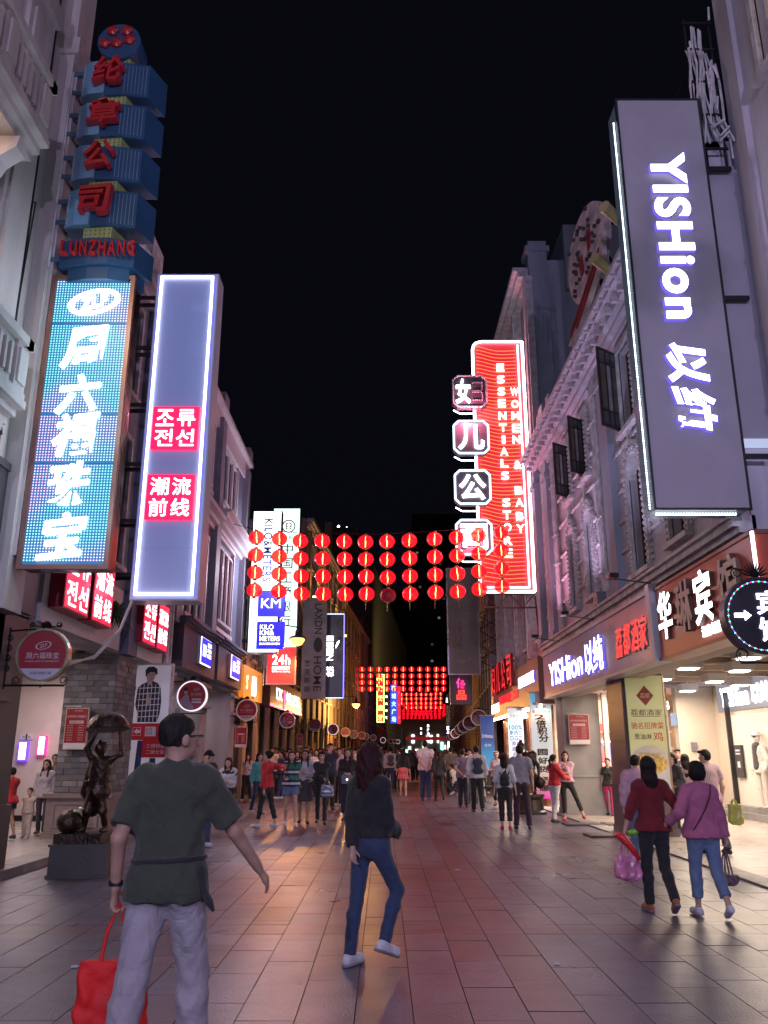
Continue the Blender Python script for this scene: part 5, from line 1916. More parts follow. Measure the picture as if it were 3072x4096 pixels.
text(fs, 'KILO&METERS', W_ * .55, (zy(2075, Yq, bl.z) + zy(2325, Yq, bl.z)) / 2, zy(2075, Yq, bl.z) - zy(2325, Yq, bl.z), .30, INK, .004, .001, .05, rot=-math.pi / 2, parent=t)
for (pa, pb, lines) in ((2362, 2466, ('KM',)), (2487, 2596, ('KILO', 'KM&', 'METERS', 'SKANDINAVIEN'))):
    a, b = zy(pa, Yq - .1, bl.z), zy(pb, Yq - .1, bl.z)
    sq = put('blue_square', MB().box(.32, .32 + (a - b) * 1.02, b, a, 0, .14), BLUEFACE, t, fs)
    f_ = Fr(fs.p(.32, b, .14), (1, 0, 0))
    s_ = a - b
    if len(lines) == 1:
        text(f_, 'KM', s_ * .5, s_ * .5, s_ * .74, s_ * .36, WHITE_S, .004, .001, .0, parent=sq)
    else:
        for k, (l_, w_, h_) in enumerate(zip(lines, (.5, .52, .74, .74), (.17, .17, .17, .08))):
            text(f_, l_, s_ * (.12 + w_ / 2), s_ * (.80 - k * .215 + (0.03 if k == 3 else 0)), s_ * w_, s_ * h_, WHITE_S, .004, .001, .01 if k < 3 else 0, parent=sq)
brackets(t, .05, .3, -5.05, x0, (5.2, 7.0, 8.8), Yq)

# bank lightbox behind
Yi = 34.0
t = thing('bank_sign', 'pale lit vertical bank sign with a red ring emblem behind the white lightbox', 'sign', (-4.2, Yi, 5))
bl, tr = at(1085, 2600, Yi), at(1197, 2032, Yi)
x0, x1 = -4.75, -3.58
fs = frcam(x0, bl.z, Yi)
W_, H_ = x1 - x0, tr.z - bl.z
put('case', MB().box(0, W_, 0, H_, -.4, -.01), CASEDK, t, fs)
put('face', MB().box(.03, W_ - .03, .03, H_ - .03, -.01, 0), em('box_greenish', (.62, .86, .78), 1.6), t, fs)
ICR = mat('ink_red', (.35, .02, .03), .5)
yc = zy(2105, Yi, bl.z)
put('emblem', MB().ring(W_ * .58, yc, .24, .29, 0, .01, 28).box(W_ * .58 - .12, W_ * .58 - .02, yc + .10, yc + .14, 0, .01).box(W_ * .58 + .02, W_ * .58 + .12, yc + .10, yc + .14, 0, .01)
    .box(W_ * .58 - .12, W_ * .58 - .08, yc - .14, yc + .10, 0, .01).box(W_ * .58 + .08, W_ * .58 + .12, yc - .14, yc + .10, 0, .01).box(W_ * .58 - .08, W_ * .58 - .02, yc - .02, yc + .02, 0, .01).box(W_ * .58 + .02, W_ * .58 + .08, yc - .02, yc + .02, 0, .01)
    .box(W_ * .58 - .12, W_ * .58 - .02, yc - .14, yc - .10, 0, .01).box(W_ * .58 + .02, W_ * .58 + .12, yc - .14, yc - .10, 0, .01), ICR, t, fs)
text(fs, 'ICBC', W_ * .62, zy(2150, Yi, bl.z), .5, .15, mat('ink_dark', (.03, .03, .04), .5), .004, .001, parent=t)
for ch, py in zip('中国工商银行', (2196, 2253, 2310, 2365, 2425, 2482)):
    text(fs, ch, W_ * .56, zy(py, Yi, bl.z), .48, .44, mat('ink_dark'), .004, .001, .01, parent=t)

# 24h box
Y4 = 31.5
t = thing('service_box', 'red lit box reading 24h with small white lines hanging below the bank sign', 'sign', (-4.0, Y4, 4))
bl, tr = at(1062, 2738, Y4), at(1186, 2588, Y4)
fs = frcam(bl.x, bl.z, Y4)
W_, H_ = tr.x - bl.x, tr.z - bl.z
put('case', MB().box(0, W_, 0, H_, -.3, 0), mat('case_steel_pink', (.6, .4, .38), .35, .3), t, fs)
put('face', MB().box(.04, W_ - .04, .04, H_ - .04, 0, .01), em('face_red_orange', (.95, .03, .025), .85), t, fs)
text(fs, '24h', W_ * .5, H_ * .66, W_ * .6, H_ * .26, WHITE_S, .004, .011, .05, parent=t)
text(fs, '自助银行服务', W_ * .5, H_ * .44, W_ * .6, H_ * .10, WHITE_S, .004, .011, .01, parent=t)
text(fs, 'Self-Service Banking', W_ * .5, H_ * .34, W_ * .6, H_ * .06, WHITE_S, .004, .011, .0, parent=t)
mb = MB()
for x in (bl.x - .35, bl.x - .08):
    mb.tube([(x, Y4, bl.z - .05), (x, Y4, tr.z + .2)], .018, 5)
for k in range(6):
    z = bl.z + k * (H_ + .1) / 5
    mb.tube([(bl.x - .35, Y4, z), (bl.x - .08, Y4, z)], .014, 5)
put('ladder_frame', mb, TRIM, t)

# LAXDN HOME, black sign, brown sign
Yh = 37.0
t = thing('vertical_sign', 'unlit grey vertical sign with black serif lettering and an oval emblem', 'sign', (-3.2, Yh, 5))
bl, tr = at(1208, 2795, Yh), at(1305, 2390, Yh)
x0 = -3.65
x1 = -2.58
fs = frcam(x0, bl.z, Yh)
W_, H_ = x1 - x0, tr.z - bl.z
put('case', MB().box(0, W_, 0, H_, -.3, 0), mat('sign_grey_film', (.24, .22, .20), .4, var=.35, scale=1.5), t, fs)
INKB = mat('ink_black', (.015, .012, .012), .5)
text(fs, 'LAXDN', W_ * .66, zy(2475, Yh, bl.z), zy(2415, Yh, bl.z) - zy(2535, Yh, bl.z), .34, INKB, .02, .001, .02, rot=-math.pi / 2, parent=t)
text(fs, 'HOME', W_ * .66, zy(2695, Yh, bl.z), zy(2625, Yh, bl.z) - zy(2765, Yh, bl.z), .34, INKB, .02, .001, .02, rot=-math.pi / 2, parent=t)
put('oval_emblem', MB().disc(W_ * .66, zy(2580, Yh, bl.z), .2, 0, .03, 24, ry=.33), INKB, t, fs)
for ch, py in zip('莱克斯顿', (2652, 2688, 2722, 2757)):
    text(fs, ch, W_ * .24, zy(py, Yh, bl.z), .26, .26, INKB, .02, .001, .02, parent=t)
Yh = 38.5
t = thing('vertical_sign', 'black vertical sign with white rounded lettering and coloured neon edge', 'sign', (-2.5, Yh, 5))
bl, tr = at(1297, 2793, Yh), at(1375, 2455, Yh)
fs = frcam(bl.x, bl.z, Yh)
W_, H_ = tr.x - bl.x + .05, tr.z - bl.z
put('case', MB().box(0, W_, 0, H_, -.3, 0), CASEDK, t, fs)
mb = MB().box(W_ - .04, W_, 0, H_, 0, .03)
put('neon_edge', mb, em('neon_blue', (.15, .15, 1), 3), t, fs)
put('neon_edge', MB().box(0, .03, 0, H_ * .5, 0, .03).box(.03, W_ - .04, H_ - .03, H_, 0, .03).box(.03, W_ - .04, 0, .03, 0, .03), em('neon_pale', (.6, .8, 1), 2), t, fs)
# stacked strokes of the rounded wordmark, then its two small characters
x = W_ * .24
for k, py in enumerate((2555, 2580, 2605, 2630)):
    y = zy(py, Yh, bl.z)
    put('lettering', MB().box(x - .16, x + .16, y - .10, y - .04, 0, .02).box(x - .16, x + .16, y - .01, y + .05, 0, .02).box(x - .16, x + .16, y + .08, y + .13, 0, .02) if k < 3
        else MB().box(x - .16, x + .16, y + .09, y + .13, 0, .02).box(x - .16, x + .16, y - .13, y - .09, 0, .02).prism([(x + .06, y + .09), (x + .16, y + .09), (x - .06, y - .09), (x - .16, y - .09)], 0, .02), WHITE_S, t, fs)
text(fs, '祺', x + .02, zy(2676, Yh, bl.z), .36, .22, WHITE_S, .02, .001, .02, parent=t)
text(fs, '邻', x + .02, zy(2697, Yh, bl.z), .36, .22, WHITE_S, .02, .001, .02, parent=t)
put('wave_mark', MB().prism([(W_ * .55, 2.9 * H_ / 5), (W_ * .72, 3.25 * H_ / 5), (W_ * .74, 3.4 * H_ / 5), (W_ * .62, 3.3 * H_ / 5), (W_ * .55, 3.1 * H_ / 5)], 0, .02), WHITE_S, t, fs)
Yh = 80.0
t = thing('vertical_sign', 'dim brown vertical sign with faint characters above the second street lamp', 'sign', (-2.4, Yh, 5))
bl, tr = at(1385, 2842, Yh), at(1455, 2470, Yh)
fs = frcam(bl.x, bl.z, Yh)
W_, H_ = tr.x - bl.x, tr.z - bl.z
put('case', MB().box(0, W_, 0, H_, -.3, 0), mat('sign_brown', (.16, .06, .035), .5, var=.15), t, fs)
for ch, k in zip('荣华楼', (.62, .45, .28)):
    text(fs, ch, W_ * .5, H_ * k, .6, .6, mat('ink_maroon', (.08, .02, .02), .5), .03, .001, .03, parent=t)
put('diamond', MB().prism([(W_ * .5, H_ * .78), (W_ * .9, H_ * .87), (W_ * .5, H_ * .96), (W_ * .1, H_ * .87)], 0, .04), mat('ink_maroon_red', (.2, .01, .01), .5), t, fs)

# distant neon signs
def farsign(label, px0, px1, py0, py1, Y, facem, edge, chars, lm, rows=None):
    bl, tr = at(px0, py1, Y), at(px1, py0, Y)
    t = thing('neon_sign', label, 'sign', ((bl.x + tr.x) / 2, Y, bl.z))
    f_ = frcam(bl.x, bl.z, Y)
    W, H = tr.x - bl.x, tr.z - bl.z
    put('case', MB().box(0, W, 0, H, -.4, 0), facem, t, f_)
    if edge:
        e_ = W * .1
        put('neon_edge', MB().box(0, e_, 0, H, 0, .05).box(W - e_, W, 0, H, 0, .05).box(e_, W - e_, 0, e_, 0, .05).box(e_, W - e_, H - e_, H, 0, .05), edge, t, f_)
    n = len(chars)
    for i, ch in enumerate(chars):
        text(f_, ch, W * .5, H * (n - .5 - i) / n, W * .62, min(W * .75, H / n * .8), lm, .05, .01, .04, parent=t)
    return t


NY = em('neon_yellow', (1, .55, .1), 5)
NR = em('neon_red', (1, .05, .08), 2.2)
farsign('distant tall neon sign with yellow edge and yellow characters on red', 1507, 1537, 2697, 2890, 78, em('dim_red_face', (1, .05, .03), .5), em('neon_lime', (.5, 1, .25), 4), '酒家饭店楼', NY)
farsign('distant slim neon sign with white characters beside the yellow edged one', 1539, 1552, 2745, 2885, 82, CASEDK, None, '真功夫中餐', em('neon_white_far', (.9, .85, 1), 5))
farsign('distant blue neon sign with bright blue characters', 1562, 1588, 2738, 2893, 88, em('dim_blue_face', (.05, .1, 1), .7), None, '鞋城大广场', em('neon_blue_far', (.2, .5, 1), 5))
farsign('distant red edged neon sign right of the blue one', 1590, 1602, 2745, 2895, 92, em('dim_red_face2', (1, .03, .05), .8), None, '金银器', NR)
farsign('small distant white character sign hanging over the street end, left one', 1678, 1690, 2905, 2942, 120, CASEDK, None, '大X', em('neon_white_far'))
farsign('small distant white character sign hanging over the street end, tall one', 1706, 1719, 2895, 2945, 112, CASEDK, None, '真好用', em('neon_white_far'))
farsign('distant narrow sign with tiny blue white characters on the right', 1783, 1792, 2788, 2812, 66, CASEDK, None, '上日', em('neon_white_far'))
farsign('distant pink and white stacked sign near the right hand rings', 1783, 1800, 2905, 2935, 84, CASEDK, None, '互上', em('neon_white_far'))
t = thing('red_banner', 'long red banner hung across the far end of the street', 'banner', (8, 128, 4.5))
bl, tr = at(1620, 2961, 125), at(1786, 2947, 125)
put('cloth', MB().box(bl.x, tr.x, 125, 125.08, bl.z, tr.z), em('banner_red', (.9, .02, .04), .12, False, (.5, .02, .03)), t)
put('pole', MB().tube([(bl.x, 125, 0), (bl.x, 125, tr.z)], .08, 6).tube([(tr.x, 125, 0), (tr.x, 125, tr.z)], .08, 6), STEELD, t)
EB = thing('market_hall', 'low lit shop row closing the far end of the street under the red banner', 'building', (12, 180, 0))
put('wall', MB().box(-4, 30, 178, 182, 0, 9), GREYB, EB)
rr = random.Random(3)
for k in range(26):
    x = 3.5 + k * .75
    c = rr.choice(((.7, .85, 1), (1, .9, .7), (.5, .8, 1), (1, .95, .9), (.3, 1, .6)))
    z = rr.choice((.6, 1.2, 2.2, 3.6))
    put('shop_light', MB().box(x, x + rr.uniform(.3, .9), 177.8, 177.95, z, z + rr.uniform(.5, 1.8)), em('shop_glow_%d' % (k % 5), c, (1.5, 3, 1, 4, 2)[k % 5], False), EB)


# ================================================================ right hand signs
GREYP = mat('panel_grey_violet', (.36, .34, .40), .5, var=.04, bump=.03)
LETW = em('letter_white', (.93, .93, 1), 4.5)
LETB = em('letter_blue_side', (.20, .14, 1), .7)
Yy = 9.9
t = thing('box_sign', 'huge grey vertical box sign with glowing white lettering read downwards and a lit dotted edge', 'sign', (4, Yy, 4.5))
fs = frcam(3.38, 4.47, Yy)
W_, H_ = 1.23, 6.28
put('case', MB().box(.02, W_ - .02, .02, H_ - .02, -.45, -.03), mat('case_steel_blue', (.20, .30, .42), .3, .2), t, fs)
put('face', MB().box(.03, W_ - .03, .03, H_ - .03, -.03, 0), GREYP, t, fs)
put('rim', MB().box(0, .03, 0, H_, -.05, .01).box(W_ - .03, W_, 0, H_, -.05, .01).box(.03, W_ - .03, 0, .03, -.05, .01).box(.03, W_ - .03, H_ - .03, H_, -.05, .01), CASEDK, t, fs)
mb = MB()
for k in range(150):
    y = .05 + k * (H_ - .35) / 150
    mb.box(-.018, -.003, y, y + .022, -.13, -.115)
for k in range(30):
    x = .06 + k * (W_ - .2) / 30
    mb.box(x, x + .018, -.03, -.004, -.14, -.11)
put('led_strip', mb, em('led_dot_white', (.85, .93, 1), 4, False), t, fs, kind='stuff')


def word(s, cx, py0, py1, w, off=.075, it=0):
    a, b = zy(py0, Yy, 4.47), zy(py1, Yy, 4.47)
    text(fs, s, cx, (a + b) / 2, a - b + .03, w + .03, LETB, .06, .0, off, rot=-math.pi / 2, parent=t, name='letter_halo', ital=it)
    text(fs, s, cx, (a + b) / 2, a - b, w, LETW, .006, .061, off, rot=-math.pi / 2, parent=t, name='lettering', ital=it)


word('YISHion', .64, 622, 1283, .50)
word('以', .60, 1385, 1545, .54, .075, .15)
word('纯', .62, 1560, 1722, .58, .07, .15)
brackets(t, .1, .4, 4.55, 5.0, (5.2, 7.5, 9.6), Yy)
put('cable', MB().tube([(4.3, 10.2, 10.75), (4.6, 10.3, 11.5), (4.95, 10.4, 12.3)], .008, 4), STEELD, t)
t = thing('backing_board', 'plain grey violet board fixed to the wall behind the huge grey box sign', 'board', (4.9, 10.3, 5.5))
fs2 = frcam(4.64, 5.5, 10.12)
put('board', MB().box(0, .52, 0, 4.2, -.3, 0), GREYP, t, fs2)
put('edge', MB().box(-.0, .55, -.07, -.0, -.32, .03).box(.52, .55, 0, 4.2, -.32, .03), em('tube_pale', (.6, .7, 1), .6), t, fs2)
# back of a neon sign seen as a bundle of tubes
t = thing('neon_tube_rack', 'weathered bundle of thin pale tubes fixed upright to the wall above the grey box sign', 'sign', (4.8, 10.2, 9.6))
mb = MB()
rr = random.Random(9)
for k in range(12):
    x = 4.60 + k * .036
    pts = [(x + rr.uniform(-.02, .02) + (.12 if z < 10.3 and k > 4 else 0), 10.0 + rr.uniform(0, .12), z) for z in np.arange(9.8 + rr.uniform(0, .6), 12.35 - abs(k - 4) * .12, .35)]
    mb.tube(pts, .018, 5)
for k in range(9):
    z = rr.uniform(9.9, 12.3)
    x = rr.uniform(4.6, 5.0)
    a = rr.uniform(-.3, .3) if z > 10.6 else rr.uniform(.5, 1.0)
    mb.tube([(x, 9.97, z), (x + math.sin(a) * .22, 9.95, z + math.cos(a) * .22)], .017, 5)
put('tubes', mb, TRIM, t, kind='stuff')
mb = MB()
for z in (10.0, 10.6, 11.2, 11.8, 12.3):
    mb.box(4.58, 5.02, 10.05, 10.08, z, z + .03)
put('rack', mb.box(4.6, 4.63, 10.08, 10.12, 9.7, 12.4).box(4.97, 5.0, 10.08, 10.12, 9.7, 12.4), STEELD, t)

# hotel board
HOTR = world_mat('board_rust_orange', col=(.38, .07, .045), rough=.35, var=.12, bump=.05)
t = thing('fascia_sign', 'rust orange hotel board with big white characters, two of them dark, on the right fascia', 'sign', (4.5, 11.5, 3))
put('board', MB().box(4.45, 4.78, 9.65, 13.35, 3.02, 4.10), HOTR, t)
put('rim', MB().box(4.43, 4.8, 9.62, 13.38, 4.10, 4.15).box(4.43, 4.8, 9.62, 13.38, 2.97, 3.02), mat('rim_bronze', (.2, .09, .07), .4, .5), t)
put('end_light', MB().box(4.42, 4.45, 9.6, 9.64, 3.0, 4.12), em('end_tube', (.9, .85, 1), 4), t)
fh = frR(13.3, 3.0, 4.45)
DEADL = mat('letter_unlit_cream', (.50, .46, .38), .4)
for ch, u, m_ in zip('华琳宾馆', (.50, 1.32, 2.08, 2.95), (LETW, DEADL, LETW, DEADL)):
    text(fh, ch, u, .62, .62, .74, mat('letter_side_dark', (.12, .05, .03), .5), .07, 0, .035, parent=t, name='letter_side')
    text(fh, ch, u, .62, .62, .74, m_, .008, .071, .035, parent=t)
text(fh, '订房电话', 2.10, .17, .62, .15, LETW, .02, .001, .01, parent=t)
# fascia with two shop names
t = thing('fascia_sign', 'long lilac fascia with white glowing shop name and smaller red glowing restaurant name', 'sign', (4.5, 18, 3))
put('board', MB().box(4.50, 4.76, 13.55, 23.6, 3.05, 4.15), world_mat('fascia_lilac', col=(.55, .46, .62), rough=.22, var=.04, bump=.02), t)
put('rim', MB().box(4.46, 4.8, 13.52, 23.62, 4.15, 4.22).box(4.47, 4.78, 13.52, 23.62, 3.0, 3.05).box(4.36, 4.5, 13.42, 13.62, 2.98, 4.24), CASEW, t)
ff = frR(23.6, 3.05, 4.50)
uA, uB = 23.6 - onx(2205, 2700, 4.5).y, 23.6 - onx(2335, 2600, 4.5).y
text(ff, 'YISHion', (uA + uB) / 2, .50, uB - uA, .61, LETB, .05, .0, .02, parent=t, name='letter_halo')
text(ff, 'YISHion', (uA + uB) / 2, .50, (uB - uA) * .99, .60, LETW, .006, .051, .01, parent=t)
uA, uB = 23.6 - onx(2346, 2600, 4.5).y, 23.6 - onx(2420, 2600, 4.5).y
text(ff, '以纯', (uA + uB) / 2, .50, uB - uA, .73, LETB, .05, .0, .02, parent=t, name='letter_halo')
text(ff, '以纯', (uA + uB) / 2, .50, (uB - uA) * .99, .72, LETW, .006, .051, .01, parent=t)
REDL = em('letter_red', (1, .03, .03), 1.1)
for ch, px in zip('荔都酒家', (2480, 2512, 2546, 2580)):
    u = 23.6 - onx(px, 2540, 4.5).y
    text(ff, ch, u, .52, .44, .56, REDL, .008, .03, .0, parent=t, ital=.15)
    text(ff, ch, u + .03, .50, .44, .56, mat('letter_shadow_grey', (.3, .28, .33), .4), .03, 0, .01, parent=t, name='letter_back', ital=.15)
# red letters and the duck shop name on the brown fascia
f2 = frR(34.8, 0, 4.42)
t = thing('fascia_lettering', 'big red standing characters on the brown fascia beyond the lilac one', 'sign', (4.4, 31, 4))
REDD = em('letter_red_deep', (1, .02, .03), .8)
for ch, Y, z in zip('妇儿公司', (33.0, 31.6, 30.2, 28.8), (4.1, 4.25, 4.4, 4.45)):
    text(f2, ch, 34.8 - Y, 4.28, 1.0, 1.1, mat('letter_red_side', (.25, .01, .015), .4), .10, .03, .02, parent=t, name='letter_side')
    text(f2, ch, 34.8 - Y, 4.28, .98, 1.08, REDD, .008, .131, .01, parent=t)
text(f2, 'WOMEN & BABY COMPANY', 34.8 - 30.0, 3.45, 4.6, .30, REDD, .03, .002, .01, parent=t)
t = thing('fascia_lettering', 'white glowing two word shop name on the brown fascia, nearest the lilac one', 'sign', (4.4, 25.8, 3.6))
text(f2, 'FORTUNE DUCK', 34.8 - 25.9, 3.72, 2.9, .36, LETB, .04, 0, .02, parent=t, name='letter_halo')
text(f2, 'FORTUNE DUCK', 34.8 - 25.9, 3.72, 2.86, .34, LETW, .006, .041, .01, parent=t)
t = thing('fascia_lettering', 'white glowing two word shop name at the far lower end of the brown fascia', 'sign', (4.4, 33.6, 3.3))
text(f2, 'FORTUNE DUCK', 34.8 - 33.6, 3.25, 2.2, .34, LETW, .01, .002, .01, parent=t)

# ---- the red neon sign
Yr = 25.2
bl, tr = at(1930, 2368, Yr), at(2132, 1370, Yr)
x0, x1 = 2.98, 4.66
H_ = tr.z - bl.z
fs = frcam(x0, bl.z, Yr)
W_ = x1 - x0
t = thing('neon_sign', 'big red neon sign with wavy yellow tubes, white border and four character blocks', 'sign', (3.8, Yr, bl.z))
put('case', MB().prism([(0, 0), (W_, 0), (W_, H_), (.3, H_), (.09, H_ - .09), (0, H_ - .3)], -.5, -.01), CASEDK, t, fs)
put('face', MB().prism([(.05, .05), (W_ - .05, .05), (W_ - .05, H_ - .05), (.3, H_ - .05), (.11, H_ - .13), (.05, H_ - .3)], -.01, 0), em('red_neon_face', (1, .01, .03), .66), t, fs)
NB = em('neon_border_cool', (.92, .82, 1), 5)
e_ = .045
mb = MB()
path = [(.3, H_), (W_, H_), (W_, 0), (0, 0), (0, H_ - .3), (.05, H_ - .13), (.13, H_ - .05), (.3, H_)]
for (ax, ay), (bx_, by_) in zip(path, path[1:]):
    mb.tube([(ax, ay, .06), (bx_, by_, .06)], e_, 6)
put('neon_border', mb, NB, t, fs)
put('neon_border', MB().tube([(W_ - .16, .12, .05), (W_ - .16, H_ - .12, .05)], .025, 5).tube([(.15, .14, .05), (W_ - .16, .14, .05)], .025, 5), NB, t, fs)
mb = MB()
TUB = em('neon_tube_yellow', (1, .27, .07), 1.1, False)
n_ = 62
for k in range(n_):
    y0 = .28 + k * (H_ - .5) / n_
    pts = []
    for i in range(9):
        x = .12 + (W_ - .36) * i / 8
        y = y0 + .20 * math.exp(-((x - .1) / .55) ** 2) * (.4 + .6 * abs(math.sin(k * .13))) - .03 * math.sin(x * 3)
        if y < H_ - .14:
            pts.append((x, y, .03))
    if len(pts) > 2:
        mb.tube(pts, .0115, 4)
put('neon_tube', mb, TUB, t, fs, kind='stuff')
BLK = mat('block_grey_violet', (.10, .08, .10), .4)
NW = em('neon_white_hot', (.85, .93, 1), 6)
for ch, pa, pb in (('妇', 1503, 1632), ('儿', 1683, 1818), ('公', 1880, 2020), ('司', 2078, 2222)):
    a, b = zy(pa, Yr - .3, bl.z), zy(pb, Yr - .3, bl.z)
    cxw = at((1808 + 1945) / 2 + (pa - 1503) * .03, pa, Yr - .3).x - x0
    s_ = (a - b) / 2
    cy_ = (a + b) / 2
    rp = [(cxw + sx_ * s_ * 1.0 if False else cxw + sx_ * s_, cy_ + sy_ * s_ * .78) for sx_, sy_ in ((1, -1), (1, 1))]
    r8 = [(-1, -.72), (-.72, -1), (.72, -1), (1, -.72), (1, .72), (.72, 1), (-.72, 1), (-1, .72)]
    blk = put('block', MB().prism([(cxw + p_[0] * s_, cy_ + p_[1] * s_) for p_ in r8], .1, .32), BLK, t, fs)
    mb = MB()
    rr8 = [(cxw + p_[0] * s_ * .95, cy_ + p_[1] * s_ * .95, .35) for p_ in r8]
    for i in range(8):
        mb.tube([rr8[i], rr8[(i + 1) % 8]], .032, 5)
    put('outline', mb, em('neon_outline', (.62, .85, 1), 2.6) if ch != '妇' else mat('tube_unlit', (.4, .4, .42), .3), blk, fs)
    f_ = Fr(fs.p(cxw, cy_, .32), (1, 0, 0))
    if ch == '妇':
        text(f_, '女', -s_ * .38, 0, s_ * .85, s_ * 1.5, NW, .04, .01, .05, parent=blk)
        put('dead_stroke', MB().box(s_ * .15, s_ * .75, s_ * .5, s_ * .58, 0, .03).box(s_ * .15, s_ * .75, -.04, .04, 0, .03).box(s_ * .15, s_ * .75, -s_ * .58, -s_ * .5, 0, .03).box(s_ * .67, s_ * .75, -s_ * .5, s_ * .5, 0, .03), mat('tube_unlit'), blk, f_)
    else:
        text(f_, ch, 0, 0, s_ * 1.45, s_ * 1.45, NW, .04, .01, .05, parent=blk)
    put('small_stroke', MB().tube([(cxw - s_ * .95, b - .08, .3), (cxw - s_ * .6, b - .2, .3), (cxw + s_ * .3, b - .2, .3)], .022, 5), NW, t, fs)
SER = em('letter_pale_green', (.75, 1, .92), 2.6)
for s_, px, pys in (('ESSENTIALSSTORE', 2000, (1475, 1522, 1570, 1617, 1667, 1714, 1762, 1810, 1857, 1906, 2013, 2063, 2112, 2165, 2215)), ('WOMEN&BABY', 2052, (1571, 1620, 1667, 1716, 1762, 1863, 1965, 2013, 2068, 2117))):
    for i, (ch, py) in enumerate(zip(s_, pys)):
        q = at(px + (py - 1475) * .045, py, Yr)
        text(fs, ch, q.x - x0, q.z - bl.z, .25 if ch != 'I' else .1, .27, SER, .05, .06, .03, parent=t, name='letter')
brackets(t, .1, .4, 4.66, 5.0, [bl.z + .4 + k * 1.6 for k in range(5)], Yr, STEELR)
put('truss', MB().tube([(3.1, Yr + .2, bl.z - .45), (4.75, Yr + .2, bl.z - .45)], .03, 5).tube([(3.1, Yr + .2, bl.z - .02), (3.5, Yr + .2, bl.z - .45), (3.9, Yr + .2, bl.z - .02), (4.3, Yr + .2, bl.z - .45), (4.7, Yr + .2, bl.z - .02)], .022, 5)
    .tube([(4.8, Yr + .3, bl.z - 1.5), (4.7, Yr + .2, bl.z - .1)], .03, 5).tube([(3.1, Yr + .2, bl.z), (3.1, Yr + .2, bl.z - .45)], .02, 5), STEELR, t)

# ---- grey duck sign and the small one below it
Yd = 34.5
bl, tr = at(1795, 2697, Yd), at(1906, 2275, Yd)
fs = frcam(bl.x, bl.z, Yd)
W_, H_ = at(1906, 2400, Yd).x - bl.x + .06, tr.z - bl.z
t = thing('vertical_sign', 'unlit grey green vertical sign with raised grey lettering below the red neon sign', 'sign', (3.5, Yd, 5))
GG = mat('sign_grey_green', (.20, .19, .17), .45, var=.06)
put('case', MB().box(0, W_, 0, H_, -.35, 0), GG, t, fs)
put('rim', MB().box(-.03, .03, -.03, H_ + .03, -.02, .03).box(W_ - .03, W_ + .03, -.03, H_ + .03, -.02, .03).box(.03, W_ - .03, -.03, .03, -.02, .03).box(.03, W_ - .03, H_ - .03, H_ + .03, -.02, .03), mat('rim_alu', (.35, .33, .36), .3, .6), t, fs)
GL = mat('letter_grey', (.27, .26, .24), .45)
for s_, fx, pys in (('FORTUNE', .36, (2315, 2342, 2370, 2398, 2426, 2458, 2490)), ('DUCK', .72, (2425, 2458, 2490, 2520))):
    for ch, py in zip(s_, pys):
        text(fs, ch, W_ * fx, zy(py, Yd, bl.z), .18, .24, GL, .05, .001, .02, parent=t, name='letter')
for ch, py in zip('科春得', (2525, 2560, 2600)):
    text(fs, ch, W_ * .36, zy(py, Yd, bl.z), .34, .34, GL, .04, .001, .02, parent=t, name='letter')
put('duck_emblem', MB().disc(W_ * .5, .52, .14, 0, .04, 16, ry=.07).disc(W_ * .66, .62, .06, 0, .04, 12).prism([(W_ * .30, .5), (W_ * .40, .45), (W_ * .40, .56), (W_ * .26, .62)], 0, .04), GL, t, fs)
mb = MB()
for k in range(7):
    z = bl.z + k * .62
    mb.tube([(fs.o.x + W_, Yd + .2, z), (4.85, Yd + .2, z + .5)], .02, 4).tube([(fs.o.x + W_, Yd + .2, z + .6), (4.85, Yd + .2, z + .1)], .02, 4)
mb.tube([(4.8, Yd + .2, bl.z - .2), (4.8, Yd + .2, tr.z)], .035, 5)
put('truss', mb, STEELR, t)
Ye = 36.0
bl, tr = at(1802, 2818, Ye), at(1888, 2700, Ye)
t = thing('small_box_sign', 'dark grey box with two red glowing characters below the grey green sign', 'sign', (3.3, Ye, 3))
fs = frcam(bl.x, bl.z, Ye)
W_, H_ = tr.x - bl.x, tr.z - bl.z
put('case', MB().box(0, W_, 0, H_, -.35, 0), mat('case_grey', (.12, .11, .14), .4), t, fs)
text(fs, '優', W_ * .5, H_ * .72, .40, .42, em('neon_pinkred', (1, .03, .2), 3), .05, .01, .03, parent=t)
text(fs, '品', W_ * .5, H_ * .32, .40, .40, em('neon_scarlet', (1, .03, .02), 3), .05, .01, .04, parent=t)
farsign('narrow white lettering sign hanging beyond the dark grey red lettered box', 1787, 1803, 2820, 2905, 58, mat('case_grey'), None, 'HOTEL', mat('letter_chrome', (.6, .6, .65), .25, .5))

# ---- roof disc sign above the right building
t = thing('roof_sign', 'weathered pinkish round sign with red marks and a slanted ribbon on the right roof', 'sign', (4.7, 16, 11))
RD = mat('disc_pale_pink', (.62, .50, .54), .7, var=.35, scale=3.5, bump=.5)
fd = Fr((4.55, 16.2, 12.35), (.14, -1, 0), (0, 0, 1))
put('disc', MB().disc(0, 0, 1.12, -.12, 0, 36), RD, t, fd)
rr = random.Random(4)
mb = MB()
for k in range(46):
    a, r_ = rr.uniform(0, 6.28), 1.08 * math.sqrt(rr.random())
    mb.box(r_ * math.cos(a) - .025, r_ * math.cos(a) + .025, r_ * math.sin(a) - .035, r_ * math.sin(a) + .035, 0, .07)
put('socket', mb, mat('socket_dark', (.07, .05, .06), .7), t, fd, kind='stuff')
REDW = mat('red_faded', (.30, .03, .04), .6, var=.3)
put('red_mark', MB().prism([(-.4, 0), (-.2, .1), (-.15, -.35), (-.3, -.4)], 0, .03), REDW, t, fd)
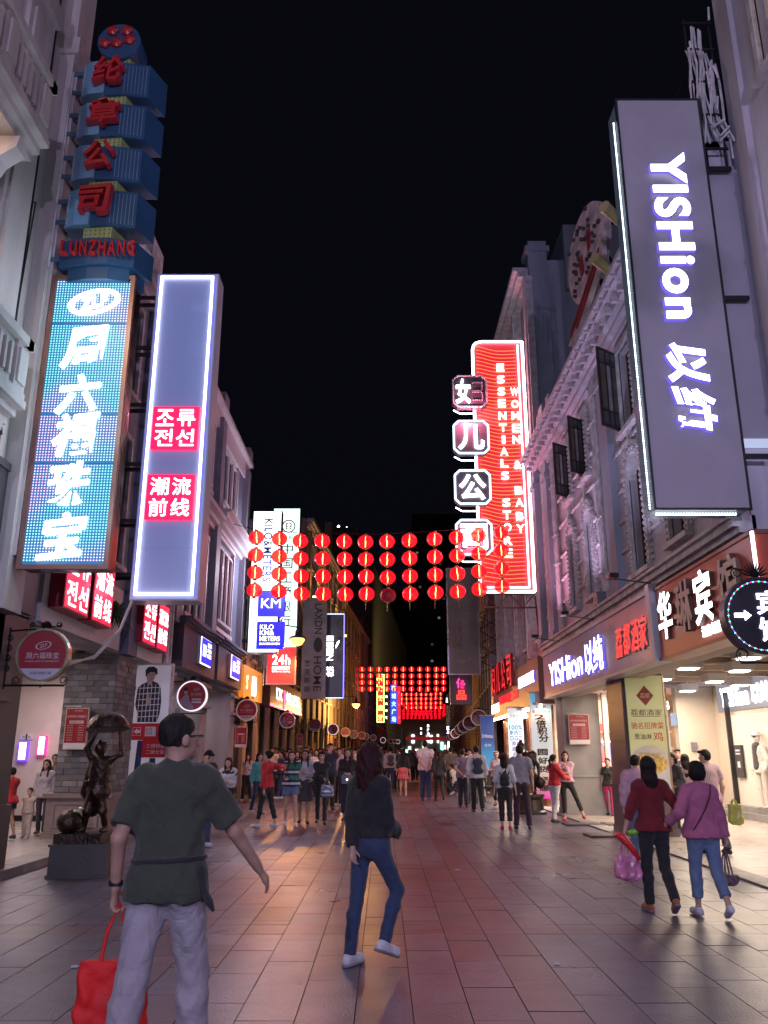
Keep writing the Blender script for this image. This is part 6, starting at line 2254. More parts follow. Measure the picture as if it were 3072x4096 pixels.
put('red_mark', MB().prism([(.15, .45), (.32, .48), (.28, .0), (.15, -.05)], 0, .03), REDW, t, fd)
put('ribbon', MB().prism([(-1.1, -1.75), (-.7, -1.85), (1.1, -.75), (1.15, -.2), (.9, -.35)], .02, .12, 1).prism([(-.9, -1.65), (.95, -.62), (.97, -.5), (-.85, -1.5)], .12, .15, 0).prism([(-.5, -1.62), (1.0, -.75), (1.0, -.68), (-.55, -1.55)], .12, .15, 0), [REDW, RD], t, fd)
mb = MB()
for u in (-.6, .5):
    mb.tube([(4.7, 16.2 - u, 10.5), (4.7, 16.2 - u, 12.9)], .04, 5).tube([(4.7, 16.2 - u, 12.6), (5.4, 16.2 - u, 10.4)], .03, 5)
put('support', mb, STEELD, t)
for i, (Y, z) in enumerate(((14.0, 11.6), (14.9, 11.05))):
    t = thing('floodlight', ('upper', 'lower')[i] + ' yellowish long floodlight housing beside the round roof sign', 'floodlight', (4.6, Y, z))
    put('housing', MB().tube([(4.25, Y - .35, z + .1), (4.75, Y + .1, z)], [.12, .09], 10), mat('lamp_housing_yellow', (.50, .42, .22), .4), t)
    put('arm', MB().tube([(4.7, Y + .05, z), (5.0, Y + .1, 10.6)], .03, 5), STEELD, t)
q = onx(2420, 2415, 4.62)
t = thing('floodlight', 'small grey floodlight box standing on the ledge above the lilac fascia', 'floodlight', (4.6, q.y, 4.4))
put('housing', MB().box(4.42, 4.66, q.y - .16, q.y + .16, 4.52, 4.78), METG, t)
put('lens', MB().box(4.415, 4.42, q.y - .04, q.y + .04, 4.6, 4.68), CASEDK, t)
put('stand', MB().box(4.5, 4.58, q.y - .02, q.y + .02, 4.42, 4.52), METG, t)
# washers added before the right ledge to brighten the lilac front
for (y, p_, c_) in ((13.7, 220, (.66, .64, 1)), (17.6, 280, (.80, .60, .95)), (21.2, 330, (1, .42, .62)), (10.9, 180, (.62, .64, 1))):
    lamp('facade_fill_light', 'SPOT', (3.86, y, 4.5), p_, c_, .05, (0, R(180 - 12), 0), R(130), 1)
for i, y in enumerate((13.7, 17.6, 21.2)):
    t = thing('floodlight', 'slim floodlight on an arm, added to brighten the lilac front, ' + ('nearest the hotel board', 'middle one', 'farthest one')[i], 'floodlight', (3.9, y, 4.4), 'added slim floodlights over the lilac fascia')
    put('housing', MB().box(3.78, 3.94, y - .12, y + .12, 4.38, 4.46), CASEDK, t)
    put('arm', MB().tube([(3.9, y, 4.38), (4.5, y, 4.3)], .012, 5), CASEDK, t)

# ---- price notices
def notice(label, fr, x0, x1, y0, y1, small=False):
    t = thing('notice_board', label, 'notice', tuple(fr.p((x0 + x1) / 2, y0, 0)), 'red price notices on the pillars')
    W, H = x1 - x0, y1 - y0
    put('board', MB().box(x0, x1, y0, y1, 0, .07), mat('notice_frame', (.60, .42, .33), .4), t, fr)
    put('face', MB().box(x0 + .015, x1 - .015, y0 + H * .16, y1 - .015, .07, .075), mat('notice_red', (.26, .012, .025), .35, var=.03, bump=0), t, fr)
    put('footer', MB().box(x0 + .015, x1 - .015, y0 + .015, y0 + H * .155, .07, .075), mat('notice_white', (.58, .55, .58), .5, var=.02, bump=0), t, fr)
    ink = mat('notice_ink', (.60, .45, .45), .5, var=0, bump=0)
    put('price_box', MB().box(x0 + W * .2, x1 - W * .2, y0 + H * .62, y0 + H * .69, .075, .078), ink, t, fr)
    put('lamp_arm', MB().tube([(x0 - .05, y1 + .03, .04), (x0 + W * .6, y1 + .03, .04)], .012, 5), TRIM, t, fr)
    if small:
        mb = MB()
        for k in range(7):
            for q in (.15, .55, .68):
                mb.box(x0 + W * q, x0 + W * (q + .13), y0 + H * (.25 + .05 * k), y0 + H * (.265 + .05 * k), .075, .077)
        put('print', mb, ink, t, fr, kind='stuff')
    else:
        text(fr, '周六福珠宝', x0 + W * .56, y0 + H * .93, W * .36, H * .035, ink, .002, .0755, .0, parent=t)
        text(fr, '年终特惠·倾城献礼', x0 + W * .5, y0 + H * .79, W * .84, H * .065, ink, .002, .0755, .0, parent=t)
        text(fr, '钻石低至19999元', x0 + W * .5, y0 + H * .655, W * .5, H * .04, mat('notice_red'), .002, .0785, .0, parent=t)
        for k, s_ in enumerate(('12999', '8888', '6666', '5999', '2999', '1299', '999')):
            text(fr, s_ + '元', x0 + W * .72, y0 + H * (.575 - .058 * k), W * .24, H * .03, ink, .002, .0755, .0, parent=t)
            text(fr, '钻石饰品', x0 + W * .24, y0 + H * (.575 - .058 * k), W * .26, H * .028, ink, .002, .0755, .0, parent=t)
    return t


bl, tr = at(253, 2998, 15.6), at(362, 2832, 15.6)
notice('red price notice with white footer on the grey brick pillar', frcam(0, 0, 15.62), bl.x, tr.x, bl.z, tr.z)
bl, tr = at(2278, 2978, 22.6), at(2352, 2858, 22.6)
notice('red price notice on the grey stone pillar across from the bronze figure', frcam(0, 0, 22.62), bl.x, tr.x, bl.z, tr.z)
for (px0, px1, py0, py1, Y, lab) in ((940, 990, 2909, 2990, 27.5, 'small red price notice on the pillar behind the woman in the white polo'), (1188, 1212, 2937, 2990, 38, 'distant red price notice on a left pillar above the crowd'),
                                     (1335, 1348, 2953, 2990, 56, 'faint red price notice farthest along the left pillars')):
    bl, tr = at(px0, py1, Y), at(px1, py0, Y)
    notice(lab, frcam(0, 0, Y), bl.x, tr.x, bl.z, tr.z, True)

# ---- poster of the man
Yp = 17.6
t = thing('poster', 'tall poster of a man in grid jumper above a red arrow band', 'poster', (-4.9, Yp, .3))
bl, tr = at(505, 3180, Yp), at(690, 2660, Yp)
x0, x1 = -5.32, -4.47
fs = frcam(x0, bl.z, Yp)
W_, H_ = x1 - x0, tr.z - bl.z
put('board', MB().box(0, W_, 0, H_, -.08, 0), em('poster_white', (.8, .72, .85), .12, True, (.60, .56, .60)), t, fs)
put('frame', MB().box(W_, W_ + .04, 0, H_ + .03, -.1, .03).box(0, W_, H_, H_ + .03, -.1, .03), TRIM, t, fs)


def fy(py):
    return at(1536, py, Yp).z - bl.z


PR = mat('print_red', (.55, .01, .02), .5, var=0, bump=0)
PN = mat('print_navy', (.02, .03, .10), .5, var=0, bump=0)
PS = mat('print_skin', (.55, .36, .30), .5, var=.05, bump=0)
PK = mat('print_black', (.015, .013, .018), .5, var=0, bump=0)
PW = mat('print_white', (.68, .66, .70), .5, var=0, bump=0)
ym = fy(2893)
put('red_band', MB().box(0, W_, fy(2960), ym, .001, .003).box(W_ * .42, W_, fy(3030), fy(2960), .001, .003), PR, t, fs)
put('arrow_box', MB().ring(W_ * .26, fy(2926), .108, .118, .003, .005, 4, rot=math.pi / 4).prism([(W_ * .19, fy(2926)), (W_ * .27, fy(2926) + .065), (W_ * .27, fy(2926) + .03), (W_ * .345, fy(2926) + .03), (W_ * .345, fy(2926) - .03), (W_ * .27, fy(2926) - .03), (W_ * .27, fy(2926) - .065)], .003, .005), PW, t, fs)
put('name_box', MB().box(W_ * .46, W_ * .72, fy(2945), fy(2907), .003, .005), PW, t, fs)
four(Fr(fs.p(W_ * .55, fy(2926), .005), (1, 0, 0)), '조류전선', 0, 0, .15, PR, t, .42, 0, .002, .0005)
text(fs, '三楼特惠', W_ * .74, fy(2984), W_ * .44, .085, PW, .002, .0035, parent=t)
text(fs, '二楼女装', W_ * .74, fy(3008), W_ * .44, .085, PW, .002, .0035, parent=t)
put('trousers_print', MB().prism([(W_ * .24, fy(3170)), (W_ * .42, fy(3170)), (W_ * .42, fy(2962)), (W_ * .30, fy(2962))], .001, .004).prism([(W_ * .6, fy(3170)), (W_ * .78, fy(3170)), (W_ * .76, fy(3032)), (W_ * .62, fy(3032))], .001, .004), PN, t, fs)
cx = W_ * .50


def pp(x, y):      # poster print point
    return (W_ * x, ym + (fy(2665) - ym) * y)


body_ = [(.20, .62), (.30, .68), (.42, .72), (.55, .74), (.68, .70), (.76, .62), (.80, .38), (.78, .16), (.72, .02), (.24, .02), (.26, .12), (.17, .32)]
put('jumper_print', MB().prism([pp(*q) for q in body_][::-1], .001, .004), PK, t, fs)
mb = MB()
for k in range(6):
    x = .24 + k * .095
    mb.prism([pp(x, .03), pp(x + .016, .03), pp(x + .026, .68), pp(x + .01, .68)], .004, .006)
for k in range(6):
    y = .1 + k * .10
    mb.prism([pp(.22, y), pp(.76, y + .02), pp(.76, y + .034), pp(.22, y + .014)], .004, .006)
put('grid_print', mb, PW, t, fs, kind='stuff')
put('face_print', MB().prism([pp(.42, .72), pp(.40, .80), pp(.41, .90), pp(.46, .93), pp(.58, .93), pp(.62, .88), pp(.60, .79), pp(.54, .72), pp(.55, .66), pp(.43, .68)][::-1], .005, .007), PS, t, fs)
put('hair_print', MB().prism([pp(.37, .82), pp(.36, .93), pp(.42, .985), pp(.56, 1.0 - .005), pp(.65, .95), pp(.66, .86), pp(.63, .84), pp(.60, .885), pp(.50, .90), pp(.42, .87), pp(.40, .82)][::-1], .007, .009), PK, t, fs)
put('face_marks', MB().box(*(lambda a, b: (a[0], b[0], a[1], b[1]))(pp(.45, .85), pp(.49, .857)), .007, .008).box(*(lambda a, b: (a[0], b[0], a[1], b[1]))(pp(.53, .85), pp(.57, .857)), .007, .008)
    .box(*(lambda a, b: (a[0], b[0], a[1], b[1]))(pp(.49, .775), pp(.55, .782)), .007, .008), PN, t, fs)
put('hand_print', MB().prism([pp(.46, .32), pp(.52, .34), pp(.56, .42), pp(.50, .44), pp(.49, .54), pp(.465, .54), pp(.46, .44), pp(.42, .40)][::-1], .007, .009), PS, t, fs)

# ---- menu board on the brown pillar
Ym = 16.85
bl, tr = at(2520, 3190, Ym), at(2612, 2700, Ym)
x0, x1 = 4.84, 5.58
fs = frcam(x0, bl.z, Ym)
W_, H_ = x1 - x0, 3.05 - bl.z
t = thing('poster', 'yellow green restaurant poster with red diamond and food picture on the brown pillar', 'poster', (5.2, Ym, bl.z))
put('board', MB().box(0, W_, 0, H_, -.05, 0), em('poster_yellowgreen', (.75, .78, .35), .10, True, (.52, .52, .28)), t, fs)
put('edge', MB().box(W_, W_ + .025, -.02, H_, -.06, .02), mat('edge_copper', (.5, .3, .2), .3, .6), t, fs)
put('diamond', MB().prism([(W_ * .5, H_ * .745), (W_ * .73, H_ * .83), (W_ * .5, H_ * .915), (W_ * .27, H_ * .83)], 0, .004), mat('print_maroon', (.22, .01, .015), .5), t, fs)
text(fs, '荔都', W_ * .5, H_ * .83, W_ * .26, .10, mat('print_gold', (.5, .38, .25), .5), .002, .005, parent=t)
text(fs, '荔都酒家', W_ * .5, H_ * .69, W_ * .84, .12, mat('print_brown', (.10, .04, .03), .5), .002, .001, .01, parent=t)
put('thin_line', MB().box(W_ * .12, W_ * .88, H_ * .655, H_ * .66, 0, .002), mat('print_brown'), t, fs)
text(fs, '驰名招牌菜', W_ * .5, H_ * .58, W_ * .86, .13, mat('print_redbrown', (.45, .06, .02), .5), .002, .001, .015, parent=t)
text(fs, '葱油淋', W_ * .36, H_ * .49, W_ * .46, .11, mat('print_brown'), .002, .001, .01, parent=t)
text(fs, '鸡', W_ * .76, H_ * .49, W_ * .26, .17, mat('print_bright_red', (.55, .01, .01), .5), .002, .001, .01, parent=t)
put('plate', MB().disc(W_ * .5, H_ * .30, W_ * .49, 0, .004, 28, ry=H_ * .12).box(0.01, W_ - .01, H_ * .02, H_ * .28, 0, .003), mat('print_plate', (.55, .53, .50), .5), t, fs)
put('chicken', MB().disc(W_ * .48, H_ * .27, W_ * .46, .004, .010, 22, ry=H_ * .085), mat('print_yellow_food', (.60, .38, .06), .5, var=.5, scale=14), t, fs)
mb = MB()
rr = random.Random(6)
for k in range(60):
    x, y, a = W_ * rr.gauss(.5, .13), H_ * rr.gauss(.30, .03), rr.uniform(0, 3.14)
    l_ = .07
    mb.tube([(x - l_ * math.cos(a), y - l_ * .5 * math.sin(a), .012), (x, y, .02), (x + l_ * math.cos(a), y + l_ * .6 * math.sin(a), .012)], .0055, 4)
put('shredded_onion', mb, mat('print_onion', (.62, .55, .42), .5), t, fs, kind='stuff')

# ---- hanging banners beyond
def banner(label, px0, px1, py0, py1, Y, cols, lines, name='hanging_banner'):
    bl, tr = at(px0, py1, Y), at(px1, py0, Y)
    xa, xb = at(px0, 2900, Y).x, at(px1, 2900, Y).x
    t = thing(name, label, 'banner', ((xa + xb) / 2, Y, max(0.02, bl.z)))
    f_ = frcam(xa, bl.z, Y)
    W, H = xb - xa, tr.z - bl.z
    k_ = 'grad_' + label[:12]
    m = em(k_, (1, 1, 1), .5, True, (.5, .5, .5))  # cloth given its own glow to brighten the banner
    nt = m.node_tree
    N, L = nt.nodes, nt.links
    g = N.new('ShaderNodeNewGeometry')
    sx = N.new('ShaderNodeSeparateXYZ')
    mr = N.new('ShaderNodeMapRange')
    mr.inputs[1].default_value, mr.inputs[2].default_value = bl.z, tr.z
    cr = N.new('ShaderNodeValToRGB')
    L.new(g.outputs['Position'], sx.inputs[0])
    L.new(sx.outputs[2], mr.inputs[0])
    L.new(mr.outputs[0], cr.inputs[0])
    for i, (p_, c) in enumerate(cols):
        e = cr.color_ramp.elements[i] if i < 2 else cr.color_ramp.elements.new(p_)
        e.position = p_
        e.color = tuple(c) + (1,)
    L.new(cr.outputs[0], N['Principled BSDF'].inputs['Base Color'])
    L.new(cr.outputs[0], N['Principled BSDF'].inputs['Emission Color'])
    put('cloth', MB().box(0, W, 0, H, -.02, 0), m, t, f_)
    put('rod', MB().tube([(-.04, H, 0), (W + .04, H, 0)], .02, 6), TRIM, t, f_)
    for (s_, fx, fy_, fw, fh, mm, o_) in lines:
        text(f_, s_, W * fx, H * fy_, W * fw, H * fh, mm, .003, .002, o_, parent=t)
    return t


PB = mat('print_blue', (.02, .05, .30), .5, var=0, bump=0)
PY = mat('print_yellow', (.65, .55, .05), .5, var=0, bump=0)
PP = mat('print_purple_black', (.05, .01, .06), .5, var=0, bump=0)
B1 = banner('blue and white hanging banner with big purple characters nearest the grey pillar', 2125, 2208, 2770, 3195, 24.7,
            ((0, (.75, .05, .45)), (.13, (.75, .35, .30)), (.3, (.60, .62, .60)), (.80, (.55, .62, .64)), (.92, (.15, .50, .70)), (1, (.12, .42, .62))),
            [('妇儿公司', .5, .895, .82, .035, mat('print_crimson', (.45, .02, .06), .5), .01), ('2-4层', .5, .865, .5, .028, mat('print_crimson'), .01), ('周三会员日', .5, .815, .86, .035, mat('print_crimson'), .02)]
            + [(ch, .42 + .05 * i, y, .50, h_, PY, .09) for i, (ch, y, h_) in enumerate((('2', .765, .05), ('倍', .70, .075), ('积', .63, .075), ('分', .56, .075)))]
            + [(ch, .48, y, .50, .065, PY, .09) for ch, y in (('囤', .43), ('好', .35), ('货', .27), ('聚', .17), ('惠', .10))])
f_ = B1
fb = frcam(at(2125, 2900, 24.7).x, at(2125, 3195, 24.7).z, 24.7)
Wb, Hb = at(2208, 2900, 24.7).x - at(2125, 2900, 24.7).x, at(2208, 2770, 24.7).z - at(2125, 3195, 24.7).z
for i, (ch, y, h_) in enumerate((('2', .765, .05), ('倍', .70, .075), ('积', .63, .075), ('分', .56, .075))):
    text(fb, ch, Wb * (.42 + .05 * i), Hb * y, Wb * .48, Hb * h_ * .95, PP, .004, .006, .03, parent=B1)
for ch, y in (('囤', .43), ('好', .35), ('货', .27), ('聚', .17), ('惠', .10)):
    text(fb, ch, Wb * .48, Hb * y, Wb * .48, Hb * .062, PP, .004, .006, .03, parent=B1)
put('crescent_logo', MB().ring(Wb * .5, Hb * .945, .05, .085, .003, .006, 16, a0=.6, a1=5.4), mat('print_crimson'), B1, fb)
banner('pale blue hanging banner with yellow and blue print, middle of the three', 2032, 2093, 2830, 3100, 27.8,
       ((0, (.35, .5, .5)), (.3, (.55, .60, .60)), (.8, (.25, .50, .52)), (.84, (.5, .56, .56))),
       [('卡洛塔妮', .5, .87, .75, .05, mat('print_grey2', (.08, .15, .15), .5), 0), ('100%', .5, .70, .85, .07, PB, .04), ('新西兰', .5, .62, .8, .07, PB, .03), ('DGC', .5, .54, .75, .07, PB, .04), ('原装', .5, .46, .6, .07, PB, .03), ('原罐', .5, .38, .6, .07, PB, .03), ('进口', .5, .30, .6, .07, PB, .03)])
banner('deep blue shop poster with small white wordmark, farthest of the three banners', 1922, 1975, 2862, 3080, 31.0,
       ((0, (.03, .22, .40)), (.3, (.02, .15, .35)), (.55, (.005, .03, .16)), (1, (.01, .05, .20))),
       [('Enfinitas', .5, .62, .8, .07, mat('print_pale', (.5, .55, .6), .5), .01), ('蓝臻', .5, .45, .5, .05, mat('print_pale'), 0)])

# ---- lit store name on the inner wall, and other arcade things
t = thing('wall_sign', 'white glowing shop name in a framed recess high on the cream arcade wall', 'sign', (9.2, 21, 2.9))
fi = frR(23.2, 0, 9.18)
put('frame', MB().box(0, 3.5, 2.62, 3.36, 0, .03), em('recess_pale', (.9, .85, 1), .22), t, fi)
text(fi, 'YISHion', 1.15, 2.98, 1.7, .5, LETW, .03, .03, .01, parent=t)
text(fi, '以纯', 2.75, 2.98, 1.0, .5, LETW, .03, .03, .01, parent=t)
t = thing('wall_sign', 'lower glowing shop name on the cream wall above the display figures', 'sign', (9.2, 19.5, 2.2))
text(fi, 'YISHION', 2.1, 2.20, 1.7, .26, LETW, .03, .01, .01, parent=t)
text(fi, '以纯', 3.65, 2.20, .8, .26, LETW, .03, .01, .01, parent=t)
t = thing('display_window', 'recessed shop display window with pale back wall beside the black notice strip', 'window', (9.15, 20, .2))
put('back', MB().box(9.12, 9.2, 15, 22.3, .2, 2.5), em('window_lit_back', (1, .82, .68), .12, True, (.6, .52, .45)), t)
put('door_edge', MB().box(9.0, 9.12, 22.35, 22.42, .17, 3.1), STEELD, t)
put('platform', MB().box(8.9, 9.12, 15, 22.3, .17, .30), KERB, t)
t = setp(put('notice_strip', MB().box(9.05, 9.1, 21.75, 22.2, .95, 1.75), CASEDK), 'tall black notice strip with white print beside the display window', 'notice')
put('print', MB().box(9.04, 9.05, 21.85, 22.1, 1.6, 1.64).box(9.04, 9.05, 21.85, 22.1, 1.52, 1.55).box(9.04, 9.05, 21.9, 22.05, 1.2, 1.35), WHITEP, t)
setp(put('wall_meter', MB().box(8.45, 8.6, 23.52, 23.6, 1.62, 1.84).box(8.47, 8.58, 23.5, 23.52, 1.72, 1.82), METG), 'small grey box on the cream return wall at shoulder height', 'box')
t = setp(put('house_number_plate', MB().box(7.95, 8.12, 23.86 - .3, 23.6 - .01, 2.28, 2.62), mat('plate_blue', (.14, .20, .35), .4)), 'small blue number plate high on the cream return wall', 'plate')
t = setp(put('hours_sign', MB().box(7.5, 7.85, 24.12, 24.18, 1.15, 1.85), CASEDK), 'dark sign with pale opening hours 10:30-22:30 on the glass corner', 'sign')
text(frcam(7.5, 1.15, 24.11), '10:30-22:30', .175, .15, .3, .08, em('hours_white', (.6, .8, .9), 1), parent=t)
text(frcam(7.5, 1.15, 24.11), '营业时间', .175, .55, .3, .08, em('hours_white'), parent=t)


def mannequin(label, x, y, face, coat, hat):
    t = thing('mannequin', label, 'mannequin', (x, y, .30), None, R(face))
    local(t)
    PALE = mat('mannequin_pale', (.60, .55, .50), .35, var=.03)
    b = [Prim((-.07, 0, .92), (.07, 0, .92), .11, .11, .85, (0, 1, 0)), Prim((0, 0, .95), (0, 0, 1.3), .10, .13, .7, (0, 1, 0)), Prim((-.12, 0, 1.38), (.12, 0, 1.38), .06, .06), Prim((0, 0, 1.4), (0, 0, 1.52), .045, .04),
         Ell((0, .01, 1.62), (.07, .085, .11))]
    for s_ in (-1, 1):
        b += [Prim((s_ * .09, 0, .9), (s_ * .10, .0, .48), .075, .05), Prim((s_ * .10, 0, .48), (s_ * .11, -.02, .06), .048, .03), Prim((s_ * .11, -.05, .03), (s_ * .12, .12, .03), .035, .025),
              Prim((s_ * .17, 0, 1.37), (s_ * .24, -.03, 1.1), .045, .036), Prim((s_ * .24, -.03, 1.1), (s_ * .22, .06, .86), .034, .024), Prim((s_ * .22, .06, .86), (s_ * .21, .1, .76), .025, .018)]
    P, Q = skin(b, .018, .03)
    link('body', npmesh('body', P, Q), PALE, t)
    P, Q = skin([Prim((0, 0, .85), (0, 0, 1.3), .17, .17, .75, (0, 1, 0)), Prim((-.14, 0, 1.37), (.14, 0, 1.37), .08, .08)] + [Prim((s_ * .17, 0, 1.37), (s_ * .25, -.03, 1.1), .07, .06) for s_ in (-1, 1)]
                + [Prim((s_ * .25, -.03, 1.1), (s_ * .23, .05, .88), .06, .055) for s_ in (-1, 1)], .018, .03, cuts=[((0, 0, .80), (0, 0, -1))], fold=.006)
    link('coat', npmesh('coat', P, Q), coat, t)
    P, Q = skin([Prim((0, .05, .95), (0, .05, 1.4), .12, .11, .9, (0, 1, 0))], .02, .03)
    link('undershirt', npmesh('undershirt', P, Q), cloth((.06, .055, .06)), t)
    if hat:
        P, Q = skin([Ell((0, 0, 1.70), (.095, .11, .07)), Ell((0, .02, 1.665), (.13, .15, .018))], .015, .02)
        link('hat', npmesh('hat', P, Q), cloth((.6, .57, .55)), t)
        link('sunglasses', MB().box(-.055, -.012, .085, .10, 1.615, 1.645).box(.012, .055, .085, .10, 1.615, 1.645).mesh('sunglasses'), CASEDK, t)
    return t


mannequin('pale mannequin in white padded coat, bucket hat and sunglasses in the display window', 8.98, 20.6, 100, cloth((.62, .58, .55)), True)
mannequin('second mannequin in dark navy jacket at the edge of the display window', 8.98, 19.2, 100, cloth((.03, .05, .09)), False)
# bag shop
BAGC = [(.35, .03, .03), (.25, .12, .03), (.5, .3, .05), (.1, .02, .02), (.3, .05, .1), (.55, .5, .45), (.1, .2, .3)]
SH = thing('shop_shelf', 'lit shop shelves holding red and brown handbags beyond the yellow poster', 'shelf', (8, 28, 0))
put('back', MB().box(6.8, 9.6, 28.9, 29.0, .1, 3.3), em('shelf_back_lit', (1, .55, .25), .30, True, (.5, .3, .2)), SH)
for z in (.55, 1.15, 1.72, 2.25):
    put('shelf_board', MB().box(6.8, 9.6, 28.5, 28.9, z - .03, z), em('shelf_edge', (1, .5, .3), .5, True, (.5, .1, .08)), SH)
rr = random.Random(8)
hc_ = ['red', 'brown', 'ochre', 'dark red', 'wine pink', 'cream', 'blue grey']
k = 0
for r_, z in enumerate((.55, 1.15, 1.72, 2.25)):
    for i in range(7):
        x = 6.95 + i * .37
        c = rr.randrange(7)
        w, h_ = rr.uniform(.22, .3), rr.uniform(.18, .28)
        t = thing('handbag', hc_[c] + ' handbag on the ' + ['lowest', 'second', 'third', 'top'][r_] + ' shelf, ' + ['first', 'second', 'third', 'fourth', 'fifth', 'sixth', 'last'][i] + ' from the yellow poster', 'handbag', (x, 28.7, z), 'handbags on the shop shelves')
        put('body', MB().prism([(-w / 2, 0), (w / 2, 0), (w / 2 * .8, h_), (-w / 2 * .8, h_)], -.06, .06), mat('bag_%d' % c, BAGC[c], .35), t, frcam(x, z, 28.7))
        put('handle', MB().ring(0, h_, w * .22, w * .27, -.01, .01, 10, a0=0, a1=math.pi), mat('bag_%d' % c), t, frcam(x, z, 28.7))
lamp('shop_light', 'AREA', (8.2, 27.2, 3.2), 120, (1, .75, .5), 1.5, (R(20), 0, 0))
lamp('shop_light', 'AREA', (6.3, 26.5, 3.2), 180, (.9, .88, 1), 1.2, (R(10), 0, 0))
# children's clothes shop front behind the white post: stall, rack and poster
t = thing('poster', 'shop poster of a child in a blue jacket beside the white edge post', 'poster', (6.2, 26, .8))
put('board', MB().box(5.98, 6.62, 26.9, 26.95, 1.15, 2.75), em('poster_lit', (1, .85, .75), .35, True, (.5, .45, .42)), t)
f_ = frcam(5.98, 1.15, 26.9)
put('jacket_print', MB().prism([(.12, 0), (.52, 0), (.56, .6), (.42, .85), (.22, .85), (.08, .6)], 0, .004), mat('print_denim', (.04, .08, .20), .5), t, f_)
put('face_print', MB().disc(.32, 1.05, .13, 0, .004, 16, ry=.16), PS, t, f_)
put('hair_print', MB().disc(.32, 1.17, .14, .001, .006, 16, ry=.09), PK, t, f_)
t = thing('sale_stall', 'red and white sale stall heaped with clothes in front of the lit shop', 'stall', (6.7, 25, 0))
put('counter', MB().box(6.15, 7.3, 25.2, 25.9, .05, .80), mat('stall_red', (.5, .03, .03), .5), t)
put('front_panel', MB().box(6.25, 7.2, 25.18, 25.2, .28, .7), WHITEP, t)
text(frcam(6.25, .1, 25.17), '新生儿', .6, .1, .6, .16, em('stall_letters', (1, .9, .6), .6), parent=t, off=.02)
P, Q = skin([Ell((6.2 + rr.random() * 1.05, 25.3 + rr.random() * .5, .85), (.16, .14, .07)) for _ in range(14)], .03, .03, fold=.02)
link('clothes_heap', npmesh('clothes_heap', P, Q), mat('heap_cloth', (.4, .25, .25), .9, var=.9, scale=6), t)
t = thing('clothes_rack', 'hanging rack of colourful children clothes inside the lit shop', 'rack', (6.9, 27.6, 0))
put('rail', MB().tube([(6.6, 27.6, 1.9), (8.0, 27.6, 1.9)], .02, 6).tube([(6.62, 27.6, 0), (6.62, 27.6, 1.9)], .02, 6).tube([(7.98, 27.6, 0), (7.98, 27.6, 1.9)], .02, 6), TRIM, t)
for k in range(9):
    c = [(.1, .35, .4), (.6, .4, .05), (.5, .1, .1), (.6, .55, .5), (.1, .1, .3)][k % 5]
    put('garment', MB().prism([(-.07, 0), (.07, 0), (.08, .5), (.02, .6), (-.02, .6), (-.08, .5)], -.12, .12), cloth(c), t, Fr((6.7 + k * .14, 27.6, 1.25), (1, 0, 0)))

# ================================================================ street lamps
LAMPO = em('lamp_orange', (1, .47, .10), 2.8)


def street_lamp(label, x, y, z, xf, pw, col=(1, .47, .13), m=LAMPO):
    t = thing('street_lamp', label, 'street lamp', (x, y, z), 'bracket street lamps')
    put('globe', MB().lathe([(.04, -.26), (.17, -.21), (.27, -.05), (.25, .03), (.05, .06)], (x, y, z), 16), m, t, smooth=True)
    put('hood', MB().lathe([(.33, .02), (.25, .09), (.10, .14), (.09, .30), (.05, .36), (.02, .46)], (x, y, z), 16), STEELD, t, smooth=True)
    put('arm', MB().tube([(x, y, z + .44), (x + (xf - x) * .3, y, z + .52), (x + (xf - x) * .6, y, z + .40), (xf, y, z + .42)], .025, 6), STEELD, t)
    if 0 < y < 50:
        lamp('street_lamp_light', 'SPOT', (x, y, z - .34), pw, col, .08, (R(-14), R(-16), 0), R(165), .5)
    else:
        lamp('street_lamp_light', 'POINT', (x, y, z - .36), pw, col, .08)
    return t


q = at(1190, 2556, 31.0)
street_lamp('orange glowing street lamp on a bracket beside the red 24h box', q.x, 31.0, q.z, -4.9, 380, (1, .37, .08))
q = at(1424, 2816, 56)
street_lamp('smaller orange glowing street lamp farther down below the brown sign', q.x, 56, q.z, -3.7, 900)
# unseen fill lamps added behind the viewer, lighting the near paving and backs
LP_ = em('fill_lamp_pale', (.62, .64, 1), 12)
for (x, y, lab, pw) in ((-3.9, -7.5, 'pale bluish fill lamp added unseen on the left fronts, first behind the viewer', 420), (3.9, -6.5, 'pale bluish fill lamp added unseen on the right fronts, first behind the viewer', 420),
                        (-3.9, -15, 'pale bluish fill lamp added unseen on the left fronts, second behind the viewer', 3000), (3.9, -14, 'pale bluish fill lamp added unseen on the right fronts, second behind the viewer', 3000)):
    street_lamp(lab, x, y, 7.2, -5 if x < 0 else 5, pw, (.62, .64, 1) if x < 0 else (.72, .62, 1), LP_)
# light thrown by the red neon sign and the white lightboxes
for (x, y, z, pw, c) in ((2.75, 24.6, 8.0, 150, (1, .22, .34)), (2.75, 24.6, 12.0, 170, (1, .22, .34)), (-3.3, 27.4, 7.5, 260, (.85, .78, 1))):
    lamp('sign_light', 'POINT', (x, y, z), pw, c, .03)

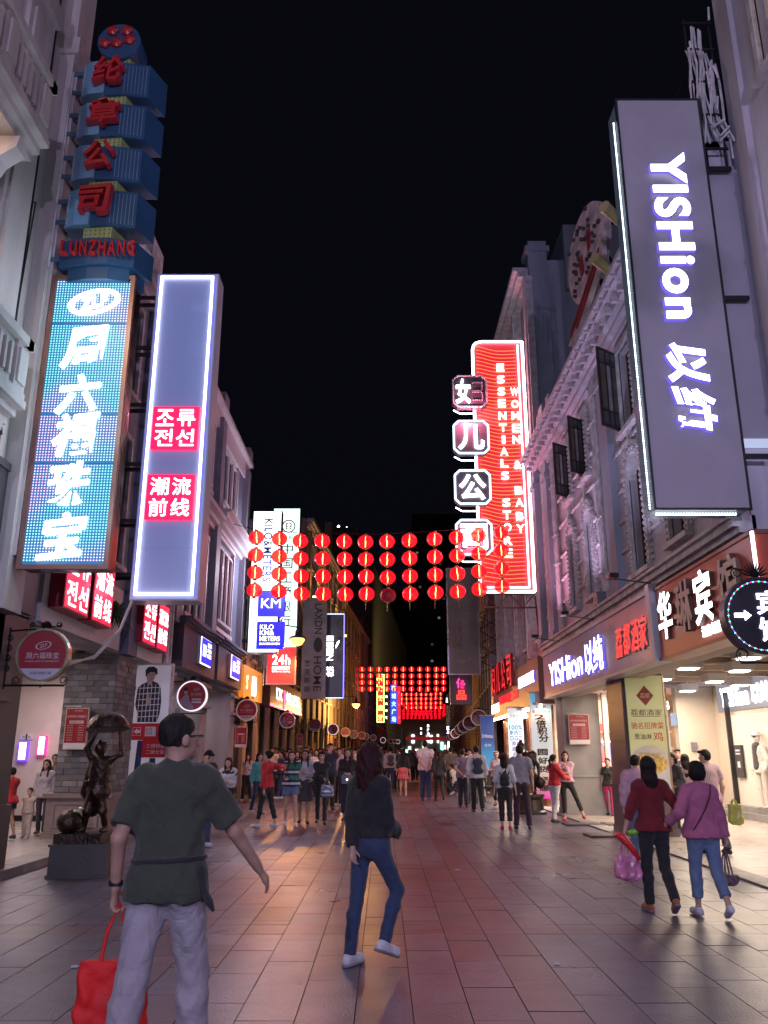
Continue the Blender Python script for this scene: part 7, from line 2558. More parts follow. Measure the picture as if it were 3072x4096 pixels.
# ================================================================ lanterns
SHADE = em('lantern_red', (1, .006, .03), .72, False, (.6, .02, .02))
_nt = SHADE.node_tree
_tr = _nt.nodes.new('ShaderNodeBsdfTransparent')
_tr.inputs[0].default_value = (1, .5, .35, 1)
_mx = _nt.nodes.new('ShaderNodeMixShader')
_mx.inputs[0].default_value = .32
_out = [n for n in _nt.nodes if n.type == 'OUTPUT_MATERIAL'][0]
_nt.links.new(_nt.nodes['Principled BSDF'].outputs[0], _mx.inputs[1])
_nt.links.new(_tr.outputs[0], _mx.inputs[2])
_nt.links.new(_mx.outputs[0], _out.inputs[0])
SHADEOFF = mat('lantern_red_unlit', (.45, .02, .04), .5)
GOLD = mat('lantern_gold', (.42, .26, .07), .4, .4)
BULB = em('lantern_bulb', (1, .66, .3), 22, False)


def lantern_meshes(r, n, lod):
    k = r
    prof = [(.16 * r, -.80 * r)]
    for i in range(lod + 1):
        a = -1.02 + 2.04 * i / lod
        prof.append((r * math.cos(a) * 1.0, .92 * r * math.sin(a)))
    prof.append((.16 * r, .80 * r))
    rib = (lambda t: 1 + .018 * math.cos(t * n / 2)) if n >= 20 else None
    sh = MB().lathe(prof, (0, 0, 0), n, wob=rib).mesh('lantern_shade', smooth=True)
    cap = MB().lathe([(.2 * r, 0), (.24 * r, .03 * r), (.24 * r, .2 * r), (.18 * r, .24 * r)], (0, 0, .80 * r), 8).mesh('lantern_cap')
    cap2 = MB().lathe([(.18 * r, 0), (.24 * r, .05 * r), (.24 * r, .2 * r), (.18 * r, .24 * r)], (0, 0, -1.03 * r), 8).mesh('lantern_cap')
    bu = MB().tube([(0.01, 0, -.72 * r), (-.02 * r, 0, -.1 * r), (.05 * r, 0, .2 * r), (.0, 0, .72 * r)], [.04 * r, .075 * r, .055 * r, .04 * r], 6).mesh('lantern_bulb')
    tas = MB().tube([(0, 0, -1.03 * r), (0, 0, -1.3 * r)], [.03 * r, .05 * r], 5).tube([(0, 0, -1.3 * r), (0, 0, -2.1 * r)], [.06 * r, .03 * r], 5).mesh('lantern_tassel')
    for m_, q_ in ((sh, SHADE), (cap, GOLD), (cap2, GOLD), (bu, BULB), (tas, GOLD)):
        m_.materials.append(q_)
    off = sh.copy()
    off.materials.clear()
    off.materials.append(SHADEOFF)
    return sh, cap, cap2, bu, tas, off


ORD = ['first', 'second', 'third', 'fourth', 'fifth', 'sixth', 'seventh', 'eighth', 'ninth', 'tenth', 'eleventh', 'twelfth', 'thirteenth']
LV = ['topmost', 'second from top', 'third from top', 'lowest']
rowsL = [
    (24.3, [1026, 1118, 1201, 1289, 1377, 1462, 1548, 1637, 1738, 1827, 1914, 2004], [2150, 2156, 2164, 2164, 2166, 2168, 2166, 2162, 2156, 2150, 2142, 2130],
     [2361, 2365, 2375, 2376, 2378, 2376, 2382, 2376, 2370, 2367, 2357, 2345], 63),
    (76, [1418, 1448, 1482, 1516, 1548, 1580, 1613, 1646, 1679, 1711, 1745, 1774], [2677] * 12, [2756] * 12, 22.6),
    (108, [1595 + 19.5 * i - 8 for i in range(10)], [2778 - (i > 7) * 3 for i in range(10)], [2830] * 10, 15.8),
    (140, [1596 + 18 * i for i in range(11)], [2822] * 11, [2856] * 11, 12.5),
    (170, [1598 + 16 * i for i in range(12)], [2846] * 12, [2872] * 12, 10.5),
    (205, [1620 + 15 * i for i in range(11)], [2872] * 11, [2898] * 11, 9)]
rj = random.Random(2)
for ri, (Y, xs, ya, yb, dpx) in enumerate(rowsL):
    zc = Y * 1.01
    r = dpx / F * (Y * (CP + SP * .2)) / 2
    near_ = ri == 0
    sh, cap, cap2, bu, tas, off = lantern_meshes(r, 24 if near_ else 12, 10 if near_ else 5)
    rown = ['nearest', 'second', 'third', 'fourth', 'fifth', 'farthest'][ri]
    tops = []
    for ci, px in enumerate(xs):
        lean_ = (-8 if ci == 0 else -3 if ci == 1 else 0) if near_ else 0
        for k in range(4):
            py = ya[ci] + (yb[ci] - ya[ci]) * k / 3
            q = at(px + (lean_ * k / 3 if ci < 2 else (k * 1.4 if near_ else 0)), py, Y)
            if k == 0:
                tops.append(q)
            dead = (near_ and ci == 6 and k == 3) or (ri > 1 and rj.random() < .05)
            t = thing('red_lantern', ('red paper lantern, ' + ('unlit, ' if dead else '') + LV[k] + ' on the ' + ORD[ci] + ' string of the ' + rown + ' row'), 'lantern', tuple(q), 'strings of red lanterns across the street', rj.uniform(0, 6))
            t.rotation_euler = (rj.uniform(-.07, .07), rj.uniform(-.07, .07), t.rotation_euler.z)
            local(t)
            for nm, me in ((('shade', off if dead else sh), ('cap', cap), ('cap', cap2)) if near_ else (('shade', off if dead else sh),)) + ((('bulb', bu),) if not dead and ri < 3 else ()) + ((('tassel', tas),) if k == 3 and near_ else ()):
                o = bpy.data.objects.new(nm, me)
                COL.objects.link(o)
                o.parent = t
    z_ = tops[0].z + r * 1.2
    if ri < 3:
        lft, rgt = Vector((-5 + cen(Y), Y, tops[0].z + r * 2.2)), Vector((4.85 + cen(Y), Y, tops[-1].z + r * 2.4))
        cab = put('lantern_cable', MB().tube([lft] + [Vector((p_.x, p_.y, p_.z + r * 1.05)) for p_ in tops] + [rgt], .010 if near_ else .02, 4), STEELD)
        setp(cab, 'thin dark cable carrying the ' + rown + ' row of red lanterns', 'cable', 'lantern cables')
    # their glow
    if ri < 3:
        mid = (tops[0] + tops[-1]) / 2
        lamp('lantern_glow', 'AREA', (mid.x, Y, mid.z - 3.4 * r - (tops[0].z - at(xs[0], yb[0], Y).z)), (60, 90, 60)[ri], (1, .08, .04), 8, (0, 0, 0), sy=.4)

# ================================================================ round bracket signs
RSF = mat('ring_face_red', (.30, .02, .035), .35, var=.04, bump=0)
RSW = mat('ring_face_white', (.50, .45, .52), .4, var=.02, bump=0)
RIMG = mat('ring_rim_brass', (.50, .45, .28), .25, .7)
RIML = em('ring_rim_lit', (.95, .85, 1), .8, True, (.4, .4, .4))
RIMD = em('ring_rim_dim', (.9, .8, .8), .14, True, (.45, .42, .42))
IRON = mat('wrought_iron', (.018, .014, .014), .45, .4)


def scroll(mb, cx, cy, r, sg=1, turns=1.3, z=0, w=.008):
    pts = [(cx + sg * r * (1 - .62 * k / 14) * math.cos(-1.2 + turns * 2 * math.pi * k / 14) - sg * r * .4, cy + r * (1 - .62 * k / 14) * math.sin(-1.2 + turns * 2 * math.pi * k / 14), z) for k in range(15)]
    mb.tube(pts, w, 4)


def ring_sign(label, px, py, Y, dia, side, lit, style, detail):
    q = at(px, py, Y)
    r = dia / 2
    t = thing('round_sign', label, 'sign', tuple(q), 'round red jewellery signs on iron brackets')
    f_ = Fr(q, (1, 0, 0))
    n = 40 if detail else 20
    put('disc', MB().disc(0, 0, r * .93, -.09, 0, n), RSF, t, f_)
    put('rim', MB().ring(0, 0, r * .92, r, -.10, .02, n), (RIML if lit == 2 else RIMD if lit == 1 else RIMG), t, f_)
    if style == 'plain' or not detail:
        yy = -.55
        pts = [(r * .92 * math.cos(a), r * .92 * math.sin(a)) for a in np.linspace(math.pi + .58, 2 * math.pi - .58, 10)]
        if not (style == 'lady'):
            put('white_segment', MB().prism(pts, 0, .003), RSW, t, f_)
    inkm = mat('ring_ink', (.58, .50, .50), .4, var=0, bump=0)
    if detail:
        sx_ = .28 * r if style == 'lady' else 0
        k_ = .6 if style == 'lady' else 1
        put('oval_mark', MB().ring(sx_, r * (.36 if k_ == 1 else .42), .26 * r * k_, .30 * r * k_, .0, .004, 24, asp=.5, rot=.22), inkm, t, f_)
        text(f_, 'ZLF', sx_, r * (.36 if k_ == 1 else .42), .26 * r * k_, .13 * r * k_, inkm, .002, .001, .01, parent=t, slant=.2)
        text(f_, '周六福珠宝', sx_, r * (-.02 if k_ == 1 else .14), 1.3 * r * k_ * .95, .24 * r * k_, inkm, .003, .001, .0, parent=t)
        text(f_, 'ZHOU LIU FU JEWELRY', sx_, r * (-.24 if k_ == 1 else -.0), 1.3 * r * k_, .07 * r, inkm, .002, .001, .0, parent=t)
        if style == 'plain':
            text(f_, '买钻石到周六福', 0, r * -.67, .78 * r, .11 * r, mat('ring_ink_dark', (.12, .05, .06), .5), .002, .004, .0, parent=t)
        else:
            put('price_bar', MB().box(.0, .62 * r, -.27 * r, -.16 * r, 0, .003).box(.0, .62 * r, -.45 * r, -.34 * r, 0, .003), inkm, t, f_)
    if style == 'lady':
        put('lady_print', MB().prism([(r * a, r * b) for a, b in ((-.62, -.62), (-.25, -.8), (.12, -.86), (.1, -.62), (-.15, -.35), (-.2, -.05), (-.3, .12), (-.42, .14), (-.55, 0), (-.78, -.3), (-.7, -.5))], 0, .003), mat('print_lilac', (.34, .28, .36), .5), t, f_)
        put('face_print', MB().disc(-.42 * r, .30 * r, .12 * r, .003, .005, 14, ry=.17 * r), PS, t, f_)
        put('hair_print', MB().disc(-.44 * r, .44 * r, .16 * r, .004, .006, 14, ry=.13 * r), PK, t, f_)
    mb = MB()
    xe = (-5 - q.x) if side < 0 else (4.8 + cen(Y) - q.x)
    if side < 0:
        xe = -5 + cen(Y) - q.x
    mb.tube([(xe, -r * 1.12, -.04), (-xe / abs(xe) * r * .9, -r * 1.12, -.04)], .014, 4)
    mb.tube([(xe, r * .92, -.04), (xe / abs(xe) * r * .4, r * 1.0, -.04)], .012, 4)
    if detail:
        mb.tube([(xe, -r * 1.25, -.04), (xe, r * 1.05, -.04)], .018, 4)
        for s_ in (-1, 1):
            scroll(mb, s_ * r * .95, -r * .95, r * .17, s_)
            scroll(mb, s_ * r * .55, r * 1.13, r * .12, s_)
            mb.tube([(s_ * r * .06, r * 1.04, -.02), (s_ * r * .35, r * 1.09, -.02), (s_ * r * .6, r * 1.15, -.02)], .008, 4)
        sd = 1 if xe > 0 else -1
        for k in range(4):
            scroll(mb, xe - sd * r * .12, r * (.65 - .38 * k), r * .13, -sd)
        for k in range(9):
            a = math.pi * (.12 + .76 * k / 8)
            mb.tube([(0, r * 1.04, -.02), (r * .17 * math.cos(a) * .9, r * 1.04 + r * .2 * math.sin(a) * .9, -.02), (r * .24 * math.cos(a), r * 1.04 + r * .27 * math.sin(a), -.02)], [.004, .013, .006], 4)
        mb.tube([(0, -r * 1.12, -.04), (0, -r * 1.2, -.04)], .012, 4)
    put('iron_bracket', mb, IRON, t, f_)
    return t


ringsL = [(170, 2620, 11.0, .70, 0, 'plain', 'large round red sign with brass rim nearest, hung before the brick pillar'),
          (768, 2784, 19.6, .70, 2, 'lady', 'round red sign with lit white rim and printed lady right of the poster'),
          (987, 2840, 28.3, .70, 1, 'plain', 'round red sign with white foot segment under the orange fascia'),
          (1149, 2880, 37.3, .69, 1, 'lady', 'round sign with printed lady under the maroon bank fascia'),
          (1260, 2901, 47.0, .68, 0, 'plain', 'fifth round sign on the left, dull rimmed, beyond the bank'),
          (1332, 2917, 54, .69, 2, 'lady', 'sixth round sign on the left with a bright rim'),
          (1382, 2929, 62, .68, 1, 'plain', 'seventh left round sign, glowing more orange than its neighbours'),
          (1415, 2937, 68, .68, 1, 'lady', 'eighth round sign along the left fronts'),
          (1447, 2942, 77, .68, 1, 'plain', 'ninth round sign along the left fronts'),
          (1463, 2946, 84, .68, 1, 'lady', 'tenth left round sign, half covered by the ninth'),
          (1493, 2951, 91, .68, 1, 'plain', 'eleventh round sign along the left fronts'),
          (1532, 2961, 103, .68, 2, 'plain', 'twelfth round sign along the left fronts, bright rimmed'),
          (1562, 2965, 119, .68, 1, 'lady', 'thirteenth round sign along the left fronts'),
          (1578, 2966, 130, .68, 1, 'plain', 'fourteenth round sign along the left fronts'),
          (1592, 2967, 141, .68, 2, 'plain', 'farthest tiny round sign on the left, over the crowd')]
for (px, py, Y, d_, lit, st, lab) in ringsL:
    ring_sign(lab, px, py, Y, d_, -1, lit, st, Y < 40)
ringsR = [(1915, 2870, 37.5, .69, 1, 'lady', 'nearest round sign on the right, with printed lady'), (1879, 2892, 42.5, .69, 1, 'plain', 'second round sign on the right with a white foot segment'),
          (1855, 2907, 48, .69, 1, 'plain', 'third round sign along the right fronts'), (1839, 2919, 55, .69, 1, 'lady', 'fourth round sign along the right fronts'),
          (1821, 2934, 64, .69, 2, 'lady', 'fifth round sign along the right fronts, brighter rim'), (1807, 2944, 78, .69, 1, 'plain', 'sixth round sign along the right fronts'),
          (1798, 2951, 93, .69, 1, 'plain', 'farthest round sign along the right fronts')]
for (px, py, Y, d_, lit, st, lab) in ringsR:
    ring_sign(lab, px, py, Y, d_, 1, lit, st, Y < 39)

# hotel disc with the arrow
q = at(3052, 2462, 8.9)
t = thing('round_sign', 'black round hotel sign with white arrow and coloured light dots round its edge', 'sign', tuple(q))
f_ = Fr(q, (1, 0, 0))
r = .40
put('disc', MB().disc(0, 0, r, -.12, 0, 44), mat('disc_black_violet', (.012, .010, .02), .3), t, f_)
put('rim', MB().ring(0, 0, r, r + .025, -.14, .015, 44), CASEDK, t, f_)
DC = [em('dot_green', (.1, 1, .5), 4, False), em('dot_red', (1, .05, .1), 3, False), em('dot_blue', (.15, .1, 1), 3, False)]
for c in range(3):
    mb = MB()
    for k in range(c, 108, 3):
        a = 2 * math.pi * k / 108
        mb.disc((r - .025) * math.cos(a), (r - .025) * math.sin(a), .0075 if c == 0 else .005, .0, .006, 6)
    put('light_dots', mb, DC[c], t, f_, kind='stuff')
for ch, y in (('宾', .14), ('馆', -.15)):
    text(f_, ch, .07, y, .27, .27, LETB, .005, .001, .04, parent=t, name='letter_halo')
    text(f_, ch, .07, y, .26, .26, LETW, .012, .007, .025, parent=t)
put('arrow', MB().prism([(-.31, -.02), (-.20, -.02), (-.20, -.055), (-.13, .0), (-.20, .055), (-.20, .025), (-.31, .025)], .001, .015), LETW, t, f_)
mb = MB()
mb.tube([(-.28, -.50, -.05), (.7, -.50, -.05)], .014, 5).tube([(.72, -.55, -.05), (.72, .7, -.05)], .02, 5)
for k in range(11):
    a = math.pi * (.08 + .84 * k / 10)
    mb.tube([(-.02, .43, -.03), (-.02 + .10 * math.cos(a), .43 + .12 * math.sin(a), -.03), (-.02 + .15 * math.cos(a), .43 + .18 * math.sin(a), -.03)], [.004, .012, .005], 4)
for s_ in (-1, 1):
    scroll(mb, s_ * .24 - .02, .47, .07, s_)
    scroll(mb, s_ * .30, -.42, .08, s_)
put('iron_bracket', mb, IRON, t, f_)
put('speaker', MB().lathe([(.05, -.12), (.09, -.1), (.1, 0), (.06, .03)], (.12, -.62, -.05), 12), CASEDK, t, Fr(q, (1, 0, 0)))


# ================================================================ people
BLACK = cloth((.018, .017, .020))
DNAVY = cloth((.03, .035, .06))
DENIM = cloth((.028, .048, .11), .8)
DENIML = cloth((.13, .19, .32), .8)
WHT = cloth((.55, .54, .58))
GRY = cloth((.26, .25, .30))
REDJ = cloth((.50, .02, .03))
BRG = cloth((.16, .008, .015))
PNK = cloth((.45, .13, .24))
PNKL = cloth((.55, .33, .42))
OLV = cloth((.13, .12, .10))
TRS = cloth((.34, .31, .34))
BH = (.012, .009, .009)
RH = (.035, .010, .010)
SHW = cloth((.62, .61, .66), .5)
SHB = cloth((.02, .018, .02), .4)
SHR = cloth((.40, .02, .05), .5)
BOTH = lambda a, b: (a, b)
PHONE = mat('phone_black', (.02, .02, .025), .2)
SCREEN = em('phone_screen', (.7, .8, 1), .8, False)


def P_(label, px, fpy, hpy, face=0, fz=0.0, **kw):
    g = ground(px, fpy, fz)
    H = max(.8, at(px, hpy, g.y).z - fz) * kw.pop('hs', 1.0)
    if 'h' not in kw:
        kw['h'] = .014 if g.y < 21 else .017 if g.y < 28 else .022 if g.y < 36 else .032
    g.z = fz if fz else .001
    return person(label, g, H, face, **kw)


def strap_back(info, m, w=.02):
    pass


# --- the man in the green tee
A = person('man in dark green tee and grey trousers walking away, nearest of all', (-1.10, 4.55, 0), 1.74, -8, False, .90,
           legs=((-10, 6, 2), (16, 12, 2)), hands=((-.25, -.04, .885), (.40, .24, .95)), hposes=('grip', 'relax'), lean=2, head=(42, 2), top=('tee', cloth((.042, .050, .034)), .022, .83, .80),
           bottom=('trousers', TRS, .020), shoes=SHB, hair=('crop', (.014, .011, .010)), h=.0075, sk=SKIN2, spread=.03, poles=((-.12, -1, 0), (.30, -1, -.2)))
link('waist_strap', (lambda pq: npmesh('waist_strap', *pq))(skin([Prim(A['TT'](-.01, 0, 1.02), A['TT'](.01, 0, 1.00), .184, .184, .77, (0, 1, 0))], .007, .01,
     cuts=[(A['TT'](0, 0, 1.028), (-.06, 0, 1)), (A['TT'](0, 0, 1.006), (.06, 0, -1))])), BLACK, A['root'])
link('strap_tail', MB().tube([A['TT'](.20, -.10, .99), A['TT'](.23, -.12, .90), A['TT'](.27, -.14, .84), A['TT'](.29, -.13, .80)], [.012, .012, .02, .008], 6).mesh('strap_tail'), BLACK, A['root'])
_w = A['arms'][0][2]
link('watch', MB().lathe([(.034, -.014), (.036, 0), (.034, .014)], tuple(_w + V(0, 0, .02)), 14).mesh('watch'), CASEDK, A['root'])
_h = A['HP']
link('glasses', MB().tube([_h(.078, .0, .012), _h(.076, .09, .014), _h(.05, .105, .008)], .003, 4).tube([_h(.05, .105, .008), _h(-.05, .105, .008)], .003, 4).mesh('glasses'), CASEDK, A['root'])
hp = world_of(A, A['arms'][0][3])


def tote(label, top, w, hgt, d, m, hl=.28, cat='bag', name='tote_bag', rz=0, fold=.006, hm=None):
    t = thing(name, label, cat, (top[0], top[1], top[2] - hl - hgt), None, rz)
    local(t)
    zt_ = hgt
    P, Q = skin([Prim((-w / 2 + .05, 0, .06), (w / 2 - .05, 0, .06), .055, .055, d / .11), Prim((-w / 2 + .04, 0, .08), (-w / 2 + .045, 0, zt_), .045, .04), Prim((w / 2 - .05, 0, .08), (w / 2 - .045, 0, zt_), .045, .04),
                 Prim((0, 0, .08), (0, 0, zt_ - .02), w * .30, w * .28, .45, (0, 1, 0))], .011, .05, fold=fold, cuts=[((0, 0, zt_ - .01), (.05, 0, 1))], seed=5)
    link('bag_body', npmesh('bag_body', P, Q), m, t)
    for yy in (-.02, .02):
        link('handle', MB().tube([(-w * .22, yy * 1.5, zt_ - .05), (-w * .14, yy, zt_ + hl * .5), (0, 0, zt_ + hl), (w * .10, yy, zt_ + hl * .5), (w * .22, yy * 1.5, zt_ - .05)], .009, 5).mesh('handle'), hm or m, t)
    return t


tote('red cloth bag hanging from the hand of the man in the green tee', (hp.x, hp.y, hp.z + .02), .35, .46, .15, mat('bag_red_cloth', (.62, .012, .012), .7, var=.2, scale=5, bump=.3, bscale=30), .25, rz=.3, fold=.012)

# --- the woman in black with the dark red hair
P_('woman with long dark red hair, black jacket and blue jeans walking away in the middle', 1478, 3860, 2985, -42, fem=True, build=1.05, legs=((-8, 3, 0), (32, 58, 2)), hands=((-.02, -.19, .88), (.10, .22, 1.0)), hposes=('relax', 'relax'),
   head=(-8, 2), top=('long', cloth((.014, .013, .016)), .018, .97), bottom=('trousers', DENIM, .002), shoes=SHW, hair=('curly', (.030, .007, .008)), h=.009, hs=1.0, poles=((-.9, -.5, 0), None))

# --- the pair on the right
C_ = P_('woman with long hair in burgundy sweater and black trousers, pink plastic bag in hand', 2640, 3650, 3037, 2, fem=True, build=1.05, legs=((6, 4, 0), (-4, 34, 0)), hands=((-.34, .02, .86), (.26, .06, .98)), hposes=('grip', 'relax'),
        head=(0, 4), top=('three', BRG, .018, .88), bottom=('trousers', BLACK, .008), shoes=cloth((.35, .10, .05), .5), hair=('long', (.014, .009, .009), .50), h=.0095)
D_ = P_('woman with bobbed hair in pink top and cropped jeans, linking arms', 2842, 3668, 3055, 4, fem=True, build=1.08, legs=((10, 8, 0), (-12, 22, 0)), hands=((-.36, .10, 1.02), (.28, .0, .84)), hposes=('relax', 'grip'),
        head=(-6, 6), top=('long', PNK, .022, .86), bottom=('crop', DENIML, .012), shoes=SHW, hair=('bob', (.010, .008, .009)), h=.0095, poles=((-.4, -1, -.6), None))
_a, _b = D_['TT'](-.12, -.10, 1.42), D_['TT'](.19, -.11, .90)
link('crossbody_strap', MB().tube([D_['TT'](.13, -.075, 1.455), D_['TT'](.08, -.145, 1.33), D_['TT'](.0, -.158, 1.18), D_['TT'](-.08, -.160, 1.06), D_['TT'](-.15, -.150, .97), D_['TT'](-.19, -.10, .91)], .007, 5).mesh('crossbody_strap'), BLACK, D_['root'])
hp = world_of(C_, C_['arms'][0][3])
tote('pink plastic bag hanging from the hand of the woman in burgundy', (hp.x, hp.y, hp.z), .26, .26, .16, mat('bag_pink_plastic', (.62, .22, .38), .25, var=.3, scale=9, bump=.5, bscale=14, spec=.8), .14, rz=.2, fold=.014, name='plastic_bag')
t = thing('toy_balloon', 'red and green twisted toy balloon held above the pink plastic bag', 'toy', tuple(hp))
put('red_knot', MB().tube([hp + Vector((-.10, -.02, .05)), hp + Vector((-.04, -.03, .02)), hp + Vector((.06, -.04, -.10)), hp + Vector((.12, -.05, -.20))], [.03, .045, .03, .02], 8), mat('balloon_red', (.6, .02, .03), .25), t, smooth=True)
put('green_end', MB().tube([hp + Vector((.02, -.03, .06)), hp + Vector((.10, -.03, .07)), hp + Vector((.22, -.02, .12))], [.02, .032, .026], 8), mat('balloon_green', (.18, .48, .05), .25), t, smooth=True)
hp = world_of(D_, D_['arms'][1][3])
tote('small dark patterned pouch hanging by a strap from the hand of the woman in pink', (hp.x, hp.y, hp.z), .20, .12, .10, mat('pouch_pattern', (.16, .10, .12), .6, var=.8, scale=30), .26, rz=.2, name='pouch')

# --- more people on the right
STRIPE = stripes('cloth_stripe_pink_grey', [(.42, .30, .33), (.20, .13, .16)], .028, 0)
STRW = stripes('cloth_stripe_bw', [(.5, .5, .52), (.5, .5, .52), (.02, .02, .03)], .07, 2)
E_ = P_('man in pale pink long sleeved shirt and light jeans beside the burgundy sweater', 2572, 3440, 3022, -12, fem=False, build=1.05, legs=((14, 6), (-14, 14)), head=(25, 0), top=('long', PNKL, .022, .84), bottom=('trousers', DENIML, .014), hair=('short', BH), shoes=SHB)
P_('woman in black hooded top with pale lettering band looking left behind the pair', 2712, 3345, 3012, 128, fem=True, legs=((12, 6), (-10, 12)), hands=((-.14, .20, 1.02), (.12, .20, 1.0)), top=('long', BLACK, .024, .86), bottom=('trousers', BLACK, .006), hair=('pony', BH), shoes=SHB, head=(20, 0))
P_('long haired woman in pink and dark striped top walking deeper into the arcade', 2768, 3330, 3020, -15, fem=True, legs=((8, 6), (-10, 12)), top=('three', STRIPE, .02, .9), bottom=('crop', DENIM, .004), hair=('long', BH, .36), shoes=SHB, hands=((-.2, .2, 1.0), None))
P_('man in striped short sleeved shirt looking left behind the woman in pink', 2862, 3420, 3002, 20, fem=False, build=1.05, legs=((12, 6), (-10, 12)), top=('tee', STRIPE, .022, .84), bottom=('trousers', DNAVY, .012), hair=('short', BH), shoes=SHB, head=(-25, 0), hands=(None, (.30, .05, .88)), hposes=('relax', 'grip'))
t = tote('yellow green plastic bag held behind the woman in pink', tuple(at(2935, 3195, 12.6)), .20, .30, .08, mat('bag_yellow_green', (.52, .52, .10), .3, var=.15), .06, name='plastic_bag')
for (px, f, hy, c_, hr, lab, fc) in ((2660, 3290, 3000, BLACK, 'short', 'shopper in black by the bag shop, left of the hooded woman', 30), (2735, 3285, 2998, DNAVY, 'short', 'shopper in navy by the bag shop, right of the hooded woman', 170),
                                     (2445, 3262, 3035, BLACK, 'pony', 'shop assistant in black top and bright pink trousers among the clothes stall', 150)):
    P_(lab, px, f, hy, fc, fz=.016, fem=hr == 'pony', top=('tee', c_, .015, .88), bottom=('trousers', c_ if hr != 'pony' else cloth((.55, .03, .15)), .01), hair=(hr, BH), shoes=SHB)
K_ = P_('man in grey tee and dark trousers standing with his back turned by the bronze statue', 2092, 3318, 2985, -4, fem=False, legs=((3, 2, 3), (-3, 2, 4)), top=('tee', GRY, .018, .90), bottom=('trousers', cloth((.045, .02, .035)), .008), hair=('short', BH), shoes=SHB, build=.97)
L_ = P_('woman with very long black hair, white shirt, small black backpack and red trainers', 2026, 3320, 3018, -8, fem=True, legs=((4, 2), (-5, 6)), top=('three', WHT, .02, .92, 1.2), bottom=('crop', BLACK, .012), hair=('long', BH, .56), shoes=SHR)


def backpack(info, label, m, w=.26, hgt=.34, z=1.02):
    T = info['TT']
    c = world_of(info, T(0, -.17, z))
    t = thing('backpack', label, 'backpack', tuple(c), None, info['root'].rotation_euler.z, info['s'])
    local(t)
    P, Q = skin([Prim((-w / 2 + .06, -.02, .06), (w / 2 - .06, -.02, .06), .07, .07), Prim((-w / 2 + .07, -.02, hgt - .08), (w / 2 - .07, -.02, hgt - .08), .07, .07), Prim((0, -.03, .08), (0, -.03, hgt - .06), w * .36, w * .36, .55, (0, 1, 0))], .014, .05, fold=.003)
    link('pack', npmesh('pack', P, Q), m, t)
    for s_ in (-1, 1):
        link('strap', MB().tube([(s_ * .07, .03, hgt - .06), (s_ * .105, .06, hgt + .03), (s_ * .11, .15, hgt + .07), (s_ * .11, .24, hgt + .0)], .016, 5).mesh('strap'), m, t)
    return t


backpack(L_, 'small black backpack on the woman with very long hair', BLACK, .22, .26, .98)
M_ = P_('girl in red hooded jacket and white trousers reaching towards her friend', 2226, 3292, 3022, -62, fem=True, legs=((4, 3), (-8, 8)), hands=((-.10, .40, 1.22), (.16, .36, 1.10)), top=('long', REDJ, .026, .93), bottom=('trousers', WHT, .004), hair=('pony', BH), shoes=SHB)
P_('girl in pale pink jacket leaning on the grey pillar with one leg stretched out', 2275, 3284, 3010, 165, fem=True, legs=((10, 0, 24, 0), (0, 4, 0)), hands=((-.02, .22, 1.30), (.10, .22, 1.32)), lean=-5, hposes=('phone', 'phone'), top=('long', PNKL, .022, .95), bottom=('crop', BLACK, .004), hair=('long', RH, .30), shoes=SHR)
O_ = P_('woman in white cap and white vest top with black trousers, pushing a stroller', 1992, 3228, 3008, 165, fem=True, legs=((8, 4), (-8, 10)), hands=((-.05, .24, 1.05), (.10, .26, 1.12)), top=('tank', WHT, .016, .92), bottom=('crop', BLACK, .01), hair=('short', BH), shoes=SHB)
link('cap', (lambda pq: npmesh('cap', *pq))(skin([Ell(O_['HP'](0, -.01, .06), (.095, .105, .07)), Ell(O_['HP'](0, .10, .05), (.06, .07, .012))], .016, .02)), cloth((.62, .50, .55)), O_['root'])
g = ground(1962, 3205)
t = thing('stroller', 'folding stroller with dark seat beside the woman in the white cap', 'stroller', tuple(g))
local(t)
link('frame', MB().tube([(-.2, .35, 1.0), (-.2, -.1, .45), (-.2, -.3, .1)], .015, 5).tube([(.2, .35, 1.0), (.2, -.1, .45), (.2, -.3, .1)], .015, 5).tube([(-.2, .35, 1.0), (.2, .35, 1.0)], .018, 5).tube([(-.2, .3, .1), (-.2, -.1, .45)], .014, 5).tube([(.2, .3, .1), (.2, -.1, .45)], .014, 5).mesh('frame'), TRIM, t)
link('seat', npmesh('seat', *skin([Prim((-.1, -.1, .45), (.1, -.1, .45), .12, .12, .5, (0, 0, 1)), Prim((-.1, .08, .5), (.1, .14, .85), .1, .1, .5, (0, 1, 0))], .02, .03)), BLACK, t)
for (x, y) in ((-.22, -.3), (.22, -.3), (-.22, .3), (.22, .3)):
    link('wheel', MB().lathe([(.03, -.02), (.09, -.015), (.09, .015), (.03, .02)], (0, 0, 0), 12).mesh('wheel', Matrix.Translation((x, y, .09)) @ Matrix.Rotation(math.pi / 2, 4, 'Y')), BLACK, t)
P__ = P_('man in white shirt and black trousers with a dark backpack walking away', 1912, 3250, 2985, 3, fem=False, legs=((10, 4), (-12, 12)), top=('long', WHT, .02, .88, 1.6), bottom=('trousers', BLACK, .012), hair=('short', BH), shoes=SHB)
backpack(P__, 'dark navy backpack on the man in the white shirt', DNAVY, .28, .36, 1.0)
P_('man in blue grey tee with his hands joined behind his back', 1855, 3232, 2998, -3, fem=False, legs=((6, 3), (-6, 6)), hands=((-.04, -.17, .96), (.05, -.17, .93)), top=('tee', cloth((.17, .17, .24)), .02, .87), bottom=('trousers', DNAVY, .016), hair=('short', BH), shoes=SHB, poles=((-1, -.3, 0), (1, -.3, 0)))
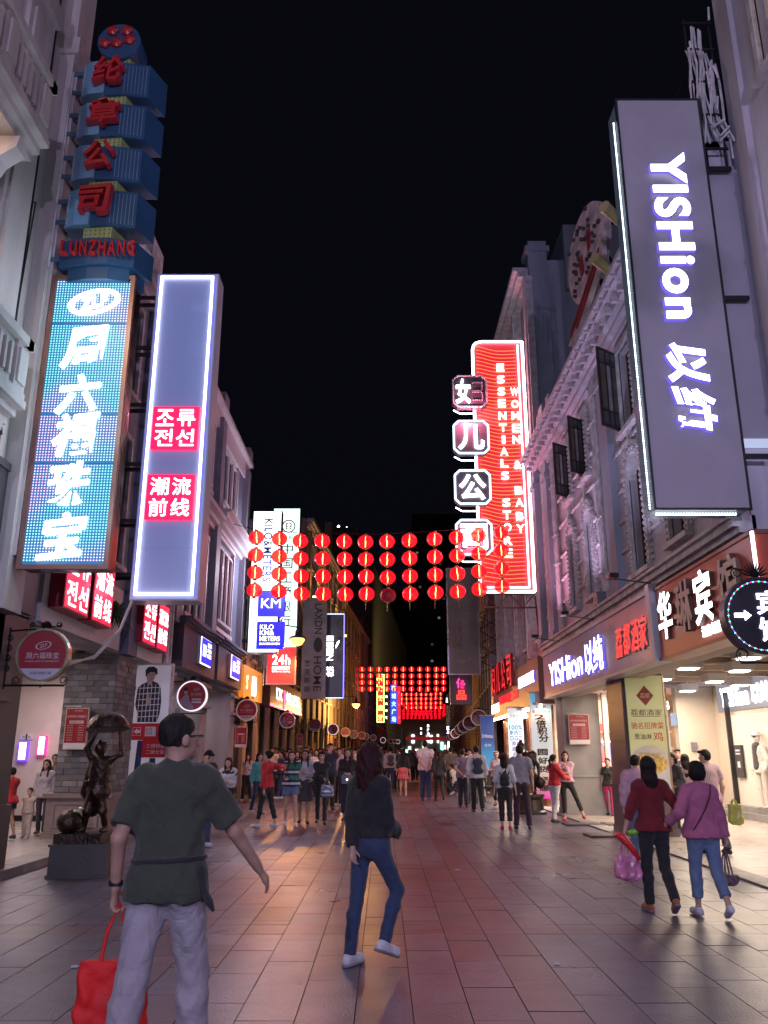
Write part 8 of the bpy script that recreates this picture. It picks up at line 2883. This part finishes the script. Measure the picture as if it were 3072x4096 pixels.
P_('man turning his head beside the one in the blue grey tee', 1888, 3215, 2996, 30, fem=False, legs=((6, 3), (-6, 6)), head=(-60, 0), top=('tee', WHT, .02, .87), bottom=('trousers', BLACK, .014), hair=('short', BH), shoes=SHB)
P_('person in white crouching low on the paving among the walkers', 1828, 3185, 3085, 60, fem=True, legs=((80, 120), (60, 125)), lean=25, top=('long', WHT, .02, .95), bottom=('trousers', DENIM, .01), hair=('short', BH), shoes=SHW, hs=1.65)
P_('woman in loose black top and black leggings striding away', 1757, 3205, 3008, 6, fem=True, build=1.08, legs=((14, 8), (-12, 34)), top=('three', BLACK, .03, .86), bottom=('trousers', BLACK, .006), hair=('pony', BH), shoes=SHB)
P_('man in olive brown shirt and black trousers walking away', 1805, 3178, 2990, 0, fem=False, legs=((10, 5), (-12, 14)), top=('tee', OLV, .022, .87), bottom=('trousers', BLACK, .014), hair=('short', BH), shoes=SHB)
P_('man in white tee and blue jeans with his hands joined behind his back', 1703, 3203, 2966, 0, fem=False, build=1.08, legs=((4, 2), (-6, 6)), hands=((-.03, -.17, .92), (.05, -.17, .88)), top=('tee', cloth((.62, .50, .56)), .024, .86), bottom=('trousers', DENIM, .016), hair=('short', BH), shoes=cloth((.1, .1, .2)), poles=((-1, -.3, 0), (1, -.3, 0)))
P_('long haired woman in black top and short coral skirt walking away', 1613, 3186, 2998, 2, fem=True, legs=((5, 3), (-6, 6)), top=('three', BLACK, .012, .98), bottom=('skirt', cloth((.55, .10, .12)), .03, 1.02, .60), hair=('long', BH, .46), shoes=cloth((.45, .3, .2)))
X_ = P_('man in pale shirt with a grey backpack walking away beside the coral skirt', 1561, 3160, 2990, 5, fem=False, legs=((10, 4), (-10, 10)), top=('long', cloth((.5, .42, .45)), .02, .88), bottom=('trousers', DENIM, .01), hair=('short', BH), shoes=SHB)
backpack(X_, 'grey backpack on the man in the pale shirt', cloth((.08, .07, .08)), .28, .38, .98)
P_('woman in black and white striped top walking away', 1588, 3160, 3022, 0, fem=True, legs=((8, 4), (-8, 10)), top=('long', STRW, .012, .9), bottom=('trousers', DNAVY, .006), hair=('long', BH, .26), shoes=SHB)

# --- people on the left, most of them facing the camera
P_('man in black long sleeved top and jeans looking down at a phone', 800, 3388, 3000, 215, fem=False, legs=((8, 4), (-6, 6)), hands=((.08, .42, 1.22), (.14, .30, 1.16)), hposes=('phone', 'phone'), lean=6, head=(-5, -28), top=('long', BLACK, .018, .90), bottom=('trousers', DENIM, .012), hair=('short', BH), shoes=cloth((.45, .45, .5), .5))
b_ = P_('woman in black and white off shoulder top and black skirt looking at her phone', 902, 3318, 3035, 178, fem=True, legs=((3, 2), (-5, 6)), hands=((-.05, .22, 1.12), (.10, .22, 1.13)), hposes=('phone', 'phone'), head=(0, -12), top=('long', WHT, .026, 1.0), bottom=('skirt', BLACK, .012, 1.03, .62), hair=('long', RH, .30, 1), shoes=SHB, neckline=.03)
link('dark_yoke', npmesh('dark_yoke', *skin([Prim(b_['TT'](0, 0, 1.2), b_['TT'](0, 0, 1.3), .155, .165, .76, (0, 1, 0)), Prim(b_['TT'](-.13, 0, 1.36), b_['TT'](.13, 0, 1.36), .085, .085)] + [Prim(a_[0], a_[0] + (a_[1] - a_[0]) * .7, .07, .07) for a_ in b_['arms']], .014, .03,
     subs=[Prim(b_['TT'](0, .02, 1.44), b_['TT'](0, .02, 1.62), .075, .09)], cuts=[(b_['TT'](0, 0, 1.16), (0, 0, -1))])), BLACK, b_['root'])
P_('smiling woman in white polo and dark trousers with folded arms', 985, 3206, 3018, 180, fem=True, legs=((3, 2, 4), (-2, 2, 6)), hands=((.10, .16, 1.10), (-.08, .17, 1.13)), top=('tee', WHT, .018, .94), bottom=('trousers', cloth((.03, .03, .04)), .016), hair=('long', BH, .26, 1), shoes=SHW)
P_('woman in teal cardigan and jeans with glasses turned to the side', 1028, 3256, 3016, 230, fem=True, legs=((6, 4), (-8, 10)), top=('long', cloth((.06, .28, .29)), .02, .9), bottom=('trousers', DENIM, .006), hair=('long', BH, .30), shoes=SHW)
P_('woman in red padded jacket, black leggings and white sneakers with an arm raised', 1062, 3312, 3005, 62, fem=True, legs=((14, 4, 0), (-12, 6, 0)), hands=((-.24, -.1, .80), (.05, -.38, 1.30)), top=('long', REDJ, .024, .90), bottom=('crop', BLACK, .004), hair=('bun', BH), shoes=SHW, head=(-10, 3))
f__ = P_('woman in green, white and navy striped jumper and light denim shorts', 1160, 3306, 3008, 186, fem=True, legs=((8, 5, 2), (-8, 10, 2)), hands=((.08, .22, 1.08), (-.26, .02, .84)), top=('long', stripes('cloth_stripe_green', [(.02, .03, .10), (.02, .16, .10), (.02, .16, .10), (.02, .03, .10), (.55, .55, .58)], .26, 2, offset=.15), .034, .90), bottom=('shorts', DENIML, .016), hair=('long', (.03, .015, .012), .20, 1), shoes=SHW)
P_('woman in white top and grey skirt holding a phone, next to the striped jumper', 1213, 3296, 3003, 184, fem=True, legs=((5, 3), (-6, 8)), hands=((-.04, .24, 1.14), None), hposes=('phone', 'relax'), top=('long', cloth((.5, .48, .56)), .022, .98), bottom=('skirt', cloth((.06, .06, .065)), .03, 1.03, .52), hair=('long', (.03, .012, .012), .30, 1), shoes=SHB, sk=SKIN2)
h_p = P_('woman in open black jacket and black trousers with a shiny grey tote bag', 1283, 3298, 3008, 182, fem=True, legs=((10, 4), (-8, 12)), hands=((.22, .14, 1.04), (-.06, .24, 1.06)), top=('long', BLACK, .02, .93), bottom=('trousers', BLACK, .003), hair=('bob', (.02, .010, .012)), shoes=SHB)
link('inner_top', npmesh('inner_top', *skin([Prim(h_p['TT'](0, .052, .98), h_p['TT'](0, .052, 1.36), .050, .04, .9, (1, 0, 0)), ], .014, .02)), cloth((.45, .38, .42)), h_p['root'])
hp = world_of(h_p, h_p['arms'][1][3])
tote('shiny grey tote bag on the arm of the woman in the open black jacket', (hp.x + .02, hp.y - .05, hp.z + .05), .30, .30, .12, mat('bag_shiny_grey', (.22, .21, .28), .22, .4, var=.2), .14)
P_('tall man in dark polo with a hand at his face behind the black jackets', 1316, 3238, 2976, 180, fem=False, legs=((5, 3), (-6, 6)), hands=((.02, .14, 1.50), None), top=('tee', cloth((.02, .03, .055)), .02, .88), bottom=('trousers', cloth((.03, .028, .03)), .014), hair=('short', BH), shoes=SHB)
P_('young man in white collared shirt and black trousers with pale trainers', 1352, 3226, 2994, 178, fem=False, legs=((5, 3), (-6, 6)), hands=((.02, .14, 1.46), None), top=('tee', WHT, .02, .9), bottom=('trousers', BLACK, .012), hair=('short', (.03, .012, .010)), shoes=SHW)
k_p = P_('woman in long black cardigan looking at her phone, small square bag in front', 1388, 3286, 2998, 180, fem=True, legs=((3, 2), (-4, 5)), hands=((-.07, .22, 1.10), (.08, .22, 1.10)), hposes=('phone', 'phone'), top=('long', cloth((.03, .018, .024)), .026, .82), bottom=('crop', cloth((.03, .03, .05)), .012), hair=('long', RH, .34, 1), shoes=cloth((.2, .03, .04)))
link('inner_top', npmesh('inner_top', *skin([Prim(k_p['TT'](0, .062, .96), k_p['TT'](0, .06, 1.36), .055, .045, .9, (1, 0, 0)), ], .014, .02)), WHT, k_p['root'])
c = world_of(k_p, k_p['TT'](0, .24, .98))
t = setp(link('shoulder_bag', MB().box(-.13, .13, -.03, .03, -.10, .09).box(-.14, .14, -.035, -.03, .0, .10).mesh('shoulder_bag', Matrix.Translation(c)), mat('bag_grey_blue', (.10, .11, .16), .3)), 'small grey square shoulder bag in front of the long haired woman with the phone', 'handbag')
put('clasp', MB().box(c.x - .015, c.x + .015, c.y - .045, c.y - .034, c.z - .02, c.z + .01), GLOWW, t)  # clasp given a lamp's glow in place of a glint
# the crowd behind them
crowd = [(1082, 3190, 2990, 180, 'short', WHT, False, 'pale shirted man behind the red padded jacket'), (1120, 3196, 3006, 120, 'pony', DNAVY, True, 'dark dressed woman with tied hair behind the striped jumper'),
         (1142, 3178, 3004, 175, 'short', BLACK, False, 'man in black peering between the walkers on the left'), (1186, 3186, 3008, 185, 'long', BLACK, True, 'woman in black at the left of two close friends'),
         (1203, 3186, 3010, 175, 'long', cloth((.05, .04, .03)), True, 'woman in dark brown at the right of two close friends'), (1220, 3170, 2990, 180, 'short', GRY, False, 'tall man in grey behind the two close friends'),
         (1262, 3190, 3000, 180, 'long', WHT, True, 'woman in white raising her hand behind the open black jacket'), (1370, 3165, 2988, 180, 'short', DNAVY, False, 'man in navy showing above the long haired woman'),
         (1416, 3170, 2998, 180, 'short', BLACK, False, 'man in black left of the curly haired walker'), (1440, 3180, 2990, 185, 'short', WHT, False, 'man in white bending his head near the curly haired walker'),
         (1530, 3120, 2992, 180, 'short', GRY, False, 'grey clad man right of the curly haired walker'), (1640, 3130, 3000, 180, 'long', OLV, True, 'woman in olive coming towards the camera by the coral skirt'),
         (1662, 3128, 3004, 180, 'long', cloth((.05, .05, .08)), True, 'woman in navy dress coming past the white tee'), (1738, 3120, 2994, 0, 'short', cloth((.5, .38, .35)), False, 'man in pale salmon shirt far behind the black top'),
         (1783, 3130, 3000, 180, 'long', GRY, True, 'woman in grey facing the camera beside the olive shirt'), (1825, 3120, 2996, 0, 'short', cloth((.35, .28, .24)), False, 'man in tan shirt beyond the crouching person'),
         (1870, 3150, 2998, 20, 'short', BLACK, False, 'man in black past the two men at the banner'), (1945, 3175, 2998, 175, 'short', BLACK, False, 'dark figure behind the backpack in the white shirt'),
         (1500, 3105, 2990, 180, 'short', BLACK, False, 'dark haired man far behind the curly haired walker'), (1470, 3110, 2996, 180, 'long', DNAVY, True, 'navy clad woman far behind the curly haired walker'),
         (1600, 3110, 2996, 0, 'short', WHT, False, 'white shirted walker far down the street, left of centre'), (1680, 3102, 2998, 0, 'short', BLACK, False, 'black clad walker far down the street near the white tee'),
         (1722, 3100, 3000, 180, 'long', BLACK, True, 'far woman in black beside the white tee'), (1765, 3096, 3000, 180, 'short', GRY, False, 'far grey figure above the black top'), (1845, 3100, 3000, 0, 'long', WHT, True, 'far pale figure beyond the men in tees'),
         (1290, 3125, 2996, 180, 'short', WHT, False, 'far white shirted man between the black jackets'), (1165, 3130, 2998, 180, 'short', GRY, False, 'far grey man above the striped jumper'), (1335, 3110, 2998, 180, 'long', OLV, True, 'far woman in olive between tall man and cardigan'),
         (1655, 3082, 2999, 180, 'short', DNAVY, False, 'tiny navy figure near the far banner, left'), (1700, 3078, 2999, 0, 'short', BLACK, False, 'tiny black figure near the far banner, middle'), (1745, 3078, 3000, 180, 'long', WHT, True, 'tiny pale figure near the far banner, right'),
         (1620, 3085, 3000, 180, 'short', BLACK, False, 'tiny black figure left of the far banner'), (1575, 3090, 2998, 180, 'long', BLACK, True, 'tiny dark woman under the far round signs'), (1800, 3085, 3000, 0, 'short', OLV, False, 'tiny olive figure by the right hand round signs')]
rr = random.Random(21)
for (px, f, hy, fc, hr, c_, fm, lab) in crowd:
    P_(lab, px, f, hy, fc + rr.randint(-12, 12), fem=fm, legs=((rr.randint(4, 16), rr.randint(2, 8)), (-rr.randint(4, 14), rr.randint(6, 18))), top=('long' if rr.random() < .5 else 'tee', c_, .02, .88), bottom=('trousers', rr.choice((BLACK, DNAVY, DENIM)), .01),
       hair=(hr, BH) + ((.3,) if hr == 'long' else ()), shoes=rr.choice((SHB, SHW)), sk=rr.choice((SKIN, SKIN2)))
for (px, f, hy, fc, hr, c_, lab) in ((1098, 3175, 2992, 180, 'short', WHT, 'white topped man far left of the two close friends'), (1128, 3160, 3000, 180, 'long', PNKL, 'pink topped woman behind the striped jumper'),
        (1153, 3168, 2996, 170, 'short', WHT, 'white topped man between red jacket and grey skirt'), (1240, 3158, 2998, 180, 'long', GRY, 'grey topped woman left of the open black jacket'), (1275, 3150, 2996, 180, 'short', WHT, 'white topped man over the open black jacket'),
        (1303, 3160, 3000, 190, 'long', PNKL, 'pink topped woman before the tall man'), (1340, 3150, 2996, 180, 'short', GRY, 'grey topped man just right of the tall man'), (1368, 3146, 3000, 175, 'long', WHT, 'white topped woman over the small square bag'),
        (1400, 3155, 2994, 180, 'short', OLV, 'olive topped man by the curly haired walker'), (1428, 3150, 3000, 180, 'long', WHT, 'white topped woman close to the curly haired walker'), (1455, 3140, 2996, 180, 'short', WHT, 'white topped man partly behind the dark red hair'),
        (1545, 3140, 2998, 180, 'long', PNKL, 'pink topped woman right of the dark red hair'), (1592, 3130, 2996, 180, 'short', GRY, 'grey topped man above the striped top')):
    P_(lab, px, f, hy, fc + rr.randint(-12, 12), fem=hr == 'long', legs=((rr.randint(4, 12), 4), (-rr.randint(4, 12), 10)), top=('tee', c_, .02, .88), bottom=('trousers', rr.choice((BLACK, DNAVY, DENIM)), .01), hair=(hr, BH), shoes=SHB)
# in the left arcade
P_('small child in pale patterned shirt and cream trousers standing in the left arcade', 100, 3352, 3168, 178, fz=.101, fem=False, build=1.15, kids=True, legs=((4, 4, 2), (-4, 6, 2)), hands=((.30, .05, .92), (-.28, .06, .88)), top=('long', mat('cloth_child_pattern', (.48, .40, .34), .85, var=.6, scale=40), .03, .86), bottom=('trousers', cloth((.56, .48, .42)), .03), hair=('crop', BH), shoes=SHW, h=.016)
P_('person in red vest top and dark shorts half hidden by the near left pillar', 18, 3360, 3072, 60, fz=.101, fem=True, build=1.08, legs=((10, 8), (-8, 14)), hands=((-.2, .25, .85), (.10, .28, .80)), top=('tee', REDJ, .02, .86), bottom=('shorts', DNAVY, .016), hair=('short', BH), shoes=SHB, sk=SKIN2)
P_('woman with long hair in white top and black cardigan in the left arcade', 158, 3340, 3042, 185, fz=.101, fem=True, legs=((6, 4), (-6, 8)), top=('three', cloth((.45, .42, .44)), .02, .84), bottom=('trousers', cloth((.05, .05, .06)), .006), hair=('long', RH, .30, 1), shoes=cloth((.3, .15, .08)), head=(12, 0))
P_('woman in yellow top and plaid shawl at the edge of the brick pillar', 192, 3335, 3020, 180, fz=.101, fem=True, legs=((6, 4), (-6, 8)), hands=((.10, .20, 1.12), (.0, .2, 1.1)), top=('tee', stripes('cloth_plaid', [(.35, .22, .02), (.12, .12, .2), (.4, .4, .45)], .12, 0), .02, .88), bottom=('trousers', DNAVY, .008), hair=('pony', BH), shoes=SHW)
P_('woman in red with a pale shawl behind the bronze statue', 582, 3240, 3045, 200, fem=True, legs=((6, 4), (-6, 8)), top=('tee', REDJ, .02, .88), bottom=('trousers', DNAVY, .008), hair=('long', BH, .3, 1), shoes=SHW)

# ================================================================ statues
BRZ = mat('bronze', (.055, .034, .024), .38, .7, var=.45, scale=7, bump=.6, bscale=24)
PLN = world_mat('plinth_stone', col=(.045, .034, .029), rough=.4, var=.25, scale=4)
g = ground(395, 3517)
t = thing('bronze_statue', 'bronze figure holding a shallow tray overhead, ball at its feet, on a stone block', 'statue', (g.x - .42, g.y + .45, 0))
bx = Vector((g.x - .36, g.y + .42, 0))
put('plinth', MB().box(-.36, .38, -.36, .36, 0, .40).box(-.38, .40, -.38, .38, 0, .04).box(-.38, .40, -.38, .38, .38, .41), PLN, t, Fr(bx, (math.cos(.10), math.sin(.10), 0), (-math.sin(.10), math.cos(.10), 0), (0, 0, 1)))
put('foot_slab', MB().prism([(-.33, -.28), (.30, -.3), (.34, .1), (.28, .3), (-.28, .32), (-.35, .05)], .41, .53), BRZ, t, Fr(bx, (1, 0, 0), (0, 1, 0), (0, 0, 1)))
S_ = 1.02


def sp(x, y, z):
    return (bx.x + x * S_, bx.y + y * S_, .53 + z * S_)


pr = [Prim(sp(.10, .0, .50), sp(.14, .02, .52), .14, .135), Prim(sp(.10, 0, .52), sp(.12, -.03, .82), .13, .145, .85, (0, 1, 0)), Prim(sp(.04, .02, .84), sp(-.06, .05, .50), .11, .09, .6, (0, 1, 0)), Prim(sp(.08, .03, .55), sp(.02, .06, .30), .13, .12, .7, (0, 1, 0)), Prim(sp(.02, -.02, .90), sp(.22, -.02, .90), .07, .065),
      Prim(sp(.12, -.02, .92), sp(.11, -.04, 1.0), .04, .036), Ell(sp(.10, -.05, 1.07), (.075, .085, .10)), Ell(sp(.10, -.0, 1.09), (.085, .08, .09)),
      Prim(sp(-.01, -.02, .92), sp(-.07, -.08, 1.06), .045, .038), Prim(sp(-.07, -.08, 1.06), sp(.03, -.14, 1.20), .038, .026), Ell(sp(.045, -.15, 1.25), (.028, .018, .045)),
      Prim(sp(.24, -.02, .92), sp(.38, -.02, .99), .042, .034), Prim(sp(.38, -.02, .99), sp(.36, -.05, 1.22), .034, .024), Ell(sp(.35, -.05, 1.27), (.028, .02, .04)),
      Prim(sp(.06, 0, .50), sp(.0, -.05, .27), .075, .06), Prim(sp(.0, -.05, .27), sp(-.06, .06, .04), .055, .035), Prim(sp(-.06, .05, .03), sp(-.09, -.09, .025), .035, .025),
      Prim(sp(.16, 0, .50), sp(.20, -.02, .27), .078, .06), Prim(sp(.20, -.02, .27), sp(.22, .08, .04), .055, .035), Prim(sp(.22, .06, .03), sp(.22, -.08, .025), .035, .025),
      Prim(sp(.08, .02, .58), sp(-.03, -.06, .62), .10, .035)]
for q in range(4):
    pr.append(Prim(sp(.03 + q * .014, -.16, 1.26), sp(.03 + q * .016, -.165, 1.31), .008, .007, k=.004))
P, Q = skin(pr, .0095, .03, fold=.005, fs=1.2)
link('figure', npmesh('figure', P, Q), BRZ, t)
P, Q = skin([Ell(sp(.18, -.05, 1.30), (.30, .26, .25), cuts=[(sp(0, 0, 1.29), (0.06, -.12, -1))])], .012, .02, fold=.004)
link('tray', npmesh('tray', P, Q), BRZ, t)
P, Q = skin([Ell(sp(-.20, -.10, .135), (.165, .165, .155))], .012, .02, fold=.003, fs=2)
link('ball', npmesh('ball', P, Q), BRZ, t)
P, Q = skin([Ell(sp(-.10, -.16, .27), (.05, .035, .02)), Ell(sp(-.05, -.14, .30), (.04, .03, .02))], .008, .01, fold=.006, fs=2.5)
t2 = setp(link('plastic_scrap', npmesh('plastic_scrap', P, Q), mat('scrap_clear', (.55, .58, .35), .15, spec=1)), 'crumpled clear plastic scrap lying on the bronze ball', 'litter')

g = ground(2140, 3262)
bx = Vector((g.x, g.y + .6, 0))
t = thing('bronze_statue', 'dark bronze stooping figure with a sack on a round stone base', 'statue', tuple(bx))
put('base', MB().lathe([(.42, 0), (.42, .06), (.36, .1), (.33, .36), (.38, .44), (.38, .5)], tuple(bx), 20), PLN, t)


def sp(x, y, z):
    return (bx.x + x, bx.y + y, .5 + z)


pr = [Prim(sp(-.05, 0, .45), sp(.08, 0, .48), .14, .14), Prim(sp(.02, .02, .5), sp(-.08, -.02, .92), .15, .17), Prim(sp(-.22, -.02, 1.0), sp(.08, -.02, 1.0), .09, .09), Ell(sp(-.20, -.05, 1.20), (.09, .1, .12)), Ell(sp(-.20, -.03, 1.28), (.11, .12, .05)), Ell(sp(-.20, -.03, 1.36), (.05, .05, .05)),
      Prim(sp(.1, -.02, .98), sp(.24, -.1, .72), .06, .05), Prim(sp(.24, -.1, .72), sp(.22, -.18, .45), .045, .035), Prim(sp(-.26, -.02, .98), sp(-.34, -.15, .75), .06, .045), Prim(sp(-.34, -.15, .75), sp(-.2, -.3, .66), .045, .035),
      Prim(sp(-.08, 0, .45), sp(-.12, -.02, .02), .1, .055), Prim(sp(.1, 0, .45), sp(.12, -.02, .02), .1, .055), Prim(sp(-.12, .03, .03), sp(-.14, -.14, .03), .045, .035), Prim(sp(.12, .03, .03), sp(.12, -.14, .03), .045, .035),
      Ell(sp(.26, -.14, .30), (.14, .12, .16)), Prim(sp(.1, .03, 1.0), sp(.05, .06, .55), .14, .12)]
P, Q = skin(pr, .018, .04, fold=.006)
link('figure', npmesh('figure', P, Q), mat('bronze_dark', (.05, .035, .03), .3, .8, var=.4, scale=7, bump=.5), t)

for o in COL.objects:
    if '_root' in o:
        del o['_root']
for i, (px, py, w) in enumerate(((1830, 3482, .04), (1490, 3470, .03), (300, 3870, .028), (2230, 3860, .022))):
    g = ground(px, py)
    setp(put('paper_scrap', MB().prism([(-w, -w * .6), (w * .7, -w * .8), (w, w * .3), (-w * .2, w), (-w * 1.1, w * .2)], .004, .012), WHT, None, Fr((g.x, g.y, 0), (1, 0, 0), (0, 1, 0), (0, 0, 1))),
         'small pale scrap lying on the paving, ' + ('in the middle ahead of the pair', 'by the feet of the woman in black', 'left of the red bag', 'in the right foreground')[i], 'litter', 'scraps on the paving')
